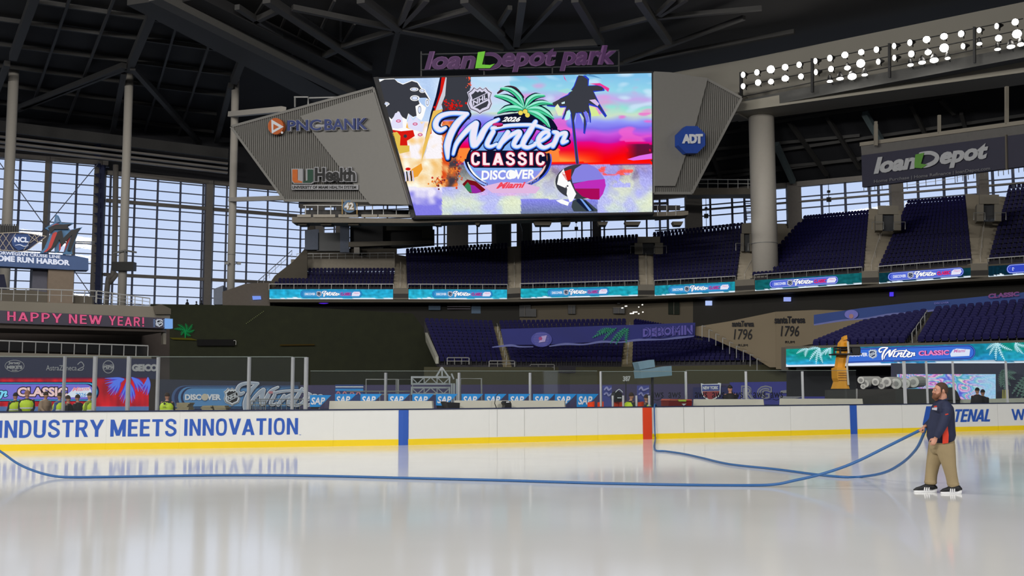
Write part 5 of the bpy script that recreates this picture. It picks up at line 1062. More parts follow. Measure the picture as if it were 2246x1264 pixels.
def deck(name, D, z0, tan, fl, fr, bl, br, nrow, mt, steps=True, seatx=True, pitch=.5, lab=''):
    def back(px, py, df):
        py += .82*F/(df+9)
        m = slope(px, py); w = (m*df-(z0-EYE.z))/(tan-m); w = max(1.5, w); r = ray(px, py); return EYE+r*((df+w)/r.y)
    A, B = PZ(fl, D(fl), z0), PZ(fr, D(fr), z0); C_, D_ = back(bl[0], bl[1], D(fl)), back(br[0], br[1], D(fr))
    mb = MB(); n = nrow
    for i in range(n):
        a0, b0 = A.lerp(C_, i/n), B.lerp(D_, i/n); a1, b1 = A.lerp(C_, (i+1)/n), B.lerp(D_, (i+1)/n)
        za, zb = a1.z-.1, b1.z-.1
        p = [V((a0.x, a0.y, za)), V((b0.x, b0.y, zb)), V((b1.x, b1.y, zb)), V((a1.x, a1.y, za))]
        mb.prism([q-V((0, 0, .75)) for q in p], V((0, 0, .75)), mt)
        if seatx:
            e0, e1 = a0.lerp(a1, .55), b0.lerp(b1, .55); L = math.hypot(e1.x-e0.x, e1.y-e0.y); k = int(L/pitch); ang = math.atan2(e1.y-e0.y, e1.x-e0.x)
            for j in range(k):
                q = e0.lerp(e1, (j+.5)/k); seats.append((V((q.x, q.y, za+(zb-za)*(j+.5)/k)), ang, lab, i))
    o = mb.build(name); o['kind'] = 'structure'; return A, B, C_, D_
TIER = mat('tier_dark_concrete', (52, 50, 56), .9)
US = [((597, 862), (638, 588), (866, 588), 5, 'in the small upper section left of the first stair, below the pale wall'), ((893, 1114), (890, 545), (1113, 532), 14, 'in the upper section below the lower left corner of the scoreboard'), ((1143, 1402), (1143, 528), (1400, 513), 15, 'in the upper section below the middle of the scoreboard'),
      ((1434, 1616), (1432, 509), (1632, 487), 15, 'in the upper section left of the big round column'), ((1646, 1895), (1766, 472), (1907, 459), 16, 'in the upper section right of the big round column'), ((1926, 2133), (1992, 438), (2118, 428), 17, 'in the upper section above the dark teal ribbon, right'), ((2168, 2330), (2213, 406), (2360, 392), 17, 'in the upper section at the right edge')]
ZS = 14.75
corners = []
for (fl, fr), bl, br, n, lb in US:
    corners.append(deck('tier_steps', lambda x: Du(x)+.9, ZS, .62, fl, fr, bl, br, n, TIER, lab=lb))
# stairs between the sections
for i in range(len(US)-1):
    A = corners[i][1]; B = corners[i+1][0]; C_ = corners[i][3]; D_ = corners[i+1][2]
    if i == 0: C_ = A.lerp(PZ(868, Du(868)+9, 20.2), 1); D_ = corners[1][2]
    mb = MB(); n = 22; up = V((0, 0, 1))
    for k in range(n):
        a0, b0, a1, b1 = A.lerp(C_, k/n), B.lerp(D_, k/n), A.lerp(C_, (k+1)/n), B.lerp(D_, (k+1)/n); z = (a1.z+b1.z)/2+.06
        mb.prism([V((p.x, p.y, z-.6)) for p in (a0, b0, b1, a1)], V((0, 0, .6)), STC)
    o = mb.build('aisle_stairs'); o['kind'] = 'structure'
    hp = [(A.lerp(C_, t)+B.lerp(D_, t))/2+up*.95 for t in (.03, .42)]; h2 = [(A.lerp(C_, t)+B.lerp(D_, t))/2+up*.95 for t in (.47, .62)]
    mb = MB()
    for h in (hp, h2):
        mb.beam(h[0], h[1], .07, .07, COLW)
        for t in (0, .5, 1): p = h[0].lerp(h[1], t); mb.beam(p-up*1.0, p, .06, .06, COLW)
    tag(mb.build('stair_handrail'), 'pale handrail in the middle of the %s upper stair from the left' % ordn(i), 'handrail', 'handrails of the upper stairs')
    # front block closing the stair
    a, b = rp(RB[i][3], ZB), rp(RB[i+1][0], ZB)
    mb = MB(); mb.prism([a, b, V((b.x, b.y, ZS+.35)), V((a.x, a.y, ZS+.35))], V((0, .9, 0)), CONC); mb.prism([a-V((0, .05, -.2)), b-V((0, .05, -.2)), b-V((0, .05, -.75)), a-V((0, .05, -.75))], V((0, .1, 0)), mat('dark_recess', (40, 36, 32))); struct(mb, 'trim_stair_front')
# parapet, ribbons, rails
for i, (x0, t0, b0, x1, t1, b1, c) in enumerate(RB):
    lb = ['leftmost turquoise LED ribbon of the upper deck, below the small seat block', 'turquoise LED ribbon under the lower left corner of the scoreboard', 'turquoise LED ribbon under the middle of the scoreboard', 'turquoise LED ribbon left of the big round column', 'dark teal LED ribbon right of the big round column', 'dark LED ribbon with bright pill logo, second from the right edge', 'dark LED ribbon cut by the right edge'][i]
    r = thing('led_ribbon', rp((x0+x1)/2, ZB), lb, 'screen', 'LED ribbons along the upper deck')
    zt = PZ(x0, Du(x0), 0).z; H = 1.32; n = 6; mb = MB()
    for k in range(n):
        a, b = x0+(x1-x0)*k/n, x0+(x1-x0)*(k+1)/n; A, B = rp(a, ZB), rp(b, ZB); mb.prism([A, B, B+V((0, 0, H+.02)), A+V((0, 0, H+.02))], V((0, .5, 0)), CONCD)
    mb.build('housing', r)
    fn = lambda x, y, off=0: rp(x, y, .03+off)            # y is height here
    def cf(u, v, c=c):
        k = 1+.28*nz(u*30, v*4, 1, c[0]); q = tuple(min(255, a*k) for a in c)
        if i == 0 or i == 1:
            if v > .6: q = mixc(q, (90, 215, 235), (v-.6)*1.2)
        if v > .9+.05*math.sin(u*23)+.03*math.sin(u*51): q = (225, 240, 252)
        return q
    mb = MB(); mb.grid(fn, x0+1, ZB+H, x1-1, ZB+.02, 60, 12, cf, SCR); mb.build('picture', r)
    xm = (x0+x1)/2+(0, 10, -2, 10, -10, 2, 0)[i]; w = (68, 67, 68, 69, 76, 84, 90)[i] if i < 6 else 90
    if i == 6: xm = 2297
    zc = ZB+.7; sx = w/68.
    P2 = lambda x, y, off=0: rp(xm+x*sx, zc-y*.0575, .03+off)   # x px, y px-like downwards
    mb = MB()
    def pl_(x0_, x1_, h, m, o):
        mb.face([P2(x0_+h*math.cos(a)*.9, h*math.sin(a), o) for a in [math.pi/2+math.pi*k/8 for k in range(9)]]+[P2(x1_+h*math.cos(a)*.9, h*math.sin(a), o) for a in [-math.pi/2+math.pi*k/8 for k in range(9)]], m)
    dk = i > 3
    pl_(-60, 60, 8.6, g3((28, 50, 160) if dk else (24, 90, 160)), .02); pl_(-60, 60, 7.4, g3((190, 205, 250) if dk else (60, 175, 215)), .035); pl_(-60, 60, 6.6, g3((50, 70, 190) if dk else (40, 120, 190)), .05); pl_(-58, 58, 5.6, g3((90, 110, 215) if dk else (60, 150, 205)), .06)
    mb.text(P2, 'DISCOVER', [(-58, 3), (-35, 3), (-35, -2.5), (-58, -2.5)], g3((230, 235, 250)), .09, .03)
    shield(mb, P2, -27, 0, 13, g3((200, 205, 220)), g3((30, 34, 60)), .08, 0, .01, False)
    winter(mb, P2, -1, 0, .0185*1.0, [(70, g3((30, 60, 140)), .1, 0, 0), (20, WHI, .13, 0, 0)], cap=6, n=2)
    for b_, m_, o_ in ((.09, g3((60, 20, 90)), .1), (.03, g3((235, 50, 120) if dk else (190, 80, 170)), .12)): mb.text(P2, 'CLASSIC', [(20, 4), (44, 4), (44, -3.5), (20, -3.5)], m_, o_, b_)
    mb.face([P2(*p, .13) for p in ((45, 5), (46, -2), (50, -5), (62, -5), (64, 0), (61, 5))], g3((225, 225, 245))); mb.text(P2, 'Miami', [(50, 0), (61, 0), (61, -3.5), (50, -3.5)], g3((220, 110, 170)), .14, 0, .2)
    mb.build('logo', r)
    ra, rb_ = rp(x0, ZS+.35, -.3), rp(x1, ZS+.35, -.3)
    pr_ = ['first', 'second', 'third', 'fourth', 'fifth', 'sixth', 'seventh'][i]
    railing(rp(x0, ZB+H, -.35), rp(x1, ZB+H, -.35), .72, max(3, round(abs(x1-x0)/28)), pr_+' beige front railing of the upper deck, counted from the left', r=.045)
# pale wall, boxes and platform above the first section
U0 = corners[0]
mb = MB(); pz = Pl(U0[2]+V((0, .2, 0)), U0[3]+V((0, .2, 0))); mb.poly(pz, [(638, 569), (866, 567), (866, 592), (638, 592)], mat('beige_wall', (150, 142, 128), .8), 0, .5); struct(mb, 'wall_platform')
railing(pz.p(650, 569, -.3), pz.p(864, 567, -.3), .8, 12, 'railing with mesh on top of the pale beige wall of the first upper section', mids=1)
mb = MB(); q = Pl(U0[2]+V((0, 5, 0)), U0[3]+V((0, 5, 0)))
for P, m, o in (([(668, 545), (870, 545), (870, 575), (650, 575)], CONCD, 0), ([(671, 508), (700, 505), (700, 550), (671, 550)], mat('blue_grey_panel', (110, 120, 140)), 1), ([(696, 512), (760, 512), (760, 552), (696, 552)], mat('dim_glass_wall', (52, 56, 60), .4), .6), ([(748, 492), (768, 492), (768, 556), (748, 556)], MC['blue_grey_panel'], 1.2), ([(676, 486), (692, 486), (692, 512), (676, 512)], CONCD, .8), ([(768, 486), (840, 486), (840, 545), (768, 545)], DARK, .2), ([(818, 488), (948, 486), (950, 520), (925, 520), (925, 503), (818, 505)], mat('olive_grey', (72, 70, 62), .8), -.5), ([(830, 500), (952, 500), (952, 535), (830, 545)], BLK, -1.5), ([(767, 534), (950, 531), (953, 537), (767, 545)], CONC, 1.5), ([(779, 546), (791, 546), (791, 560), (779, 560)], COLW, 1.6)):
    mb.poly(q, P, m, o, .6)
tag(mb.build('camera_platform'), 'dark grey platform structure with posts and boxes, left below the scoreboard', 'platform')
railing(PZ(565, Du(590)+2, 15.2), PZ(640, Du(590)+11, 20.5), 1.0, 6, 'sloping stair railing against the tall window at the left end of the upper deck', mids=1)
mb = MB(); pe = vpl(480, Du(590)+.6, 640, Du(590)+1.5); mb.poly(pe, [(575, 640), (600, 603), (640, 572), (662, 548), (672, 548), (672, 640)], CONCD, -1.2, .5); mb.poly(pe, [(488, 640), (540, 622), (592, 620), (592, 672), (488, 672)], mat('warm_grey_wall', (104, 96, 88), .8), 0, 4); mb.poly(pe, [(468, 634), (489, 626), (489, 668), (468, 668)], mat('blue_white_wall', (130, 138, 155), .8), -.1, 3); struct(mb, 'wall_left_end')
mb = MB(); mb.poly(pe, [(554, 650), (572, 650), (573, 657), (555, 658)], g3((120, 150, 235)), .3, .3); tag(mb.build('lit_panel'), 'small pale blue lit panel under the left end of the upper deck', 'screen')
mb = MB(); mb.ell(pe.p(710, 661), (1.0, .5, .35), g3((90, 40, 235)), 12); tag(mb.build('violet_lamp'), 'glowing violet lamp below the leftmost turquoise ribbon', 'lamp')
# vomitories
VO = [(1392, 1454, 520, 558, 'concrete stair opening between the third and fourth upper sections'), (1920, 1976, 452, 506, 'concrete stair opening right of the column, upper deck'), (2142, 2196, 428, 486, 'concrete stair opening near the right edge, upper deck'), (1625, 1652, 492, 552, 'concrete stair opening just left of the big round column')]
SLT = g3((205, 220, 250))
for x0, x1, y0, y1, lb in VO:
    xm = (x0+x1)/2; D = Du(xm)+7.5; v = vpl(x0, D+(.6 if x1 < 1700 else .8), x1, D); r = thing('stair_opening', v.p(xm, y1), lb, 'stair opening', 'stair openings of the upper deck')
    w = x1-x0
    mb = MB(); mb.poly(v, [(x0+w*.1, y0), (x1-w*.1, y0), (x1-w*.1, y0+(y1-y0)*.35), (x0+w*.1, y0+(y1-y0)*.35)], CONC, .3, .5)
    mb.poly(v, [(x0+w*.12, y0+4), (x1-w*.12, y0+4), (x1-w*.12, y1), (x0+w*.12, y1)], mat('opening_dark', (40, 42, 46)), -.3, .2)
    mb.poly(v, [(x0, y0+(y1-y0)*.35), (x0+w*.28, y0+(y1-y0)*.35), (x0+w*.28, y1), (x0, y1)], CONC, .2, 2); mb.poly(v, [(x1-w*.28, y0+(y1-y0)*.35), (x1, y0+(y1-y0)*.35), (x1, y1), (x1-w*.28, y1)], CONC, .2, 2); mb.build('concrete_surround', r)
    mb = MB()
    for t, h in ((.38, 4), (.86, 7)): yy = y0+(y1-y0)*t; mb.poly(v, [(xm-w*.22, yy), (xm-2, yy), (xm-2, yy+h), (xm-w*.22, yy+h)], WGLASS, .1, .02); mb.poly(v, [(xm+2, yy), (xm+w*.22, yy), (xm+w*.22, yy+h), (xm+2, yy+h)], WGLASS, .1, .02)
    mb.build('slot_window', r)
    for a, b in ((x0-8, x0+w*.3), (x1-w*.3, x1+8)):
        mb = MB(); yy = y1-16; mb.tube([v.p(a, y1, 1), v.p(a, yy, 1), v.p(b, yy, 1), v.p(b, y1, 1)], .05, STEEL, 6); mb.build('handrail', r)
# ------------------------------------------------------------------ lower stand
zf = 3.95; DL = lambda x: lerp([(945, 104), (962, 104), (1320, 107), (1690, 98), (1800, 96)], x)
LS = [((965, 1103), (930, 697), (1080, 702), 13, 'in the lower stand section next to the hedge wall'), ((1122, 1363), (1094, 702), (1374, 698), 14, 'in the lower stand section crossed by the round logo reflection'), ((1387, 1690), (1392, 698), (1530, 724), 13, 'in the lower stand section right of its last stair')]
lc = []
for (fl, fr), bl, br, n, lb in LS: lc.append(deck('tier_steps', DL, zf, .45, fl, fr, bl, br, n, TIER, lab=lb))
for i in range(2):
    A = lc[i][1]; B = lc[i+1][0]; C_ = lc[i][3]; D_ = lc[i+1][2]; mb = MB(); n = 18; AI = mat('aisle_tan', (128, 118, 92), .85)
    for k in range(n):
        a0, b0, a1, b1 = A.lerp(C_, k/n), B.lerp(D_, k/n), A.lerp(C_, (k+1)/n), B.lerp(D_, (k+1)/n); z = (a1.z+b1.z)/2+.06
        mb.prism([V((p.x, p.y, z-.6)) for p in (a0, b0, b1, a1)], V((0, 0, .6)), AI)
    mb.build('aisle_stairs')['kind'] = 'structure'
    mb = MB(); up = V((0, 0, 1))
    for t in range(6): p = (A.lerp(C_, .05+t*.15)+B.lerp(D_, .05+t*.15))/2; q_2 = (A.lerp(C_, .12+t*.15)+B.lerp(D_, .12+t*.15))/2; mb.beam(p, p+up*.95, .05, .05, STEEL); mb.beam(p+up*.95, q_2+up*.95, .05, .05, STEEL)
    tag(mb.build('stair_handrail'), 'thin handrail on the %s tan stair of the lower stand' % ordn(i), 'handrail', 'handrails of the lower stairs')
# field wall
mb = MB(); xs_ = [930, 1100, 1250, 1400, 1550, 1700, 1810]
def dlp(x, z, o=0): return PZ(x, DL(x)-.6-o, z)
for a, b in zip(xs_, xs_[1:]): mb.prism([dlp(a, 2.3), dlp(b, 2.3), dlp(b, zf+.1), dlp(a, zf+.1)], V((0, .5, 0)), mat('olive_wall', (66, 64, 44), .9, sc=.4))
struct(mb, 'wall_field')
mb = MB(); PW = mat('padded_wall_plum', (66, 60, 96), .8, sc=.3)
for a, b in zip([640, 800]+xs_, [800]+xs_): mb.prism([PZ(a, DL(a)-1, 0), PZ(b, DL(b)-1, 0), PZ(b, DL(b)-1, 2.3), PZ(a, DL(a)-1, 2.3)], V((0, .5, 0)), PW)
struct(mb, 'wall_padding')
for k, (x0, x1, y0, y1) in enumerate(((981, 1029, 785, 800), (1073, 1129, 792, 805), (1163, 1216, 800, 812), (1250, 1315, 806, 814))):
    D = DL((x0+x1)/2)-.4; mb = MB(); z = lambda y: S(x0, y, D).z; q = lambda x, y: S(x, y, D)
    mb.tube([q(x0, y1), q(x0, y0+1), q(x0+2, y0), q(x1-2, y0), q(x1, y0+1), q(x1, y1)], .055, STEEL, 6); mb.tube([q(x0, (y0+y1)/2), q(x1, (y0+y1)/2)], .035, STEEL, 5)
    for t in (.33, .66): x = x0+(x1-x0)*t; mb.tube([q(x, y1), q(x, y0)], .035, STEEL, 5)
    tag(mb.build('railing'), 'short grey railing in front of the lower stand, %s from the left' % ordn(k), 'railing', 'short railings before the lower seats')
mb = MB(); pv = vpl(935, 112, 966, 103); mb.prism([S(938, 730, 112), S(962, 783, 104.3), S(962, 798, 104.3), S(940, 750, 112)], V((-.3, 0, 0)), mat('pale_trim', (150, 150, 138))); struct(mb, 'trim_pale')
# blue LED ribbon reflection painted over the seats, and the Santa Teresa wall
BW = mat('reflected_wave_blue', (20, 28, 108), .7, var=.25, sc=.3); FM = mat('reflected_foam', (98, 104, 160), .8); pg = vpl(1080, 103, 1525, 99.5)
wb = thing('wave_reflection', pg.p(1300, 760), 'painted blue ribbon reflection with wavy edge, round emblem and leaves over the lower seats', 'banner'); f = pg.p
mb = MB(); mb.poly(pg, [(1098, 722), (1200, 719), (1350, 714), (1525, 708), (1524, 737), (1400, 745), (1200, 756), (1105, 757)], BW, 0, .08); mb.build('cloth', wb)  # thin sheet painted with the reflection, no hung fabric
mb = MB(); mb.stroke(f, [(1080, 762), (1120, 758), (1140, 761), (1170, 761)], [2, 5, 3, 2], FM, .1, 5, 0); mb.stroke(f, [(1205, 760), (1240, 755), (1280, 756), (1320, 750), (1360, 751), (1400, 746), (1450, 745), (1490, 741), (1522, 738)], [2, 5, 3, 5, 3, 5, 3, 5, 2], FM, .1, 4, 0); mb.build('reflected_foam_edge', wb)
mb = MB(); mb.disc(f, (1188, 745), 23, mat('reflected_emblem_violet', (62, 66, 150), .7), .1, 30, 16.5)
for k in range(8): mb.stroke(f, [(1170+abs(k-3.5)*1.6, 732+k*3.6), (1206-abs(k-3.5)*1.6, 732+k*3.6)], [1.2, 1.2], mat('reflected_emblem_light', (104, 104, 180), .7), .13, 2, 0)
mb.poly(pg, [(1182, 752), (1188, 738), (1200, 736), (1196, 750)], mat('reflected_emblem_pale', (165, 150, 200), .7), .16); mb.disc(f, (1186, 743), 4, mat('reflected_emblem_pink', (150, 60, 120), .7), .17); tag(mb.build('emblem', wb), 'round striped emblem, painted reflection')
mb = MB(); GL = mat('leaf_green', (28, 130, 100), .7)
for b_, t_ in (((1345, 722), (1302, 740)), ((1345, 722), (1312, 728)), ((1372, 720), (1340, 752)), ((1375, 722), (1352, 754)), ((1378, 720), (1374, 752)), ((1352, 720), (1325, 745))): frond(mb, f, b_, t_, 2, 6, GL, .12, 8)
mb.build('leaves', wb)
mb = MB(); mb.text(f, 'DEBOMIN', [(1408, 742), (1521, 734), (1521, 713), (1408, 719)], mat('reflected_letter_violet', (92, 84, 170), .7), .1, .08); mb.text(f, 'DEBOMIN', [(1408, 742), (1521, 734), (1521, 713), (1408, 719)], BW, .13, -.01); mb.build('lettering', wb)
TS = mat('tan_wall', (120, 108, 88), .85, sc=.3); pS = vpl(1525, 100, 1700, 96); pS2 = vpl(1700, 96, 1905, 88)
mb = MB(); mb.poly(pS, [(1520, 718), (1600, 705), (1663, 692), (1702, 684), (1702, 806), (1688, 806), (1640, 776), (1600, 760), (1560, 742), (1525, 736)], TS, 0, .6); mb.poly(pS2, [(1702, 684), (1790, 680), (1905, 682), (1905, 706), (1850, 722), (1800, 752), (1740, 762), (1730, 810), (1702, 810)], TS, 0, .6); struct(mb, 'wall_curved')
INK = mat('ink_black', (22, 22, 28), .8)
for pl, x0, x1, yb, yt, s, lb in ((pS, 1606, 1654, 717, 704, 0, 'left painted 1796 lettering on the curved tan wall'), (pS2, 1700, 1767, 710, 694, -1, 'right painted 1796 lettering on the curved tan wall')):
    mb = MB(); mb.text(pl.p, 'santaTeresa', [(x0, yb), (x1, yb+s), (x1, yt), (x0, yt)], INK, .06, .03, th=.03); xm = (x0+x1)/2
    mb.text(pl.p, '1796', [(xm-20, yb+28), (xm+20, yb+28), (xm+20, yb+5), (xm-20, yb+5)], INK, .06, .0, .15, th=.03); mb.text(pl.p, 'RUM', [(xm-10, yb+43), (xm+10, yb+43), (xm+10, yb+38), (xm-10, yb+38)], INK, .06, .0, th=.03); tag(mb.build('painted_sign'), lb, 'sign')
mb = MB()
for k in range(9): x = 1545+k*15; y0 = 715+k*9; mb.tube([pS.p(x, y0, .6), pS.p(x, y0+26, .6)], .04, STEEL, 5); mb.tube([pS.p(x, y0, .6), pS.p(x+8, y0+3, .6)], .04, STEEL, 5)
tag(mb.build('stair_handrail'), 'stepped row of short pale rails along the curved tan wall', 'handrail')
# suite level under the upper deck
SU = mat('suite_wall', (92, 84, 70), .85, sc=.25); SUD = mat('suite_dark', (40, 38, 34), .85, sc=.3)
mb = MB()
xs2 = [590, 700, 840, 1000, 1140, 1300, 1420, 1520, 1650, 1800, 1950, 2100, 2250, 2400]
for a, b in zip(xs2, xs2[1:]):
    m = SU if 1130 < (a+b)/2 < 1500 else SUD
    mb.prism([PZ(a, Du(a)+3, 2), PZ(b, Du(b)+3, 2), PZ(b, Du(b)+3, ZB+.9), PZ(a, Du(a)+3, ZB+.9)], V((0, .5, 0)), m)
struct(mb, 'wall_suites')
mb = MB()
for a, b in zip(xs2, xs2[1:]): mb.prism([PZ(a, Du(a)+.2, ZB-.35), PZ(b, Du(b)+.2, ZB-.35), PZ(b, Du(b)+.2, ZB+.02), PZ(a, Du(a)+.2, ZB+.02)], V((0, 3, 0)), CONCD)
struct(mb, 'trim_deck_edge')
sp = lambda x, y, o=0: S(x, y, Du(x)+2.6-o)
def qd(mb, x0, y0, x1, y1, m, o=0, th=.3): mb.prism([sp(x0, y1, o), sp(x1, y1, o), sp(x1, y0, o), sp(x0, y0, o)], V((0, th, 0)), m)
for i, (x0, y0, x1, y1, m, nm_, lb) in enumerate([(1139, 664, 1164, 695, DARK, 'suite_window', 'dark suite window left of centre under the middle ribbon'), (1164, 678, 1176, 695, DARK, 'suite_counter', 'low dark counter beside the left suite window'), (1246, 670, 1262, 689, BLK, 'suite_window', 'small black suite window under the middle ribbon'), (1345, 675, 1370, 688, DARK, 'suite_window', 'wide dark suite window right of the small round vent'),
    (1466, 656, 1490, 690, mat('dark_green_plant', (22, 30, 20), .9), 'suite_window', 'dark green tinted window under the ribbon left of the column'), (1548, 660, 1562, 670, g3((175, 195, 245)), 'wall_screen', 'small pale blue wall screen left of the column'), (1720, 652, 1735, 661, g3((150, 165, 235)), 'wall_screen', 'small pale blue wall screen right of the column'), (1953, 641, 1960, 650, g3((80, 60, 235)), 'wall_screen', 'tiny violet wall screen near the right'),
    (940, 666, 966, 680, mat('dim_blue_panel', (70, 95, 120)), 'suite_banner', 'dim blue lettered panel behind the hedge wall end'), (1034, 666, 1086, 688, MC['dim_blue_panel'], 'suite_banner', 'dim blue panel above the lower seats'), (1086, 690, 1090, 712, g3((150, 180, 230)), 'door_gap', 'narrow bright upright gap beside the dim blue panel')]):
    mb = MB(); qd(mb, x0, y0, x1, y1, m)
    if nm_ == 'suite_window': qd(mb, x0-.8, y0-.8, x1+.8, y0, CONC, .1); qd(mb, (x0+x1)/2-.3, y0, (x0+x1)/2+.3, y1, CONC, .1)
    tag(mb.build(nm_), lb, 'window' if 'window' in nm_ else 'panel')
mb = MB()
for y in (667, 672, 677): qd(mb, 981, y, 1032, y+1.5, mat('pale_line', (125, 115, 130)), .1, .1)
tag(mb.build('shelf_rack'), 'rack of pale horizontal lines behind the hedge wall end', 'rack')
mb = MB(); c_ = sp(1357, 663); mb.tube([c_, c_+V((0, -.2, 0))], .28, BLK, 12); tag(mb.build('round_vent'), 'small black round vent under the middle ribbon', 'vent')
LMP = glow('lamp_warm', (255, 250, 235), 2.0)
for k, (x, y, w) in enumerate(((1365, 676, 4), (1373, 672, 5), (1401, 674, 2), (1409, 669, 3), (1386, 688, 9), (1393, 685, 10), (1401, 688.5, 3), (1410, 685, 3))):
    mb = MB(); mb.beam(S(x-w/2, y, Du(x)-8), S(x+w/2, y-.3, Du(x)-8), .11, .11, LMP); mb.beam(S(x-w/2, y-1.2, Du(x)-8), S(x+w/2, y-1.5, Du(x)-8), .1, .08, DARK); tag(mb.build('small_lamp'), 'tiny bright lamp in the group above the blue reflection, %s' % ['far left low', 'far left high', 'short one in the middle', 'topmost', 'long one at the bottom left', 'long one above the bottom left', 'round one at the bottom', 'round one at the right'][k], 'lamp', 'small lamps below the middle ribbon')
# ------------------------------------------------------------------ right lower stand with the bright ribbon
pR = Pl(G(1725, 1, 0) if 0 else S(1725, 858, 71), S(2246, 858, 61)); f = pR.p
rr = thing('led_ribbon', f(1985, 800), 'wide bright turquoise LED ribbon with palm leaves, right of the lift', 'screen')
mb = MB(); mb.poly(pR, [(1722, 760), (2330, 744), (2330, 800), (1722, 806)], CONCD, -.05, 1.2); mb.poly(pR, [(1712, 762), (1727, 762), (1727, 812), (1712, 812)], mat('pier_brown', (70, 62, 54)), -.1, 1.2); mb.build('housing', rr)
def cr_(u, v):
    c = mixc((20, 140, 130), (45, 160, 205), min(1, max(0, (v-.35)*2+nz(u*20, v*3)*.6)))
    if .22 < u < .78: c = mixc(c, (40, 110, 200), .35)
    c = tuple(k*(1+.25*nz(u*60, v*8, 1, 3)) for k in c)
    if v > .87+.05*math.sin(u*17)+.03*math.sin(u*41): c = (225, 235, 250)
    return tuple(min(255, k) for k in c)
mb = MB(); mb.grid(f, 0, 0, 0, 0, 130, 16, cr_, SCR, .05, quad=((1725, 766), (2330, 749), (2330, 795), (1725, 805)))
mb.build('picture', rr)
mb = MB()
Y = lambda x, y: y-(x-1985)*.022
for d, m, o in ((16.5, g3((24, 40, 130)), .07), (15.4, g3((110, 150, 230)), .08), (14.6, g3((24, 40, 130)), .09), (13, g3((60, 110, 210)), .10)):
    mb.face([f(1862+d*math.cos(a), Y(1862, 778)+d*math.sin(a), o) for a in [math.pi/2+math.pi*i/10 for i in range(11)]]+[f(2124+d*math.cos(a), Y(2124, 776)+d*math.sin(a), o) for a in [-math.pi/2+math.pi*i/10 for i in range(11)]], m)
mb.text(f, 'DISCOVER', [(1862, 783), (1905, 782), (1905, 774), (1862, 775)], LT, .13, .05); shield(mb, f, 1916, 777, 21, g3((205, 215, 225)), g3((50, 60, 90)), .12)
winter(mb, f, 1970, 776, .039, [(60, g3((20, 50, 140)), .15, 0, 0), (6, WHI, .18, 0, 0)])
for b_, m_, o_ in ((.1, g3((90, 20, 90)), .15), (.04, g3((235, 130, 190)), .18)): mb.text(f, 'CLASSIC', [(2017, 781), (2084, 779), (2084, 768), (2017, 770)], m_, o_, b_)
mb.poly(pR, [(2088, 783), (2086, 777), (2092, 768), (2100, 765), (2130, 767), (2128, 781)], g3((215, 225, 245)), .16); mb.text(f, 'Miami', [(2094, 774), (2120, 773), (2120, 766), (2094, 767)], g3((200, 110, 170)), .18, .02, .25)
mb.build('logo', rr)
mb = MB(); LF = g3((175, 225, 235))
for b_, T_ in (((1800, 764), ((1772, 768), (1778, 790), (1792, 797), (1806, 795))), ((1824, 763), ((1800, 782), (1812, 778), (1824, 785))), ((1775, 765), ((1750, 775), (1768, 782))), ((2190, 753), ((2166, 766), (2172, 778), (2186, 788), (2205, 790), (2220, 768))), ((2228, 752), ((2234, 772), (2245, 776), (2255, 760)))):
    for t_ in T_: frond(mb, f, b_, t_, 2, 5, LF, .12, 8)
mb.build('leaves', rr)
DR = lambda x: lerp([(1725, 72.4), (2246, 62.4), (2400, 59.6)], x)
rl = []
for fl, fr, bl, br, n, lb in ((1778, 1986, (1895, 702), (2036, 676), 13, 'in the right lower stand left of the dark stair'), (2012, 2330, (2052, 672), (2350, 646), 13, 'in the right lower stand at the right edge')):
    rl.append(deck('tier_steps', DR, S(1985, 764, 67.5).z-.1, .45, fl, fr, bl, br, n, TIER, lab=lb))
A, B, C_, D_ = rl[0][1], rl[1][0], rl[0][3], rl[1][2]; mb = MB()
for k in range(16):
    a0, b0, a1, b1 = A.lerp(C_, k/16), B.lerp(D_, k/16), A.lerp(C_, (k+1)/16), B.lerp(D_, (k+1)/16); mb.prism([V((p.x, p.y, a1.z-.6)) for p in (a0, b0, b1, a1)], V((0, 0, .65)), CONCD)
mb.build('aisle_stairs')['kind'] = 'structure'
mb = MB()
for t in range(4): p = (A.lerp(C_, .05+t*.2)+B.lerp(D_, .05+t*.2))/2; q_2 = (A.lerp(C_, .2+t*.2)+B.lerp(D_, .2+t*.2))/2; mb.beam(p, p+V((0, 0, .95)), .05, .05, STEEL); mb.beam(p+V((0, 0, .95)), q_2+V((0, 0, .95)), .05, .05, STEEL)
tag(mb.build('stair_handrail'), 'thin handrail on the dark stair of the right lower stand', 'handrail')
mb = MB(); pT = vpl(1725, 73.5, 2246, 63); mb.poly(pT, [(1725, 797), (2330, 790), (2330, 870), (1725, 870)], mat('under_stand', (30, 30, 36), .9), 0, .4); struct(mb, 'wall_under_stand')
pB = vpl(1700, 80, 2246, 70); mb = MB()  # second ribbon reflection, painted as a dim blue sheet
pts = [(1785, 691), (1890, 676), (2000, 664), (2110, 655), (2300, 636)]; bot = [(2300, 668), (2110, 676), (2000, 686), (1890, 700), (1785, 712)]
mb.poly(pB, pts+bot, mat('reflected_dim_blue', (38, 62, 122), .8, var=.3, sc=.25), 0, .1); w2 = mb.build('wave_reflection'); tag(w2, 'painted dim blue ribbon reflection with pale wavy edge across the right lower stand', 'banner')
mb = MB(); mb.stroke(pB.p, [(1786, 713), (1850, 703), (1900, 699), (1960, 689), (2010, 686), (2060, 680), (2120, 676), (2180, 672), (2300, 664)], [3, 4, 3, 5, 3, 4, 3, 4, 3, 2], FM, .08, 4, 0); mb.disc(pB.p, (1868, 690), 15, MC['reflected_emblem_light'], .08, 20, 10); mb.disc(pB.p, (1868, 694), 5, mat('reflected_emblem_peach', (150, 110, 110)), .1)
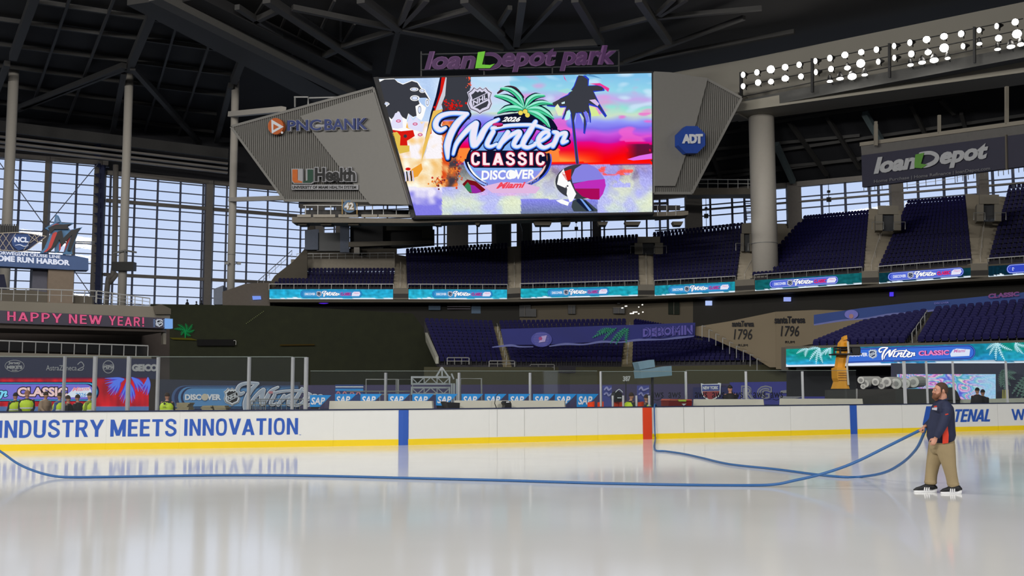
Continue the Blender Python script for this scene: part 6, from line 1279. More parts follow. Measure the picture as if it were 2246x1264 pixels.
mb.text(pB.p, 'DISCOVER', [(2050, 668), (2082, 666), (2082, 662), (2050, 664)], MC['reflected_emblem_light'], .1); mb.text(pB.p, 'CLASSIC', [(2168, 656), (2236, 650), (2236, 640), (2168, 645)], mat('dim_magenta', (110, 50, 120)), .1, .06); mb.build('reflected_print', w2)
# ------------------------------------------------------------------ seats: the nearest ones are single objects
mb = MB(); z = V((0, 0, 0))
bk = [(-.21, .42), (.21, .42), (.225, .6), (.21, .78), (.15, .86), (0, .88), (-.15, .86), (-.21, .78), (-.225, .6)]
mb.prism([V((x, .03-(.05 if abs(x) > .19 else 0), h)) for x, h in bk], V((0, .05, 0)), SEATN)
mb.prism([V((x*.92, -.1-(h-.42)*.12, .40+(h-.42)*.75)) for x, h in bk], V((0, .04, 0)), SEATN)
for x in (-.235, .235): mb.box((x, -.05, .5), (.03, .26, .05), DARK); mb.box((x, 0, .24), (.03, .08, .48), DARK)
SV, SF, SM = mb.v, mb.f, mb.m; seat_me = None
def dist(s): return (s[0]-EYE).length
seats.sort(key=dist)
inview = [s for s in seats if 0 < proj(s[0])[0] < W_]; near = inview[:300]; ids = {id(s) for s in near}; rest = [s for s in seats if id(s) not in ids]
me = bpy.data.meshes.new('stadium_seat'); me.from_pydata(SV, [], SF); [me.materials.append(m) for m in mb.mats]; me.polygons.foreach_set('material_index', SM)
rowc = {}
for p, a, lb, row in sorted(near, key=lambda s: s[0].x*(-1 if 'left of' in s[2] else 1)):
    rowc[(lb, row)] = nn_ = rowc.get((lb, row), 0)+1
    o = bpy.data.objects.new('stadium_seat', me); COL.objects.link(o); o.location = p; o.rotation_euler = (0, 0, a)
    tag(o, 'navy seat %d %s of the dark stair, row %d above the bright ribbon' % (nn_, 'left' if 'left of' in lb else 'right', row+1), 'seat', 'navy seats of the lower stands')
big = MB(); big.mats = list(mb.mats); bv, bf, bm = big.v, big.f, big.m
for p, a, lb, row in rest:
    c, s = math.cos(a), math.sin(a); b = len(bv)
    bv.extend([(p.x+x*c-y*s, p.y+x*s+y*c, p.z+h) for x, y, h in SV]); bf.extend([tuple(i+b for i in fc) for fc in SF]); bm.extend(SM)
o = big.build('stadium_seats_far'); tag(o, 'all the farther navy stadium seats filling the upper deck and lower stands', 'seats', kind='stuff'); o.name = 'seat_rows'
# ------------------------------------------------------------------ facade windows
def window(n, x0, D0, x1, D1, zb, zt, majors, minors, ths, pitch=1.57, maj_w=1.0):
    A = PZ(x0, D0, zb); B = PZ(x1, D1, zb); A.z = B.z = zb; L = (B-A).length; d = (B-A).normalized(); nn = V((0, 1, 0)); UP = V((0, 0, 1))
    mid = (A+B)/2; r = bpy.data.objects.new('window_%d' % n, None); COL.objects.link(r); r.location = mid; r['_o'] = tuple(mid); r['kind'] = 'structure'
    def X(px):                                            # where a column of the picture meets this wall
        ry = ray(px, 500); t = (A-EYE).cross(V((d.x, d.y, 0))).z/V((ry.x, ry.y, 0)).cross(V((d.x, d.y, 0))).z; p = EYE+ry*t; return V((p.x, p.y, zb))
    mb = MB(); mb.prism([A, B, B+UP*(zt-zb), A+UP*(zt-zb)], V((0, .03, 0)), WGLASS); mb.build('pane', r)
    mb = MB(); z = zb+.4
    while z < zt: mb.beam(A+UP*(z-zb)-nn*.1, B+UP*(z-zb)-nn*.1, .25, .15, MULL); z += pitch
    tag(mb.build('louver_bars', r), 'thin dark blue horizontal bars')
    for px, w in majors: p = X(px)-nn*.6; mb = MB(); mb.box(p+UP*(zt-zb)/2, (w, .9, zt-zb+.5), MULG); mb.build('mullion', r)
    mb = MB()
    for px in minors: p = X(px)-nn*.3; mb.box(p+UP*(zt-zb)/2, (.26, .3, zt-zb), MULL)
    if minors: mb.build('thin_mullions', r)['kind'] = 'stuff' if len(minors) > 100 else 'structure'
    for z, h in ths: mb = MB(); mb.beam(A+UP*(z-zb)-nn*.45, B+UP*(z-zb)-nn*.45, .6, h, MULG); mb.build('transom', r)
    mb = MB(); mb.beam(A+UP*(zt-zb)-nn*.5, B+UP*(zt-zb)-nn*.5, .8, .7, MULG); mb.build('head_beam', r)
    return r
window(1, -160, 156, 226, 166, 9, 38.2, [(105, .7), (216, 1.15), (-60, .7)], [41, 166], [])
window(2, 224, 166, 660, 182, 9, 36.7, [(462, 1.15), (228, .4)], [241, 252, 295, 345, 395, 445, 450, 497, 543, 587, 632], [(32.2, .55), (20.3, .5)])
window(3, 655, 182, 1470, 170, 9, 34, [(700, 2), (752, 2.2), (1004, 3.6), (1100, 3.3), (1308, 1.4), (1150, 2.6)], [660, 680, 734, 800, 850, 905, 960, 975, 1047, 1185, 1232, 1276, 1296, 1302, 1325, 1371, 1418, 1465], [(32.2, .35)])
window(4, 1440, 152, 2330, 128, 12, 29.8, [(1520, 2.4), (1740, 1.9), (1965, 1.6), (2155, 1.2)], [1447, 1464, 1512, 1558, 1606, 1633, 1752, 1803, 1855, 1908, 1928, 2015, 2072, 2120, 2180, 2225, 2270], [(27.4, .2)])
mb = MB(); ST = mat('thin_rod', (120, 124, 140), .5)
q = vpl(0, 155, 226, 163)
for a, c in (((-20, 330), (105, 505)), ((218, 355), (90, 510)), ((160, 590), (215, 670))): mb.tube([q.p(*a), q.p(*c)], .07, ST, 5)
tag(mb.build('bracing_rods'), 'thin crossed bracing rods in front of the left tall window', 'rods')
# louvres on the corner mullion, inner mullions
mb = MB()
for k in range(18): z = 14+k*1.57; p = PZ(205, 163, z); mb.prism([p, p+V((1.1, 0, .15)), p+V((1.1, 0, -.75))], V((0, .2, 0)), mat('louver_navy', (30, 40, 80), .6))
p = PZ(209, 163.5, 11); mb.box((p.x+.2, p.y, 24), (.8, .5, 27), MC['louver_navy']); tag(mb.build('louver_blades'), 'dark blue saw tooth louver blades at the corner of the tall window', 'louver')
# ------------------------------------------------------------------ columns
def column(px, py, D, z0, z1, r, lb, name='column', m=COLW, cap=True):
    b = S(px, py, D); t = thing(name, (b.x, D, z0), lb, 'column', 'round white columns'); mb = MB(); mb.tube([(b.x, D, z0), (b.x, D, z1)], r, m, 28); mb.build('shaft', t, True)
    if cap: mb = MB(); mb.tube([(b.x, D, z1-.25), (b.x, D, z1+.02)], r*1.04, m, 28); mb.tube([(b.x, D, z0+(z1-z0)*.25), (b.x, D, z0+(z1-z0)*.25+.1)], r*1.03, STEEL, 24); mb.build('collar', t, True)
    return t
cz = lambda px, py, D: S(px, py, D).z
column(16, 480, 138, 9, cz(27, 127, 138), .66*1.0, 'round white column at the left edge, nearest of three')
c2 = column(275, 420, 140, 12, cz(281, 160, 140), .56, 'round white column between the two tall windows, carrying the black speaker box')
column(511, 420, 142, 12, cz(513, 172, 142), .52, 'round white column at the tip of the left scoreboard wing')
column(1674, 420, 129, 14.2, cz(1676, 250, 129), 1.58, 'very thick round white column under the girder of lights')
mb = MB(); p = S(272, 585, 139); mb.box(p, (2.9, 1.2, 1.15), BLK); spk = mb.build('speaker_box'); tag(spk, 'black speaker box hung on the second white column', 'speaker')
mb = MB(); mb.tube([p+V((-1.5, 0, 1.8)), p+V((0, .2, 2.2)), p+V((1.6, 0, 1.9))], .12, STEEL, 6); mb.tube([p+V((0, .2, 2.2)), p+V((0, .2, .6))], .12, STEEL, 6); mb.build('bracket', spk)
mb = MB()
for P in ([(254, 362), (250, 585), (238, 610), (232, 672)], [(258, 600), (240, 622)]): mb.tube(crom([S(x, y, 158) for x, y in P], 4), .42 if len(P) > 2 else .35, MULG, 10)
tag(mb.build('roof_drain_pipe', smooth=True), 'thick grey pipe with a bend at its foot, left of the second column', 'pipe')
mb = MB()
for a, c, D0, D1, w, lb in (((505, 251), (622, 240), 141.5, 130, .7, 'upper pale arm joining the third column to the left wing'), ((505, 438), (640, 434), 141.5, 130, .55, 'lower pale arm joining the third column to the left wing')): mb = MB(); mb.beam(S(*a, D0), S(*c, D1), w, w, COLW); tag(mb.build('support_arm'), lb, 'support', 'arms between column and wing')
mb = MB()
mb.tube([S(645, 213, 129), S(676, 213, 129), S(676, 230, 129)], .12, STEEL, 6); mb.tube([S(647, 213, 129), S(647, 235, 129)], .12, STEEL, 6); mb.tube([S(678, 215, 129), S(745, 213, 129)], .12, STEEL, 6)
tag(mb.build('pipe_frame'), 'thin square pipe frame above the top edge of the left wing', 'frame')
# camera rigs on col 3
for x in (497, 524): mb = MB(); p = S(x, 578, 141); mb.box(p, (.5, .5, .3), STEEL, .4); mb.beam(p+V((0, 0, .2)), S(511, 582, 141.8), .1, .1, STEEL); tag(mb.build('security_camera'), 'small camera on the %s side of the third column' % ('left' if x < 510 else 'right'), 'camera')
# ------------------------------------------------------------------ roof
ZR = 45.0
def R_(x, y, dz=0): return G(x, y, ZR-dz)
mb = MB(); mb.prism([V((-110, -40, ZR)), V((130, -40, ZR)), V((130, 190, ZR)), V((-110, 190, ZR))], V((0, 0, 1)), ROOF); struct(mb, 'ceiling')
def ribs(name, segs, w, h, dz, m=RIB, lb=None):
    mb = MB()
    for x0, y0, x1, y1 in segs: mb.beam(R_(x0, y0, dz), R_(x1, y1, dz), w, h, m)
    o = mb.build(name); o['kind'] = 'structure'; return o
z1 = lambda L: [tuple(k/3.16 for k in s) for s in L]
ribs('trim_purlins', z1([(200, 0, 1240, 160), (-200, 105, 1640, 360), (-200, 280, 1600, 515), (-200, 430, 1560, 660), (-200, 560, 1500, 790), (-100, 700, 1480, 915), (900, -40, 1800, 130)]), .35, .5, .35)
ribs('trim_minor_ribs', z1([(500, -60, 235, 700), (805, -50, 440, 900), (1225, 165, 985, 980), (1460, 275, 1215, 1000), (-50, 640, -180, 900)]), .28, .4, .5)
ribs('trim_rafters', z1([(250, -50, 90, 395), (1080, 30, 890, 485), (1710, 330, 1620, 560)]), .9, 1.0, 1.0)
ribs('trim_diagonals', z1([(120, 760, 860, 470), (860, 455, 150, 740), (920, 470, 1400, 1010), (50, 440, -40, 680), (860, 500, 770, 970), (1600, 590, 1500, 980)]), .7, .7, 1.4)
mb = MB(); mb.beam(R_(340, -12, 2.2), R_(770, 205, 2.2), 1.6, 1.2, mat('main_beam', (84, 82, 78), .7)); struct(mb, 'trim_main_beam')
mb = MB(); mb.beam(R_(318, -6, 1.2), R_(720, 212, 1.2), 4.6, 1.2, RIB); mb.beam(R_(420, -12, 1.4), R_(800, 175, 1.4), 2.4, 1.2, ROOF); struct(mb, 'trim_box_beam')
z6 = lambda L: [(a/3.872+520, b/3.872, c/3.872+520, d/3.872) for a, b, c, d in L]; z7 = lambda L: [(a/3.623+1080, b/3.623, c/3.623+1080, d/3.623) for a, b, c, d in L]
ribs('trim_truss', z6([(250, -10, 1120, 570), (1050, -10, 1380, 240), (1390, 240, 2246, 410), (1930, -10, 2246, 280)]), .95, .95, 1.6)
ribs('trim_truss', z6([(470, 65, 1330, 240), (1475, -20, 1370, 240), (1610, -10, 1390, 220), (1400, 240, 2000, 75), (890, 395, 1330, 260), (1370, 240, 1280, 610), (80, 210, 370, 75), (0, 60, 560, 430), (700, 490, 900, 400)]), .6, .6, 1.6)
ribs('trim_truss', z7([(0, 190, 150, 370), (655, -10, 865, 340), (240, -10, 190, 350), (180, 380, 860, 340), (1160, -10, 1400, 330)]), .8, .8, 1.6)
ribs('trim_truss', z7([(540, -10, 200, 350), (140, 60, 40, 220), (1440, -10, 1310, 110), (1540, -10, 1330, 120), (1300, 140, 2140, 65), (860, 240, 1300, 130), (1050, 490, 2000, 140), (1000, 510, 2400, 250)]), .5, .5, 1.4)
z6b = [(a/3.872+520, b/3.872, c/3.872+520, d/3.872) for a, b, c, d in ((100, 130, 640, 470), (240, 0, 30, 330), (420, 120, 300, 420), (560, 200, 460, 480), (690, 320, 590, 560), (830, 0, 640, 400), (880, 150, 880, 420), (1000, 200, 880, 380))]
ribs('trim_minor_ribs', z6b, .25, .35, .4)
mb = MB(); HD = mat('header_dark', (40, 40, 44), .9)
mb.prism([PZ(-170, 157, 38.3), PZ(226, 166.5, 38.3), PZ(226, 166.5, 45), PZ(-170, 157, 45)], V((0, 1, 0)), HD); mb.prism([PZ(224, 166.5, 36.8), PZ(660, 182.5, 36.8), PZ(660, 182.5, 45), PZ(224, 166.5, 45)], V((0, 1, 0)), HD)
mb.prism([PZ(655, 182.5, 34), PZ(1470, 170.5, 34), PZ(1470, 170.5, 45), PZ(655, 182.5, 45)], V((0, 1, 0)), HD); struct(mb, 'wall_header')
mb = MB()
for dz, w, m in ((0, 1.6, RIB), (-1.6, .3, MULG), (-2.4, .3, MULG), (-3.1, .3, MULG)): mb.beam(S(-120, 262, 150)+V((0, 0, dz)), S(500, 338, 166)+V((0, 0, dz)), .6, w, m)
struct(mb, 'trim_header_pipes')
# right roof, girder
MR = mat('roof_right', (36, 37, 42), .9, var=.3, sc=.2); pRR = Pl(S(1430, 436, 152), S(2246, 362, 131), S(2246, 150, 118))
def rr_(x, y, o=0): return pRR.p(x, y, o)
mb = MB(); mb.prism([rr_(1425, 440), rr_(2360, 356), rr_(2360, 130), rr_(1640, 205), rr_(1630, 222), rr_(1522, 412), rr_(1425, 416)], V((0, 0, 1)), MR); struct(mb, 'ceiling_right')
z4 = lambda L: [(a/2.655+1400, b/2.655, c/2.655+1400, d/2.655) for a, b, c, d in L]
mb = MB()
for a, b, c, d in z4([(60, 1085, 2400, 760), (420, 925, 2400, 640), (450, 860, 1290, 780), (600, 730, 1900, 530), (700, 690, 2300, 430), (480, 770, 650, 740), (340, 1010, 1290, 920)]): mb.beam(rr_(a, b, .3), rr_(c, d, .3), .3, .4, RIB)
for a, b, c, d in z4([(880, 690, 1100, 1000), (1100, 660, 1290, 960), (1590, 590, 1680, 780), (1880, 640, 1910, 745), (430, 870, 490, 1040), (1760, 560, 1840, 640)]): mb.beam(rr_(a, b, .6), rr_(c, d, .6), .45, .5, RIB)
struct(mb, 'trim_ribs_right')
mb = MB()
for a, b, c, d in z4([(1320, 620, 1430, 810), (805, 800, 905, 1020)]): mb.beam(rr_(a, b, 1.2), rr_(c, d, 1.2), .7, .7, mat('teal_grey_beam', (98, 112, 115), .7))
for x, y0, y1 in ((1921, 273, 320), (2208, 190, 300)): mb.beam(S(x, y0, 101), S(x, y1, 101), .3, .3, CONC)
struct(mb, 'trim_struts_right')
gb = vpl(1470, 136, 2246, 112); GF = mat('girder_flange', (160, 155, 142), .7, var=.05, sc=.2); GW = mat('girder_white', (140, 136, 126), .7, var=.05, sc=.2)
gd = thing('girder', gb.p(1800, 250), 'huge pale girder crossing to the upper right behind the floodlights', 'girder')
mb = MB(); mb.poly(gb, [(1440, 164), (1472, 160), (1630, 131), (2246, 4), (2380, -24), (2380, 120), (2246, 148), (1700, 232), (1600, 226), (1500, 190)], GW, 0, 2); mb.build('web', gd)
mb = MB(); A0 = gb.p(1605, 245, 3.5); A1_ = gb.p(2380, 110, 3.5); B0 = gb.p(1610, 262, 3.5); B1 = gb.p(2380, 160, 3.5)
mb.prism([A0, A1_, B1, B0], gb.n*-5, GF); mb.build('bottom_flange', gd)
mb = MB(); mb.poly(gb, [(1598, 214), (1640, 214), (1640, 262), (1596, 270), (1585, 262)], GW, 3.0, 3); mb.build('end_plate', gd)
mb = MB(); gl = vpl(1600, 128, 2246, 105); rk = thing('light_rack', gl.p(1900, 230), 'long grey catwalk rack holding the floodlights on the girder', 'rack')
mb.poly(gl, [(1626, 216), (2246, 96), (2380, 70), (2380, 92), (2246, 122), (1646, 236)], mat('rack_grey', (84, 84, 82), .7), -.6, 1.6); mb.build('walkway', rk)
for x, y0, y1 in ((1629, 160, 220), (1785, 130, 204), (1954, 97, 172), (2140, 61, 140)): mb = MB(); mb.poly(gl, [(x-2.5, y0), (x+2.5, y0), (x+2.5, y1), (x-2.5, y1)], DARK, .5, .3); mb.build('post', rk)
mb = MB()
for dy in (0, 24, 47): mb.poly(gl, [(1628, 166+dy), (2246, 166+dy-124), (2246, 166+dy-122.6), (1628, 167.4+dy)], DARK, .4, .15)
mb.build('cross_rails', rk)
# floodlights
rows = {'top': [(637, 446, 13, 18), (717, 432, 15, 18), (796, 415, 24, 24), (879, 402, 19, 19), (962, 388, 15, 18), (1057, 367, 11, 18), (1141, 350, 15, 20), (1226, 332, 20, 20), (1321, 316, 18, 18), (1411, 301, 15, 19), (1514, 280, 11, 18), (1605, 261, 14, 19), (1700, 242, 22, 21), (1801, 224, 22, 20), (1902, 210, 18, 20), (2007, 190, 13, 16), (2109, 166, 12, 18), (2215, 143, 20, 21)],
 'middle': [(637, 512, 13, 17), (723, 491, 18, 19), (797, 485, 17, 16), (880, 466, 22, 18), (972, 456, 16, 17), (1060, 431, 10, 18), (1147, 413, 16, 18), (1241, 405, 19, 14), (1318, 381, 26, 26), (1422, 371, 12, 18), (1515, 349, 10, 18), (1613, 326, 18, 20), (1709, 316, 20, 17), (1802, 292, 27, 27), (1914, 282, 12, 18), (2006, 266, 16, 10), (2117, 236, 20, 20), (2224, 211, 28, 27)],
 'bottom': [(1139, 482, 18, 8), (1198, 467, 22, 9), (1268, 455, 27, 20), (1341, 445, 18, 8), (1607, 388, 18, 9), (1674, 374, 22, 11), (1744, 361, 26, 16), (1822, 350, 16, 8), (2112, 298, 18, 8), (2189, 283, 24, 12), (2246, 270, 20, 12)]}
LENS = glow('floodlight_lens', (255, 250, 242), 26.0)
for rn, L in rows.items():
    for k, (x, y, rx, ry) in enumerate(L):
        px, py = x/2.655+1400, y/2.655; c = gl.p(px, py, 1.0); kk = c.y/F/2.655
        R0 = max(rx, ry)*kk*.92; r = thing('floodlight', c, '%s floodlight from the left in the %s row of lamps on the girder' % (['First', 'Second', 'Third', 'Fourth', 'Fifth', 'Sixth', 'Seventh', 'Eighth', 'Ninth', 'Tenth', 'Eleventh', 'Twelfth', 'Thirteenth', 'Fourteenth', 'Fifteenth', 'Sixteenth', 'Seventeenth', 'Eighteenth'][k], rn), 'floodlight', 'floodlights on the girder')
        to = (EYE-c).normalized(); ax = to.cross(V((0, 0, 1))).normalized(); uy = ax.cross(to).normalized()
        ca = min(rx, ry)/max(rx, ry); th = math.acos(max(.35, ca))
        d = (to*math.cos(th)+(ax*math.sin(th) if rx < ry else -uy*math.sin(th))).normalized()
        mb = MB(); mb.tube([c-d*.75, c-d*.45, c-d*.05, c+d*.02], [R0*.35, R0*.75, R0*1.12, R0*1.14], BLK, 16); mb.build('housing', r, True)
        mb = MB(); u = d.orthogonal().normalized(); w = d.cross(u); mb.face([c+d*.06+(u*math.cos(t*math.pi/10)+w*math.sin(t*math.pi/10))*R0 for t in range(20)], LENS); mb.face([c+d*.03+(u*math.cos(-t*math.pi/10)+w*math.sin(-t*math.pi/10))*R0 for t in range(20)], BLK); tag(mb.build('lens', r), 'glowing white lens')
        mb = MB(); mb.beam(c-d*.4, c-gl.n*.7-V((0, 0, R0)), .1, .1, DARK); mb.build('yoke', r)
# loanDepot hanging sign
pq = vpl(1887, 104, 2246, 90); ls = thing('company_sign', pq.p(2060, 395), 'long dark hanging board with grey letters and green D stroke, upper right', 'sign'); f = pq.p
mb = MB(); mb.poly(pq, [(1887, 313), (2246, 264), (2380, 246), (2380, 254), (2246, 273), (1887, 321)], CONC, .1, .8); mb.poly(pq, [(1888, 321), (2380, 254), (2380, 276), (1890, 342)], mat('sign_header', (88, 86, 84), .8), 0, .5)
mb.build('header', ls)
mb = MB(); mb.poly(pq, [(1890, 341), (2380, 276), (2380, 348), (1892, 411)], mat('sign_navy', (38, 38, 56), .7), .05, .5); mb.poly(pq, [(2207, 296), (2210, 296), (2212, 372), (2208, 372)], CONCD, .2, .2); mb.build('panel', ls)
LG = mat('sign_letter_grey', (160, 162, 165), .6); mb = MB()
Yq = lambda x: -(x-1918)*.132
for t, x0, x1, yb, yt in (('loan', 1919, 2012, 383, 347), ('epot', 2064, 2170, 392, 347)):
    yb2 = yb+(0 if t == 'loan' else -0); dn = 0 if t == 'loan' else 0
    mb.text(f, t, [(x0, yb2+Yq(x0)), (x1, yb2+Yq(x1)), (x1, yt+Yq(x1)), (x0, yt+Yq(x0))], LG, .15, .05, .22, th=.05)
mb.stroke(f, [(2022, 338), (2044, 336), (2058, 343), (2054, 355), (2036, 364), (2020, 367)], [7, 9, 10, 9, 5], LG, .22, 4); mb.poly(pq, [(2012, 340), (2031, 336), (2024, 360), (2038, 362), (2026, 370), (2010, 369), (2010, 358)], mat('dull_green', (80, 135, 45), .6), .3, .05)
tag(mb.build('lettering', ls), 'grey letters with a green stroke'); mb = MB()
mb.text(f, 'Home Purchase | Home Refinance | loanDepot.com', [(1919, 404), (2174, 375), (2174, 366), (1919, 395)], mat('small_letter_grey', (100, 100, 106), .6), .15, .02); tag(mb.build('small_lettering', ls), 'line of small grey writing')
for x in (1921, 2060, 2208): mb = MB(); mb.beam(pq.p(x, 316-(x-1887)*.136), pq.p(x, 270-(x-1887)*.1), .25, .25, CONC); mb.build('hanger', ls)
# walkways near the right windows
rd = vpl(1510, 138, 1650, 136); cwr = thing('walkway', rd.p(1580, 430), 'pale walkway with railing between the right wing and the thick column', 'walkway')
mb = MB(); mb.poly(rd, [(1500, 412), (1650, 412), (1650, 426), (1505, 428)], mat('catwalk_beige', (0, 0, 0)), 0, 3); mb.build('deck', cwr)
mb = MB()
for x in range(1530, 1650, 22): mb.poly(rd, [(x, 393), (x+1.3, 393), (x+1.3, 414), (x, 414)], STEEL, .1, .1)
for y in (393, 402): mb.poly(rd, [(1528, y), (1648, y+1), (1648, y+2.2), (1528, y+1.2)], STEEL, .1, .1)
mb.build('railing', cwr)
mb = MB(); ld = vpl(1630, 143, 1650, 142)
for dx in (0, 14): mb.poly(ld, [(1630+dx, 425), (1632+dx, 425), (1638+dx, 484), (1636+dx, 484)], MULL, 0, .15)
for k in range(10): y = 429+k*5.6; mb.poly(ld, [(1631+k*.6, y), (1645+k*.6, y), (1645+k*.6, y+1.3), (1631+k*.6, y+1.3)], MULL, 0, .15)
tag(mb.build('ladder'), 'grey ladder against the window just left of the thick column', 'ladder')
for k, (x, y, D) in enumerate(((1549, 474, 148), (1264, 502, 168), (1818, 438, 140))):
    mb = MB(); p = S(x, y, D); mb.box(p, (.55, .4, .6), BLK); mb.box(p+V((0, 0, 1.1)), (.35, .4, .3), BLK); mb.beam(p-V((0, 0, 3)), p+V((0, 0, 4)), .07, .07, DARK); tag(mb.build('pole_box'), 'small dark box on a thin pole before the window, %s' % ['left of the thick column', 'below the scoreboard', 'right of the thick column'][k], 'box')
for k, (x0, y0, x1, y1) in enumerate(((1895, 420, 1935, 415), (1990, 415, 2095, 400), (2100, 398, 2160, 385), (2190, 385, 2246, 375))):
    A = S(x0, y0, Du(x0)+14); B = S(x1, y1, Du(x1)+14); railing(A, B, 1.0, 5, 'top railing before the right windows under the dark hanging board, %s' % ordn(k), mids=1, r=.05)
# dark pier shapes under the scoreboard
mb = MB(); pa = vpl(1080, 160, 1145, 160); PIER = mat('grey_pier', (92, 94, 92), .8)
mb.poly(pa, [(1086, 488), (1117, 488), (1117, 545), (1090, 545)], PIER, 0, 2); mb.poly(pa, [(1117, 478), (1128, 478), (1141, 486), (1146, 505), (1146, 540), (1162, 540), (1162, 480), (1150, 472), (1117, 470)], PIER, 0, 2)
tag(mb.build('arched_pier'), 'dark grey pier with a quarter arch below the scoreboard', 'pier')
# ------------------------------------------------------------------ lift, rolls, wall, screen at the right
YL = mat('lift_yellow', (232, 160, 25), .45, var=.06); lf = vpl(1800, 52, 1890, 52); lt = thing('boom_lift', (lf.p(1845, 880).x, 52, 0), 'yellow boom lift with raised arm and dark basket in front of the bright ribbon', 'boom lift'); f = lf.p
mb = MB(); mb.poly(lf, [(1829, 853), (1834, 838), (1831, 830), (1830, 808), (1835, 806), (1853, 808), (1854, 840), (1858, 853)], YL, .4, .9)
for y in (818, 823, 828, 834): mb.poly(lf, [(1833, y), (1852, y), (1852, y+.8), (1833, y+.8)], mat('lift_shadow', (160, 100, 20)), .45, .05)
mb.build('turret', lt)
mb = MB(); mb.poly(lf, [(1835, 810), (1843, 752), (1850, 744), (1858, 748), (1859, 765), (1851, 812)], YL, .1, .5); mb.build('arm', lt)
mb = MB(); mb.poly(lf, [(1848, 740), (1855, 736), (1856, 745), (1848, 747)], YL, .2, .4); mb.poly(lf, [(1850, 752), (1860, 752), (1859, 772), (1856, 772)], YL, .2, .5); mb.tube([f(1854, 750, .4), f(1856, 775, .4), f(1852, 800, .4), f(1854, 845, .5)], .05, COLW, 6); mb.build('jib', lt)
mb = MB()
for y in (763, 768, 778): mb.tube([f(1827, y, .2), f(1883, y, .2)], .05, BLK, 5)
for x in (1827, 1840, 1862, 1876, 1883): mb.tube([f(x, 763, .2), f(x, 779, .2)], .045, BLK, 5)
mb.poly(lf, [(1827, 776), (1883, 776), (1883, 779), (1827, 779)], BLK, .5, 1.2); mb.poly(lf, [(1864, 764), (1882, 764), (1880, 777), (1866, 777)], BLK, .3, .2); tag(mb.build('basket', lt), 'black work basket')
mb = MB()
for x in (1832, 1856):
    p = f(x, 853); mb.tube([V((p.x-.15, 51.6, .45)), V((p.x+.15, 51.6, .45))], .45, BLK, 16); mb.tube([V((p.x-.15, 53, .45)), V((p.x+.15, 53, .45))], .45, BLK, 16)
mb.box((f(1844, 853).x, 52.2, .75), (1.0, 2.0, .8), YL); mb.build('chassis', lt)
mb = MB(); pw2 = vpl(1820, 45.5, 1980, 45.5); mb.poly(pw2, [(1815, 856), (1985, 853), (1985, 892), (1990, 905), (1815, 905)], mat('charcoal_wall', (54, 54, 52), .8), 0, .4); mb.poly(pw2, [(1877, 853), (1880, 853), (1880, 900), (1877, 900)], STEEL, .05, .05); tag(mb.build('partition'), 'low charcoal partition behind the boards right of the lift', 'partition')
mb = MB(); mb.poly(vpl(1985, 46, 2080, 46), [(1984, 853), (2060, 853), (2060, 905), (1984, 905)], mat('charcoal_wall', (0, 0, 0)), 0, .4); tag(mb.build('partition'), 'charcoal partition seen through the tall glass left of the man', 'partition')
RW = mat('roll_white', (195, 195, 190), .6)
for k, (x, y, r, L) in enumerate(((1888, 834, .16, 38), (1897, 842, .18, 30), (1893, 848, .12, 20), (1920, 838, .17, 28), (1944, 838, .22, 26), (1933, 846, .16, 26), (1965, 842, .24, 22), (1985, 842, .22, 20), (2003, 838, .25, 18))):
    p = S(x, y, 47.5); q2 = S(x+L, y-.5, 49); mb = MB(); mb.tube([p, p.lerp(q2, .5), q2], [r*1.0, r*1.02, r], RW, 14); mb.tube([p-(q2-p)*.01, p+(q2-p)*.02], r*.5, STEEL, 10); tag(mb.build('material_roll'), 'white roll of material on the charcoal partition, %s from the left' % ordn(k), 'roll', 'white rolls on the partition')
mb = MB(); mb.box((S(1950, 860, 48).x, 48.3, .8), (2.6, 1.5, 1.5), DARK); mb.box((S(1905, 860, 48).x, 48.3, .8), (1.2, 1.5, 1.5), DARK); mb.box((S(1997, 860, 48).x, 48.3, .8), (1.2, 1.5, 1.5), DARK); tag(mb.build('roll_cart'), 'dark cart carrying the white rolls', 'cart')
# pastel screen
px_ = vpl(1967, 56, 2184, 54); f = px_.p; pz2 = thing('led_wall', f(2075, 905), 'LED wall with swirling pastel picture behind the bearded man', 'screen')
mb = MB(); mb.poly(px_, [(1966, 820), (2185, 820), (2186, 912), (1966, 912)], BLK, -.02, .3); mb.build('cabinet', pz2)
def pas(u, v):
    a = nz(u*4-v*2.2, v*3+u*2.2, 1, 2); b = nz(u*9-v*5, v*7+u*5, 1, 7); t = (a*1.6+b*.35+u*.9)*1.7+4
    R0 = [(0, (150, 70, 200)), (.15, (235, 130, 200)), (.3, (245, 215, 240)), (.45, (90, 90, 215)), (.6, (150, 200, 245)), (.75, (60, 160, 190)), (.88, (225, 240, 215)), (1, (235, 190, 225))]
    c = ramp(R0, (t % 1)) 
    if u > .68: c = mixc(c, (165, 215, 245), min(.85, (u-.68)*4))
    if v > .62: c = mixc(c, (150, 150, 250), min(.7, (v-.62)*2))
    n = noise.noise((u*80, v*40, 3)); return tuple(max(0, min(255, k+22*n)) for k in c)
mb = MB(); mb.grid(f, 1967, 821, 2184, 910, 110, 44, pas, SCR, .02); mb.build('picture', pz2)
pN = vpl(2184, 57, 2400, 54); f = pN.p; pp = thing('banner', f(2260, 905), 'dark banner with pale green palm leaves at the right edge', 'banner')
mb = MB(); mb.poly(pN, [(1950, 797), (2400, 797), (2400, 912), (1950, 912)], mat('banner_slate', (52, 56, 76), .8), -.3, .2); mb.build('cloth', pp)
mb = MB(); PG = mat('pale_leaf', (95, 128, 120), .8)
for b_, T_ in (((2198, 812), ((2196, 848), (2206, 856), (2216, 845), (2226, 832), (2228, 818))), ((2262, 815), ((2232, 868), (2240, 880), (2222, 862), (2250, 885), (2262, 880)))):
    for t_ in T_: frond(mb, f, b_, t_, 2, 7, PG, .05, 9)
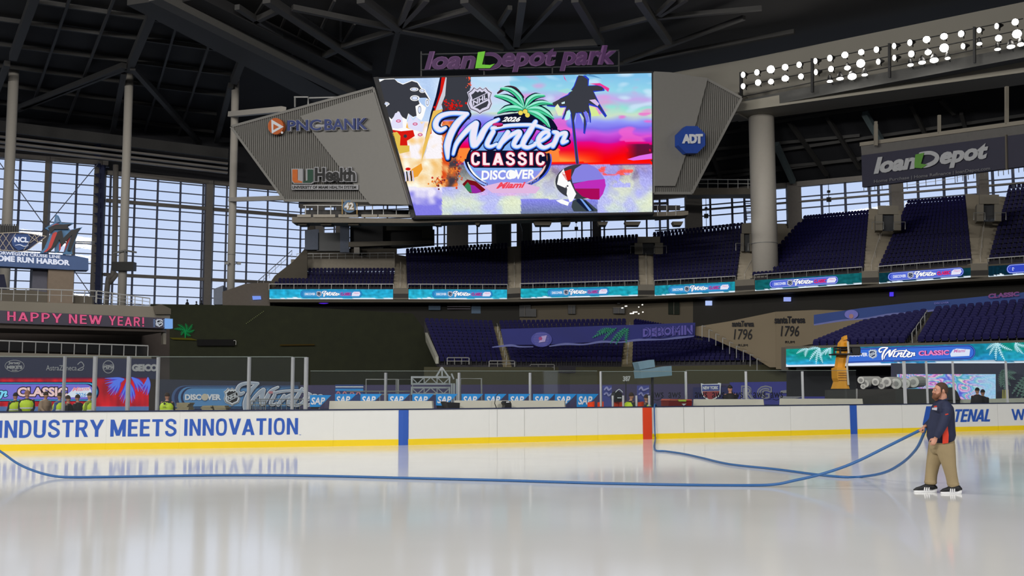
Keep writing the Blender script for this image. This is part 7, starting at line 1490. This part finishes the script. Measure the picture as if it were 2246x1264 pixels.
for x in (2199, 2204, 2210): mb.poly(pN, [(x, 855), (x+3, 855), (x+4, 882), (x-1, 882)], mat('yellow_leaf', (165, 160, 90), .8), .06)
mb.build('leaves', pp)
mb = MB(); mb.prism([S(2095, 877, 46.5), S(2330, 872, 48), S(2330, 900, 48), S(2095, 900, 46.5)], V((0, .5, 0)), CREAM); tag(mb.build('bench'), 'pale bench top behind the right tall glass', 'bench')
mb = MB(); mb.poly(vpl(2060, 46.2, 2110, 46.2), [(2062, 878), (2068, 862), (2078, 852), (2090, 850), (2100, 860), (2108, 878)], DARK, 0, .6); mb.poly(vpl(2060, 46.2, 2110, 46.2), [(2062, 878), (2108, 878), (2108, 905), (2062, 905)], DARK, -.1, .5); tag(mb.build('equipment_pile'), 'dark draped equipment behind the man', 'equipment')
# wall signs right of centre
pf = Pl(dlp(1500, 1, .9), dlp(1720, 1, .9)); f = pf.p; nyb = thing('team_sign', f(1571, 880), 'blue and red NEW YORK team sign on the padded wall', 'sign')
mb = MB(); mb.poly(pf, [(1520, 850), (1622, 848), (1622, 886), (1520, 886)], mat('stripe_blue', (34, 38, 92), .7), 0, .05); mb.poly(pf, [(1538, 841), (1545, 843), (1575, 842), (1576, 840), (1582, 841), (1581, 858), (1581, 868), (1558, 882), (1540, 868)], SIGW, .08, .03); mb.poly(pf, [(1541, 844.5), (1579, 844), (1579, 857), (1541, 858)], mat('ny_blue', (52, 66, 150)), .13, .03); mb.poly(pf, [(1542, 859), (1579, 858), (1578, 866), (1559, 878), (1543, 867)], mat('ny_red', (150, 50, 60)), .13, .03); mb.build('shield_shape', nyb)
mb = MB(); mb.text(f, 'NEW YORK', [(1543, 855), (1577, 854.5), (1577, 847), (1543, 847.5)], SIGW, .17, .04); mb.build('lettering', nyb)
pu = Pl(dlp(1600, 1, 1.4), dlp(1790, 1, 1.4)); f = pu.p; rg = thing('banner', f(1700, 885), 'violet blue banner with large pale outlined letters RG on the padded wall', 'banner')
mb = MB(); mb.poly(pu, [(1600, 839), (1900, 835), (1900, 888), (1618, 888)], mat('banner_violet', (56, 58, 150), .7), 0, .05); mb.build('cloth', rg)
mb = MB()
for t, x0, x1 in (('R', 1626, 1658), ('G', 1660, 1694)): mb.text(f, t, [(x0, 880), (x1, 880), (x1, 846), (x0, 846)], mat('pale_letter', (140, 140, 150), .7), .06, .12); mb.text(f, t, [(x0+3, 877), (x1-3, 877), (x1-3, 849), (x0+3, 849)], MC['banner_violet'], .09, .04); mb.text(f, t, [(x0+5, 875), (x1-5, 875), (x1-5, 851), (x0+5, 851)], MC['pale_letter'], .12, .0)
mb.stroke(f, [(1715, 860), (1750, 858), (1760, 866), (1740, 872), (1712, 872)], [6, 7, 7, 6], MC['pale_letter'], .08, 4); mb.text(f, 'DC', [(1756, 862), (1790, 861), (1790, 843), (1756, 844)], MC['pale_letter'], .1, .06); mb.build('lettering', rg)
for k, (x0, x1) in enumerate(((1322, 1342), (1398, 1424))):
    mb = MB(); pk = Pl(bpt(x0, 0, 3), bpt(x1, 0, 3)); mb.poly(pk, [(x0, 846), (x1, 846), (x1, 905), (x0, 905)], mat('poster_blue', (70, 76, 150), .6), 0, .03)
    mb.stroke(pk.p, [(x0+3, 855), (x0+8, 850), (x0+12, 856), (x1-3, 852)], [3, 4, 4, 3], mat('poster_pale', (150, 150, 200), .6), .03, 4); mb.stroke(pk.p, [(x0+3, 865), (x0+8, 862), (x0+12, 868), (x1-3, 864)], [4, 3, 4, 3], MC['poster_pale'], .03, 4); tag(mb.build('poster'), ('left' if k == 0 else 'right')+' of the two pale blue posters in the penalty box', 'poster')
